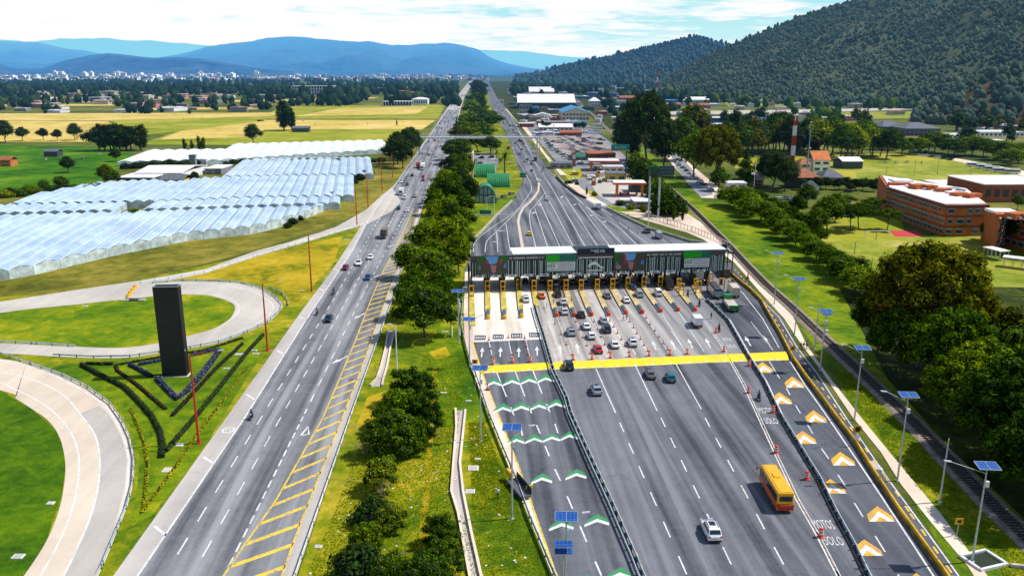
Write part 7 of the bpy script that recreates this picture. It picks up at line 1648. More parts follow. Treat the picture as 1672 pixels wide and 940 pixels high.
# goals
for x0, x1, yg, yt, l in ((1413, 1451, 389, 377, 'white football goal frame on the playing field by the red court'),):
    A, B = P(x0, yg), P(x1, yg); h = HT(yg, yt); t = thing('football_goal', l, 'goal', tuple(A)); b = MB(); w_ = (B-A).length; b.tube((0, 0, 0), (0, 0, h), .12); b.tube((w_, 0, 0), (w_, 0, h), .12); b.tube((0, 0, h), (w_, 0, h), .12); b.build('frame', WHITE, t); b = MB(); b.tube((0, 0, h), (0, 2, 0), .06); b.tube((w_, 0, h), (w_, 2, 0), .06); b.tube((0, 2, 0), (w_, 2, 0), .06); b.build('net_frame', WHITE, t)
# far town
tr_ = random.Random(21); TOWN_M = ['white', 'white', 'cream', 'pink', 'white', 'grey']
_m, _t = newmat('pale_town_wall'); _t.finish(_t.bsdf(_t.ramp(_t.noise(_t.pos(), .01, 3), [(.35, (.66, .70, .78)), (.65, (.88, .88, .90))]), .8), haze=False); FTW = _m  # pale far-town walls, left out of the haze mix
def town(n, x0, x1, y0, y1, wpx, hpx, label, group, mats_, name='building', one=False):
    A_ = MB()
    for _ in range(n):
        x_ = tr_.uniform(x0, x1); y_ = tr_.uniform(y0, y1); p = P(x_, y_); k = p.y/F; w_ = tr_.uniform(*wpx)*k; h = tr_.uniform(*hpx)*k; d_ = w_*tr_.uniform(.5, 1.2); wm_ = tr_.choice(mats_); rf_ = tr_.choice(['whiteroof', 'tile', 'whiteroof'])
        b = A_ if one else MB(); c = p if one else Vector(); L_ = [mats_.index(wm_), len(mats_), len(mats_)+1] if one else [0, 1, 2]
        b.mi = L_[0]; b.box((c.x, c.y, 0), (w_, d_, h)); b.box((c.x+w_*tr_.uniform(-.3, .3), c.y, h), (w_*.4, d_*.5, h*.22)); b.mi = L_[1]; b.box((c.x, c.y, h), (w_*1.03, d_*1.03, h*.06)); b.mi = L_[2]
        for s_ in range(2): b.box((c.x, c.y-d_/2-.02*k, h*(.25+.38*s_)), (w_*.84, .1*k, h*.10))
        if not one: o = b.build(name, [WMATS[wm_], WMATS[rf_], WIN] if y0 > 130 else [FTW, FTW if rf_ != 'tile' else WMATS['tile'], WIN]); o.location = p; o.rotation_euler = (0, 0, tr_.uniform(-.3, .3)); tag(o, label, name, group)
    if one: tag(A_.build(name, [FTW if q == 'white' else WMATS[q] for q in mats_]+[FTW, WIN]), label, 'town', kind='stuff')
town(60, -20, 480, 127, 135, (5, 13), (2.6, 6.0), 'pale block of the far town below the mountains', 'far town on the left', TOWN_M)
town(30, 90, 430, 126, 130, (4, 8), (5, 10), 'taller pale block in the heart of the far town', 'tall blocks of the far town', ['white', 'cream', 'white'])
town(30, 450, 760, 126, 133, (4, 11), (2, 4.2), 'pale block of the town edge near the far motorway', 'far town in the centre', TOWN_M)
town(420, -60, 800, 125.5, 133, (3, 11), (2, 5), 'the uncounted low blocks of the far town spread under the mountains', None, ['white', 'cream', 'pink'], 'far_town', True)
town(60, -10, 460, 150, 184, (12, 30), (3, 7), 'low pale or red roofed house of the village belt', 'houses of the village belt', ['white', 'pink', 'cream', 'grey'], 'house')
town(20, 470, 745, 140, 156, (8, 20), (2.5, 5), 'low pale building among the belts left of the far motorway', 'buildings among the left belts', ['white', 'pink', 'cream'], 'warehouse')
town(70, 830, 1060, 131, 172, (8, 26), (3, 6), 'pale industrial shed right of the far motorway', 'far factories', ['white', 'white', 'grey', 'blue'], 'warehouse')
town(50, 850, 985, 176, 224, (8, 20), (2, 6), 'small shop or shed crowded in the strip right of the motorway', 'sheds of the commercial strip', ['white', 'cream', 'red', 'grey', 'blue', 'green'], 'shop')
town(24, 920, 1000, 258, 300, (6, 14), (3, 6), 'small kiosk around the service stations', 'kiosks around the service stations', ['white', 'grey', 'yellow', 'cream', 'dark'], 'kiosk')
town(30, 1100, 1672, 184, 215, (10, 26), (3, 7), 'low house or shed among the trees right of the wood', 'low sheds beyond the wood', ['white', 'cream', 'pink', 'grey'], 'shed')
town(28, 1180, 1660, 160, 182, (8, 18), (4, 7), 'house or depot at the foot of the big mountain', 'houses at the mountain foot', ['white', 'pink', 'cream', 'white'], 'house')
# water/control towers
p = P(893, 128); t = thing('water_tower', 'mushroom-shaped concrete water tower on the far horizon', 'tower', tuple(p)); h = HT(128, 109); k = p.y/F; b = MB(); b.lathe([(1.6*k, 0), (1.0*k, h*.6), (2.6*k, h*.75), (2.8*k, h), (.5*k, h*1.03)], 10); b.build('tower', WMATS['grey'], t)
# ================================================================== vehicles and people
PAINT = {k: mat('car_paint_'+k, c, .25, mt, var=.06, spec=.6) for k, (c, mt) in {'white': ((.78, .79, .80), 0), 'silver': ((.42, .46, .50), .3), 'grey': ((.13, .14, .155), .2), 'black': ((.012, .014, .018), .1), 'red': ((.50, .012, .02), 0), 'darkred': ((.18, .012, .02), 0), 'blue': ((.02, .09, .24), .2), 'navy': ((.012, .03, .07), .2), 'teal': ((.0, .16, .19), .2), 'yellow': ((.80, .55, .0), 0), 'green': ((.0, .22, .05), 0), 'amber': ((.86, .43, .0), 0), 'orange': ((.70, .13, .01), 0), 'cream': ((.6, .52, .42), 0), 'brown': ((.10, .05, .03), .1)}.items()}
TAIL = mat('tail_light', (.45, .01, .01), .3); HEAD = mat('head_light', (.8, .82, .8), .15); PLATE = mat('number_plate', (.75, .55, .02), .5); RIM = mat('wheel_rim', (.45, .46, .48), .35, .6); TRIM = mat('dark_trim', (.02, .02, .022), .6)
VP_ = {}
def wheels(t, pos, r=.33, w=.22):
    for x_, y_ in pos:
        b = MB(); b.tube((x_-w/2, y_, r), (x_+w/2, y_, r), r, r, 14); o = b.build('wheel', RUB, t); b = MB(); s_ = 1 if x_ > 0 else -1; b.tube((x_+s_*w/2, y_, r), (x_+s_*(w/2+.012), y_, r), r*.6, r*.6, 10); b.build('rim', RIM, o)
def lights(t, L, W_, z, bus=False):
    for sx in (-1, 1):
        b = MB(); b.box((sx*W_*.39, L/2-.02, z-.08), (W_*.17, .08, .15)); b.build('headlight', HEAD, t); b = MB(); b.box((sx*W_*.41, -L/2+.02, z-.02), (W_*.13, .08, .2)); b.build('tail_light', TAIL, t)
    b = MB(); b.box((0, -L/2-.005, z-.25), (.45, .04, .16)); b.build('number_plate', PLATE, t)
def car_proto(kind, col):
    key = (kind, col)
    if key in VP_: return VP_[key], False
    S = {'sedan': dict(L=4.4, W=1.76, hood=.82, deck=.90, top=1.44, f=(.85, .28), r=(-1.25, -1.85), tr=-2.2), 'hatch': dict(L=3.95, W=1.72, hood=.88, deck=.95, top=1.50, f=(.95, .35), r=(-1.45, -1.85), tr=-1.97), 'suv': dict(L=4.5, W=1.84, hood=1.0, deck=1.05, top=1.70, f=(1.0, .45), r=(-1.75, -2.1), tr=-2.25), 'van': dict(L=4.6, W=1.82, hood=1.05, deck=1.1, top=1.90, f=(1.55, .95), r=(-2.1, -2.22), tr=-2.3)}[kind]
    L, W_ = S['L'], S['W']; P_ = PAINT[col]; t = thing({'sedan': 'sedan', 'hatch': 'hatchback', 'suv': 'suv', 'van': 'van'}[kind], '', 'car'); b = MB(); hl = L/2
    st = [(hl, .78, .32, .62), (hl-.12, .92, .25, .70), (hl-.9, 1, .22, S['hood']), (S['f'][0]+.02, 1, .2, S['deck']), (0, 1, .2, S['deck']+.02), (S['r'][1]+.0, 1, .22, S['deck']+.01), (-hl+.10, .95, .26, S['deck']-.04), (-hl, .84, .34, S['deck']-.14)]
    vs = []
    for y_, k, z0, z1 in st:
        w = W_/2*k
        for q in ((-w*.9, z0), (-w, z0+.16), (-w, z1-.18), (-w*.88, z1), (w*.88, z1), (w, z1-.18), (w, z0+.16), (w*.9, z0)): vs.append((q[0], y_, q[1]))
    fs = []
    for i in range(len(st)-1):
        for k in range(8): fs.append((i*8+k, i*8+(k+1) % 8, (i+1)*8+(k+1) % 8, (i+1)*8+k))
    fs += [tuple(range(7, -1, -1)), tuple((len(st)-1)*8+k for k in range(8))]; b.add(vs, fs)
    zb, zt = S['deck']-.03, S['top']; wb, wt = W_/2*.93, W_/2*.80; yf0, yf1 = S['f']; yr1, yr0 = S['r']
    cab = [(-wb, yf0, zb), (wb, yf0, zb), (wb, yr0, zb), (-wb, yr0, zb), (-wt, yf1, zt-.03), (wt, yf1, zt-.03), (wt, yr1, zt-.02), (-wt, yr1, zt-.02), (-wt*.93, yf1-.25, zt+.02), (wt*.93, yf1-.25, zt+.02), (wt*.93, yr1+.2, zt+.03), (-wt*.93, yr1+.2, zt+.03)]
    b.add(cab, [(0, 1, 5, 4), (1, 2, 6, 5), (2, 3, 7, 6), (3, 0, 4, 7), (4, 5, 9, 8), (5, 6, 10, 9), (6, 7, 11, 10), (7, 4, 8, 11), (8, 9, 10, 11)])
    b.build('body', P_, t, bevel=.07, seg=2, norm=True, smooth=False)
    C = [Vector(c) for c in cab]
    def pane(ids, u0, u1, v0, v1, nm='window'):
        a, b1_, c, d = [C[i] for i in ids]; q = lambda u, v: a.lerp(b1_, u).lerp(d.lerp(c, u), v); n = (b1_-a).cross(d-a).normalized()*.022; pts = [q(u0, v0)+n, q(u1, v0)+n, q(u1, v1)+n, q(u0, v1)+n]; g = MB(); g.add(pts+[p-n*.8 for p in pts], [(0, 1, 2, 3), (0, 4, 5, 1), (1, 5, 6, 2), (2, 6, 7, 3), (3, 7, 4, 0)]); g.build(nm, DGLASS, t)
    pane((1, 0, 4, 5), .07, .93, .12, .94, 'windscreen'); pane((3, 2, 6, 7), .08, .92, .22, .92, 'rear_window')
    for ids in ((2, 1, 5, 6), (0, 3, 7, 4)): pane(ids, .06, .49, .22, .93); pane(ids, .53, .94, .22, .93)
    wheels(t, [(sx*(W_/2-.1), y_) for sx in (-1, 1) for y_ in (hl-.82, -hl+.80)], .33 if kind != 'suv' else .37)
    lights(t, L, W_, S['deck']-.22)
    b = MB(); b.box((0, -hl+.0, .25), (W_*.86, .1, .2)); b.box((0, hl-.03, .25), (W_*.8, .1, .2)); b.build('bumper', TRIM, t)
    if kind == 'suv': b = MB(); [b.box((sx*wt*.8, -.5, zt+.03), (.05, 1.7, .05)) for sx in (-1, 1)]; b.build('roof_rail', TRIM, t); b = MB(); b.box((0, -.35, zt+.03), (.8, 1.0, .02)); b.build('sunroof', DGLASS, t)
    for sx in (-1, 1): b = MB(); b.box((sx*(W_/2+.02), yf0-.2, zb-.06), (.15, .1, .12)); b.build('mirror', P_, t)
    VP_[key] = t; return t, True
def truck_proto(kind, col, col2='white'):
    key = (kind, col, col2)
    if key in VP_: return VP_[key], False
    t = thing({'box': 'box_truck', 'tipper': 'tipper_truck', 'bus': 'bus', 'flat': 'flatbed_truck', 'semi': 'trailer_truck', 'minibox': 'delivery_truck', 'coach': 'coach'}[kind], '', 'bus' if kind in ('bus', 'coach') else 'truck'); P1, P2 = PAINT[col], PAINT[col2]
    if kind in ('bus', 'coach'):
        L, W_, H = (8.8, 2.35, 2.95) if kind == 'bus' else (9.5, 2.4, 3.1); b = MB()
        pr = lambda z0, z1, k=1.0: [(-W_/2*k, z0), (W_/2*k, z0), (W_/2*k, z1), (-W_/2*k, z1)]
        b.box((0, 0, .4), (W_, L, .95)); b.build('lower_body', PAINT['orange'] if kind == 'bus' else P1, t, bevel=.1, seg=2); b = MB(); b.box((0, 0, 1.34), (W_*.985, L*.985, H-1.34), 0, .95); b.build('upper_body', P1, t, bevel=.16, seg=3)
        b = MB(); b.box((0, 0, H), (W_*.7, L*.9, .07)); b.build('roof_ridge', P1, t, bevel=.03)
        b = MB(); b.box((0, .6, H+.06), (.9, 1.2, .14)); b.build('roof_hatch', P1, t, bevel=.04)
        for sx in (-1, 1):
            b = MB(); b.add([(sx*W_*.4965, -L*.46, 1.5), (sx*W_*.4965, L*.44, 1.5), (sx*W_*.484, L*.43, 2.45), (sx*W_*.484, -L*.45, 2.45)], [(0, 1, 2, 3)]); b.v = [(v[0]+sx*.012, v[1], v[2]) for v in b.v]; b.build('side_windows', DGLASS, t)
            b = MB(); [b.box((sx*W_*.497, -L*.40+k*L*.14, 1.5), (.05, .07, .95)) for k in range(7)]; b.build('window_pillar', TRIM, t)
        b = MB(); b.box((0, -L/2+.09, 1.75), (W_*.72, .12, .72)); b.build('rear_window', DGLASS, t, bevel=.04); b = MB(); b.box((0, L/2-.10, 1.3), (W_*.86, .12, 1.15)); b.build('windscreen', DGLASS, t)
        b = MB(); b.box((0, -L/2-.02, .55), (W_*.9, .1, .5)); b.build('rear_bumper', PAINT['red'] if kind == 'bus' else TRIM, t, bevel=.04)
        for sx in (-1, 1): b = MB(); b.tube((sx*W_/2, L/2-.3, 2.5), (sx*(W_/2+.35), L/2+.1, 2.3), .04); b.box((sx*(W_/2+.35), L/2+.1, 1.95), (.2, .1, .4)); b.build('mirror', PAINT['red'] if kind == 'bus' else TRIM, t)
        wheels(t, [(sx*(W_/2-.14), y_) for sx in (-1, 1) for y_ in (L*.29, -L*.27)], .46, .28); lights(t, L, W_, 1.1); return VP_.setdefault(key, t), True
    D = {'box': (7.6, 2.3, 3.2), 'minibox': (5.0, 1.95, 2.6), 'tipper': (9.0, 2.45, 2.8), 'flat': (9.0, 2.4, 2.0), 'semi': (15, 2.5, 3.4)}[kind]; L, W_, H = D; cl = 1.9 if kind != 'minibox' else 1.5; ch = {'minibox': 2.0}.get(kind, 2.6)
    b = MB(); y0 = L/2-cl; b.extr([(0, y0, .5), (0, L/2, .5), (0, L/2, 1.3), (0, L/2-.35, ch), (0, y0, ch)], (-W_*.46, 0, 0), (W_*.46, 0, 0)); b.build('cab', P1 if kind != 'box' else P2, t, bevel=.07, norm=True)
    b = MB(); b.add([(-W_*.40, L/2-.02, 1.4), (W_*.40, L/2-.02, 1.4), (W_*.38, L/2-.30, ch-.15), (-W_*.38, L/2-.30, ch-.15)], [(0, 1, 2, 3)]); b.v = [(v[0], v[1]+.02, v[2]) for v in b.v]; b.build('windscreen', DGLASS, t)
    for sx in (-1, 1): b = MB(); b.box((sx*W_*.462, L/2-cl*.5, 1.35), (.04, cl*.5, .65)); b.build('side_window', DGLASS, t)
    b = MB(); b.box((0, -.2, .55), (.9, L*.95, .25)); b.build('chassis', TRIM, t)
    bl = L-cl-.15; yc = -L/2+bl/2
    if kind in ('box', 'minibox', 'semi'):
        b = MB(); b.box((0, yc, .85), (W_, bl, H-.85)); b.build('cargo_box', P2, t, bevel=.04); b = MB(); b.box((0, -L/2-.0, 1.0), (.04, .05, H-1.2)); [b.box((sx*W_*.25, -L/2-.01, 1.0), (.04, .05, H-1.2)) for sx in (-1, 1)]; b.build('rear_door_bar', GALV, t)
        b = MB(); b.box((0, -L/2, .6), (W_*.9, .14, .22)); b.build('bumper', PAINT['red'] if kind != 'semi' else TRIM, t)
    elif kind == 'tipper':
        b = MB(); 
        for sx in (-1, 1): b.box((sx*(W_/2-.06), yc, .95), (.12, bl, 1.5))
        b.box((0, yc, .85), (W_, bl, .1)); b.box((0, -L/2+.06, .95), (W_, .12, 1.5)); b.box((0, y0-.2, .95), (W_, .12, 1.7)); b.build('tipper_body', P2, t); b = MB(); b.extr([(-W_/2, 0, 2.2), (W_/2, 0, 2.2), (W_*.3, 0, 2.75), (-W_*.3, 0, 2.75)], (0, -L/2, 0), (0, y0-.3, 0)); b.build('tarpaulin', mat('grey_tarpaulin', (.05, .055, .065), .7), t, norm=True)
    elif kind == 'flat':
        b = MB(); b.box((0, yc+.4, .85), (W_, bl-.8, .2)); b.box((0, yc+.4, 1.05), (W_*.96, bl-1.2, .5)); b.build('bed', PAINT['cream'], t); b = MB(); b.box((0, -L/2+.1, .7), (W_, .2, 1.15)); b.build('tailgate', PAINT['green'], t, bevel=.03)
    wy = [L/2-1.0, -L/2+1.1]+([-L/2+2.3] if kind in ('semi', 'tipper', 'flat') else []); wheels(t, [(sx*(W_/2-.15), y_) for sx in (-1, 1) for y_ in wy], .45 if kind != 'minibox' else .36, .28); lights(t, L, W_, .95); VP_[key] = t; return t, True
def moto_proto(col):
    key = ('moto', col)
    if key in VP_: return VP_[key], False
    t = thing('motorcycle', '', 'motorcycle')
    for y_ in (.68, -.68):
        b = MB(); b.tube((-.06, y_, .3), (.06, y_, .3), .3, .3, 12); b.build('wheel', RUB, t)
    b = MB(); b.tube((0, .68, .3), (0, .42, 1.0), .05); b.tube((0, -.68, .3), (0, .1, .5), .05); b.box((0, 0, .32), (.24, .5, .35)); b.build('frame', TRIM, t, bevel=.0)
    b = MB(); b.box((0, .2, .72), (.3, .5, .24), 0, .7); b.build('fuel_tank', PAINT[col], t, bevel=.05); b = MB(); b.box((0, -.35, .75), (.26, .7, .12)); b.build('seat', TRIM, t, bevel=.03); b = MB(); b.tube((-.36, .4, 1.02), (.36, .4, 1.02), .025); b.build('handlebar', TRIM, t)
    b = MB(); b.box((0, -.78, .72), (.16, .05, .1)); b.build('tail_light', TAIL, t); b = MB(); b.box((0, .52, .82), (.2, .1, .18)); b.build('headlight', HEAD, t); VP_[key] = t; return t, True
# people: one skinned figure per pose, dressed by height
PM = {k: mat('cloth_'+k, c, .8) for k, c in {'white': (.7, .7, .7), 'black': (.015, .015, .02), 'blue': (.02, .06, .18), 'red': (.4, .03, .03), 'green': (.35, .6, .02), 'grey': (.15, .15, .17), 'orange': (.7, .15, .02)}.items()}; SKIN = mat('skin', (.33, .17, .10), .6); HAIR = mat('hair', (.02, .013, .01), .8)
def person_mesh(pose, shirt, legs, helmet=None):
    J = {'pel': (0, 0, .95), 'sp': (0, 0, 1.15), 'ch': (0, 0, 1.36), 'nk': (0, 0, 1.50), 'hd': (0, .02, 1.62), 'tp': (0, .02, 1.72)}
    for s_, n in ((-1, 'l'), (1, 'r')):
        if pose == 'ride': J.update({n+'hip': (s_*.10, 0, .90), n+'kn': (s_*.22, .42, .72), n+'an': (s_*.20, .15, .30), n+'to': (s_*.2, .33, .26), n+'sh': (s_*.19, .05, 1.36), n+'el': (s_*.30, .30, 1.15), n+'wr': (s_*.32, .52, 1.05), n+'hn': (s_*.32, .60, 1.04)})
        else:
            st = .16*s_ if pose == 'walk' else 0
            J.update({n+'hip': (s_*.09, 0, .90), n+'kn': (s_*.10, st+.04, .50), n+'an': (s_*.10, st*1.6, .09), n+'to': (s_*.11, st*1.6+.16, .04), n+'sh': (s_*.19, 0, 1.42), n+'el': (s_*.25, -st*.5, 1.13), n+'wr': (s_*.26, -st*.9+.06, .88), n+'hn': (s_*.26, -st+.08, .80)})
    if pose == 'ride':
        J.update({'pel': (0, -.2, .95), 'sp': (0, -.12, 1.12), 'ch': (0, 0, 1.34), 'nk': (0, .08, 1.46), 'hd': (0, .13, 1.57), 'tp': (0, .14, 1.68)})
    names = list(J); idx = {n: i for i, n in enumerate(names)}; E = [('pel', 'sp'), ('sp', 'ch'), ('ch', 'nk'), ('nk', 'hd'), ('hd', 'tp')]
    for n in 'lr': E += [('pel', n+'hip'), (n+'hip', n+'kn'), (n+'kn', n+'an'), (n+'an', n+'to'), ('ch', n+'sh'), (n+'sh', n+'el'), (n+'el', n+'wr'), (n+'wr', n+'hn')]
    me = bpy.data.meshes.new('body'); me.from_pydata([J[n] for n in names], [(idx[a], idx[b_]) for a, b_ in E], []); o = bpy.data.objects.new('body', me); COL.objects.link(o); m_ = o.modifiers.new('s', 'SKIN'); sv = me.skin_vertices[0].data
    RD = {'pel': .15, 'sp': .13, 'ch': .16, 'nk': .06, 'hd': .095, 'tp': .085, 'hip': .095, 'kn': .06, 'an': .042, 'to': .04, 'sh': .06, 'el': .045, 'wr': .03, 'hn': .035}
    for n in names: r_ = RD.get(n, RD.get(n[1:], .05)); sv[idx[n]].radius = (r_, r_*.85); sv[idx[n]].use_root = (n == 'pel')
    o.modifiers.new('d', 'SUBSURF').levels = 1; bpy.context.view_layer.update(); out = bpy.data.meshes.new_from_object(o.evaluated_get(bpy.context.evaluated_depsgraph_get())); bpy.data.objects.remove(o); out.name = 'person'
    out.materials.clear(); [out.materials.append(x) for x in (PM[legs], PM[shirt], SKIN)]
    for p in out.polygons:
        c = p.center; z_ = c.z; hand = (abs(c.x) > .22 and ((pose != 'ride' and z_ < .90) or (pose == 'ride' and c.y > .5)))
        p.material_index = 2 if (z_ > (1.50 if pose != 'ride' else 1.47) or hand) else (1 if z_ > .98 and True else 0); p.use_smooth = True
    return out
PMESH = {}
def person(loc, rz, label, pose='stand', shirt='white', legs='black', head='hair', group=None, z=.08):
    key = (pose, shirt, legs)
    if key not in PMESH: PMESH[key] = person_mesh(*key)
    t = thing('person', label, 'person', (loc[0], loc[1], z), rz, group); link('body', PMESH[key], t); hk = ('h', pose, head)
    if hk not in PMESH:
        b = MB(); c = (0, .12, 1.58) if pose == 'ride' else (0, .01, 1.64); r_ = .145 if head != 'hair' else .115
        b.lathe([(r_*.7, -.03), (r_, .03), (r_*.92, .09), (r_*.55, .14), (.02, .155)], 10, c); PMESH[hk] = b.mesh('hair', HAIR if head == 'hair' else PM[head], smooth=True)
    link('hair' if head == 'hair' else 'helmet', PMESH[hk], t); return t
def vpx(x_, y_):
    """column where the lane through this point vanishes"""
    x7 = x_+(interp([(800, 600), (945, 690), (1016, 759), (1087, 808), (1160, 848), (1246, 938), (1330, 990)], x_)-x_)*0
    return interp([(770, 640), (900, 720), (1000, 775), (1100, 830), (1200, 880), (1300, 940), (1500, 990)], x_-(y_-600)*interp([(800, .35), (1000, .42), (1250, .5)], x_) if y_ > 600 else x_)
def heading(x_, y_, vx, away=True):
    a, b_ = P(x_, y_), P(x_+(vx-x_)*.02, y_+(118-y_)*.02); d = b_-a if away else a-b_; return math.atan2(-d.x, d.y)
def vehicle(pr, x_, y_, rz, label, group=None, s=1.0, z=.085):
    t, new = pr; p = P(x_, y_); p.z = z
    if new: t.location = p; t.rotation_euler = (0, 0, rz); t.scale = (s, s, s); t['label'] = label; 
    else: t = tree_copy(t, p, rz, label, None, s)
    if group: t['group'] = group
    elif 'group' in t: del t['group']
    return t
U = 1.0
def C(kind, col, x_, y_, label, vx=None, away=True, group=None, off=0.0, s=1.0):
    v = car_proto(kind, col) if kind in ('sedan', 'hatch', 'suv', 'van') else (moto_proto(col) if kind == 'moto' else truck_proto(kind, col[0], col[1]))
    return vehicle(v, x_, y_, heading(x_, y_, vpx(x_, y_) if vx is None else vx, away)+off, label, group, s)
# toll plaza traffic (rear views)
C('suv', 'white', 1160, 872, 'white hatchback SUV with sunroof, nearest car in the main lanes', s=1.05)
C('bus', ('amber', 'amber'), 1266, 812, 'yellow and orange-red bus driving beside the motorcycle lane', s=1.04)
C('suv', 'silver', 973, 641, 'silver blue SUV below the hump beside the long barrier')
C('suv', 'navy', 928, 601, 'dark blue SUV crossing the yellow hump at the barrier')
C('sedan', 'grey', 1061, 615, 'grey sedan below the hump, left of the teal car'); C('hatch', 'teal', 1094, 621, 'teal hatchback below the hump, right of the grey sedan')
C('sedan', 'red', 976, 574, 'red sedan queueing just above the hump'); C('sedan', 'white', 1003, 566, 'small white sedan right of the red car'); C('suv', 'white', 1032, 563, 'white SUV above the hump, fourth car from the red one'); C('suv', 'silver', 932, 546, 'silver SUV in the first manual lane above the hump'); C('hatch', 'white', 965, 552, 'white hatchback directly behind another white car'); C('sedan', 'white', 957, 536, 'white sedan in front of the white hatchback'); C('suv', 'navy', 990, 541, 'blue-black SUV behind the striped white sedan'); C('sedan', 'silver', 986, 527, 'silver-white sedan in front of the blue-black SUV'); C('sedan', 'black', 949, 517, 'black sedan beside a cushion nose'); C('suv', 'white', 921, 512, 'white SUV beside the sixth island nose'); C('suv', 'white', 919, 496, 'white SUV entering the sixth lane'); C('sedan', 'grey', 991, 486, 'dark grey sedan between the eighth and ninth islands'); C('sedan', 'white', 1022, 493, 'white sedan between the ninth and tenth islands'); C('van', 'silver', 1043, 484, 'silver van between the tenth and eleventh islands'); C('van', 'white', 1074, 482, 'white van with a square body between the eleventh and twelfth islands')
C('suv', 'white', 858, 492, 'white SUV in the rightmost electronic lane'); C('sedan', 'navy', 1032, 472, 'navy sedan just leaving the canopy shade', away=True); C('van', 'white', 1054, 463, 'white van under the canopy beside the navy sedan'); C('box', ('black', 'black'), 1090, 470, 'black box truck coming under the canopy', s=.9)
C('minibox', ('white', 'white'), 1137, 532, 'small white box truck in the lane above the hump', s=1.05)
for i, (k, c, x_, y_) in enumerate([('sedan', 'navy', 857, 461), ('suv', 'silver', 884, 459), ('suv', 'grey', 906, 464), ('sedan', 'black', 908, 472), ('hatch', 'grey', 934, 462), ('sedan', 'blue', 955, 464), ('suv', 'darkred', 983, 462), ('suv', 'grey', 1005, 463), ('sedan', 'black', 886, 484), ('sedan', 'orange', 884, 486), ('suv', 'black', 910, 484)]):
    if c == 'black' and y_ == 484 and x_ == 886: continue
    C(k, c, x_, y_, ORD[i]+' car from the left in the deep shade of the toll canopy')
C('semi', ('darkred', 'white'), 1133, 452, 'red-cabbed trailer truck under the canopy'); C('tipper', ('darkred', 'silver'), 1166, 482, 'grey tipper truck with a dark tarpaulin in the truck lane', s=1.08); C('flat', ('green', 'green'), 1192, 503, 'green and white flatbed truck leaving the truck lane', s=1.08, vx=900); C('box', ('white', 'cream'), 1197, 482, 'cream box truck on the outer truck lane', vx=905, s=.95); C('semi', ('white', 'brown'), 1180, 447, 'brown trailer truck entering the outer truck lane', vx=905, s=.8)
# motorcycles with riders
def rider(x_, y_, col, shirt, label, plabel, vx=None, away=True, s=1.12):
    v = moto_proto(col); rz = heading(x_, y_, vpx(x_, y_) if vx is None else vx, away); t = vehicle(v, x_, y_, rz, label, None, s); p = P(x_, y_); q = person((p.x, p.y), rz, plabel, 'ride', shirt, 'black', 'black', z=.085); q.scale = (s, s, s)
rider(1239, 653, 'blue', 'blue', 'blue motorcycle in the motorcycle lane', 'rider in blue on the motorcycle below the hump', 905); rider(1174, 541, 'black', 'black', 'black motorcycle at the head of the motorcycle lane', 'rider in black above the hump near the barrier', 880); rider(1142, 500, 'black', 'black', 'black motorcycle beside the last island', 'rider in black beside the fourteenth island', 860); rider(1123, 484, 'black', 'black', 'black motorcycle between two yellow frames', 'rider in black between the yellow frames', 850)
rider(411, 684, 'navy', 'blue', 'motorcycle coming down the left highway alone, nearest one', 'rider in dark blue nearest on the left highway', 768, False); rider(518, 514, 'black', 'grey', 'motorcycle beside the blue car on the left highway', 'rider left of the blue car on the left highway', 768, False); rider(545, 481, 'black', 'black', 'motorcycle ahead of the blue car on the left highway', 'rider above the blue car on the left highway', 768, False)
rider(884, 282, 'black', 'grey', 'motorcycle on the upstream lanes by the white car', 'rider on the upstream lanes', 860, True); rider(887, 278, 'red', 'black', 'second motorcycle upstream just ahead', 'second rider on the upstream lanes', 860, True)
# walkers
for x_, y_, sh, l, ps in ((1018, 524, 'white', 'person in white by the cone line below the ninth island', 'walk'), (1023, 523, 'grey', 'person in grey beside the one in white at the cone line', 'stand'), (1161, 521, 'black', 'person in black standing in the motorcycle lane near the white box truck', 'stand'), (1173, 507, 'green', 'worker in a lime vest between the barrier and the green truck', 'stand'), (1307, 571, 'red', 'person in red, leftmost of the three on the footpath', 'walk'), (1312, 569, 'black', 'person in black in the middle of the three on the footpath', 'walk'), (1317, 570, 'grey', 'person in grey, rightmost of the three on the footpath', 'stand'), (813, 814, 'white', 'person in white and black walking alone in the grass', 'walk'), (893, 503, 'green', 'worker in a lime vest bending by the sixth island', 'stand'), (904, 497, 'green', 'second worker in lime vest on the sixth island', 'stand'), (933, 494, 'green', 'worker in lime vest on the seventh island', 'stand'), (1026, 377, 'black', 'person walking on the upstream plaza, left one', 'walk'), (1041, 383, 'green', 'person walking on the upstream plaza, right one', 'walk')):
    p = P(x_, y_); person((p.x, p.y), R(20*(x_ % 7)), l, ps, sh)
C('van', 'grey', 1056, 380, 'dark recovery van parked on the upstream right shoulder', s=1.1); C('box', ('silver', 'silver'), 1075, 389, 'grey tow truck parked on the upstream right shoulder', s=.8)
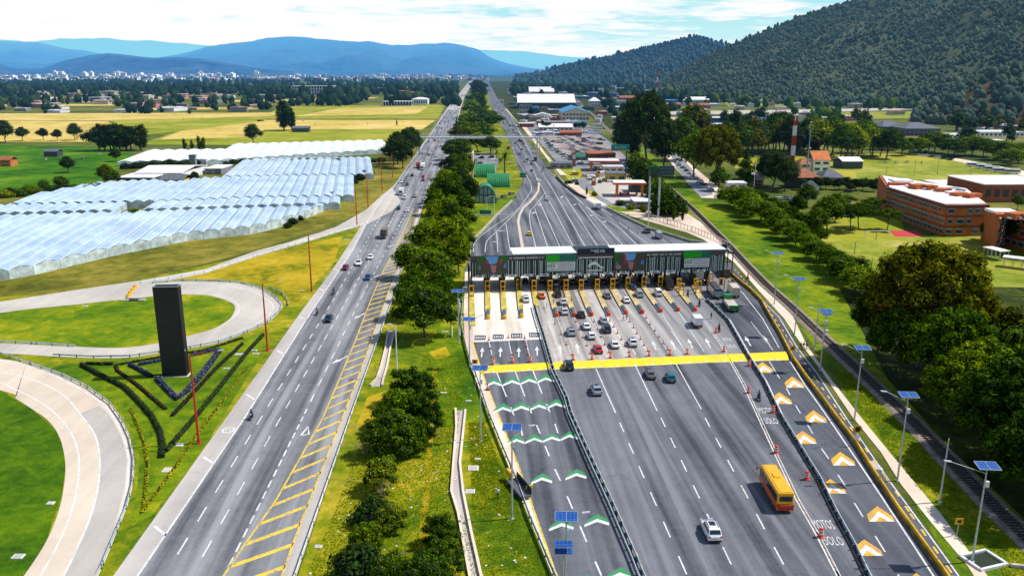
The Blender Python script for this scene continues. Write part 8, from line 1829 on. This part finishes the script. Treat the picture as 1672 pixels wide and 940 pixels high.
# upstream lanes
C('hatch', 'yellow', 864, 384, 'yellow taxi approaching the canopy on the upstream lanes', 830); C('suv', 'white', 893, 327, 'white SUV in the middle of the upstream lanes', 860); C('sedan', 'white', 880, 297, 'white sedan beside the curved kerb', 860); C('box', ('white', 'white'), 977, 341, 'white box truck at the right wall of the upstream lanes', 905, s=.95); C('suv', 'white', 1012, 407, 'white roofed van just behind the canopy roof', 850)
for i, (k, c, x_, y_, l) in enumerate([('hatch', 'darkred', 868, 280, 'dark red hatchback before the merge'), ('box', ('black', 'black'), 874, 263, 'black box truck on the right side before the merge'), ('sedan', 'silver', 857, 265, 'silver sedan, left of two side by side'), ('sedan', 'navy', 867, 269, 'navy sedan, right of two side by side'), ('sedan', 'cream', 849, 252, 'cream sedan upstream of the silver one'), ('hatch', 'grey', 852, 245, 'grey hatchback upstream of the cream sedan'), ('box', ('red', 'red'), 830, 244, 'red box truck in the left lane below the footbridge'), ('box', ('red', 'red'), 848, 231, 'red box truck right under the footbridge'), ('sedan', 'black', 841, 235, 'black sedan left of the farther red box truck'), ('suv', 'grey', 861, 262, 'grey SUV in the middle lane')]): C(k, c, x_, y_, l, 850, s=.95)
def stream(n, xl, xr, vx, away, label, group, seed, y0, y1):
    r_ = random.Random(seed); used = []
    for _ in range(n*6):
        if len(used) >= n: break
        y_ = 118+(y0-118)*math.exp(r_.random()*math.log((y1-118)/(y0-118))); u = r_.choice((.12, .37, .62, .87)); x_ = interp(xl, y_)+(interp(xr, y_)-interp(xl, y_))*u
        if any(abs(y_-b_) < 1.5+(y_-118)*.05 and abs(u-c_) < .2 for b_, c_ in used): continue
        used.append((y_, u)); C(r_.choice(['sedan', 'hatch', 'suv', 'sedan', 'van']), r_.choice(['white', 'silver', 'grey', 'black', 'white', 'navy', 'red', 'silver']), x_, y_, label, vx, away, group)
tl_ = sorted((y, x) for x, y in LW); trr = sorted((y, x) for x, y in LWr)
stream(34, tl_, trr, 765, False, 'small car on the far stretch of the left highway beyond the footbridge', 'cars on the far left highway', 5, 142, 222)
stream(34, [(132, 785), (160, 803), (189, 812), (222, 835)], [(132, 799), (160, 812), (189, 828), (222, 850)], 800, True, 'small car on the far stretch of the right highway beyond the footbridge', 'cars on the far right highway', 6, 140, 222)
for k, c, x_, y_, l in [('sedan', 'navy', 537, 524, 'dark blue sedan coming down the left highway, nearest car there'), ('sedan', 'blue', 601, 456, 'blue-grey sedan in the right lanes of the left highway'), ('sedan', 'darkred', 564, 440, 'dark red sedan of the group of three'), ('suv', 'white', 586, 433, 'white SUV of the group of three'), ('sedan', 'white', 605, 423, 'white sedan leading the group of three'), ('box', ('silver', 'brown'), 627, 388, 'dark box truck with a silver cab coming down the left highway'), ('hatch', 'teal', 651, 342, 'teal hatchback beside a white one'), ('hatch', 'white', 665, 346, 'white hatchback beside a teal one'), ('suv', 'silver', 677, 322, 'silver SUV in the rightmost lane'), ('box', ('green', 'white'), 655, 318, 'green and white tank truck in the left lanes', ), ('van', 'white', 661, 325, 'white van right behind the green truck'), ('suv', 'white', 655, 299, 'white SUV on the left edge line'), ('sedan', 'grey', 665, 303, 'grey sedan right of the white SUV'), ('sedan', 'black', 673, 288, 'black sedan in the second lane'), ('hatch', 'red', 691, 290, 'bright red hatchback in the right lane'), ('hatch', 'darkred', 691, 296, 'dark red hatchback just below the bright red one'), ('box', ('red', 'red'), 683, 274, 'red truck next to the long white truck'), ('semi', ('white', 'white'), 690, 276, 'long white truck among the cars'), ('sedan', 'silver', 689, 251, 'silver sedan left of three near the footbridge'), ('sedan', 'grey', 700, 254, 'grey sedan, middle of three near the footbridge'), ('sedan', 'white', 712, 256, 'white sedan, right of three near the footbridge'), ('sedan', 'white', 706, 247, 'white sedan just below the footbridge'), ('van', 'silver', 700, 232, 'silver van under the footbridge deck'), ('van', 'red', 710, 231, 'red van under the footbridge deck'), ('van', 'white', 717, 231, 'white van under the footbridge deck')]:
    C(k, c, x_, y_, l, 765, False)
# parked cars
def parked(rows, label, group, seed, kinds=('sedan', 'hatch', 'suv'), cols=('white', 'silver', 'grey', 'black', 'white', 'navy')):
    r_ = random.Random(seed)
    for (x0, y0, x1, y1, n, rz) in rows:
        for k in range(n):
            u = k/(max(1, n-1)); v = car_proto(r_.choice(kinds), r_.choice(cols)); vehicle(v, x0+(x1-x0)*u, y0+(y1-y0)*u, rz+r_.uniform(-.05, .05), label, group)
parked([(895, 236, 925, 260, 8, R(70)), (913, 226, 935, 240, 7, R(70)), (922, 224, 950, 238, 8, R(68)), (945, 224, 968, 236, 7, R(66)), (955, 240, 985, 246, 8, R(75)), (950, 246, 985, 252, 8, R(75)), (905, 247, 930, 258, 6, R(70)), (962, 226, 985, 230, 5, R(70)), (970, 250, 990, 256, 5, R(75)), (900, 232, 918, 234, 6, R(60)), (930, 244, 948, 252, 8, R(70)), (890, 228, 900, 246, 6, R(70)), (952, 232, 980, 236, 8, R(60))], 'car parked in the dense lot behind the service stations', 'cars of the big parking lot', 3, ('suv', 'van', 'sedan'), ('white', 'white', 'silver', 'white', 'teal', 'black'))
parked([(944, 209, 982, 211, 11, R(5)), (943, 213, 984, 215, 11, R(5)), (942, 217, 985, 219, 11, R(5))], 'white vehicle in the neat rows of the upper yard', 'white vehicles in the upper yard', 4, ('van', 'suv'), ('white',))
parked([(1100, 254, 1106, 262, 2, R(35)), (1104, 266, 1160, 312, 11, R(32))], 'car parked along the street under the olive trees', 'cars under the olive trees', 8, cols=('white', 'silver', 'white', 'grey'))
parked([(1058, 249, 1078, 250, 2, R(80))], 'car at the level crossing by the railway', 'cars at the crossing', 9, cols=('white',)); parked([(1345, 340, 1382, 346, 7, R(30)), (1350, 332, 1385, 336, 6, R(30)), (1352, 352, 1380, 354, 5, R(30)), (1395, 340, 1412, 342, 3, R(30))], 'car in the school car park behind the flat-topped trees', 'cars of the school car park', 10)
parked([(1215, 328, 1290, 326, 9, R(80)), (1210, 322, 1230, 318, 2, R(80))], 'vehicle parked behind the hedge row by the villas', 'vehicles behind the hedge row', 11, cols=('white', 'silver', 'red', 'white')); parked([(780, 254, 786, 259, 2, R(85)), (783, 268, 784, 268, 1, R(85)), (802, 258, 812, 262, 2, R(70))], 'dark car in the visitor parking behind the green roofs', 'cars in the visitor parking', 12, cols=('navy', 'black', 'blue'))
parked([(826, 196, 845, 225, 9, R(-20)), (852, 232, 858, 240, 3, R(-20))], 'car queued on the frontage road right of the motorway', 'cars on the frontage road', 13); parked([(1500, 254, 1550, 262, 6, R(60)), (1490, 246, 1520, 250, 4, R(60)), (1555, 222, 1660, 240, 12, R(70))], 'vehicle parked above the upper pasture', 'vehicles above the upper pasture', 14)
parked([(810, 327, 835, 318, 3, R(-30))], 'dark car tucked beside the curved kerb near the green hall', 'cars beside the green hall', 15, cols=('grey', 'black')); parked([(926, 300, 932, 304, 1, R(-20))], 'dark SUV at the dark retaining wall', None, 16, kinds=('suv',), cols=('black',)); parked([(1020, 318, 1026, 318, 1, R(80))], 'white pickup under the nearer fuel canopy', None, 17, kinds=('suv',), cols=('white',))
for i, (x_, y_) in enumerate([(1590, 273), (1606, 276), (1619, 279), (1632, 282), (1652, 284)]): vehicle(truck_proto('coach', 'white', 'white'), x_, y_, R(72), ORD[i]+' white bus from the left in the row above the pasture', None, .95)
for i, (x_, y_) in enumerate([(1194, 322), (1226, 321)]): vehicle(truck_proto('coach', 'white', 'white'), x_, y_, R(85), ('left', 'right')[i]+' white bus parked beside the hedge row', None, .8)
t = thing('tanker_trailer', 'blue and white tank trailer parked in front of the service building', 'trailer', tuple(P(1027, 334)), R(-78)); b = MB(); b.tube((0, -5, 1.9), (0, 5, 1.9), 1.15, 1.15, 14); b.build('tank', WHITE, t); b = MB(); b.box((0, 0, .7), (2.2, 10.2, .7)); b.build('skirt', PAINT['blue'], t); wheels(t, [(sx*1.0, y_) for sx in (-1, 1) for y_ in (-3.6, -2.4)], .45, .3); C('van', 'darkred', 1008, 334, 'dark red van left of the tank trailer', 830)
# cattle in the pasture
cb = MB(); cb.box((0, 0, .65), (.6, 1.5, .7)); cb.box((0, .95, 1.0), (.3, .5, .35)); [cb.box((sx*.2, sy, 0), (.13, .13, .7)) for sx in (-1, 1) for sy in (-.6, .6)]; cow = cb.mesh('cow', mat('cow_hide', (.5, .48, .45), .9, var=.9, scale=1.2), bevel=.09, seg=2)
for i, (x_, y_) in enumerate([(75, 263), (136, 260), (164, 254), (20, 222), (148, 211), (300, 196), (330, 195), (250, 205), (515, 205), (495, 199), (600, 203), (1445, 267), (1462, 268), (1480, 267), (1505, 267)]):
    o = link('cow', cow); o.location = P(x_, y_); o.rotation_euler = (0, 0, i*1.3); o.scale = (1.3,)*3; tag(o, 'cow grazing out in the pasture', 'cow', 'cattle in the pastures')
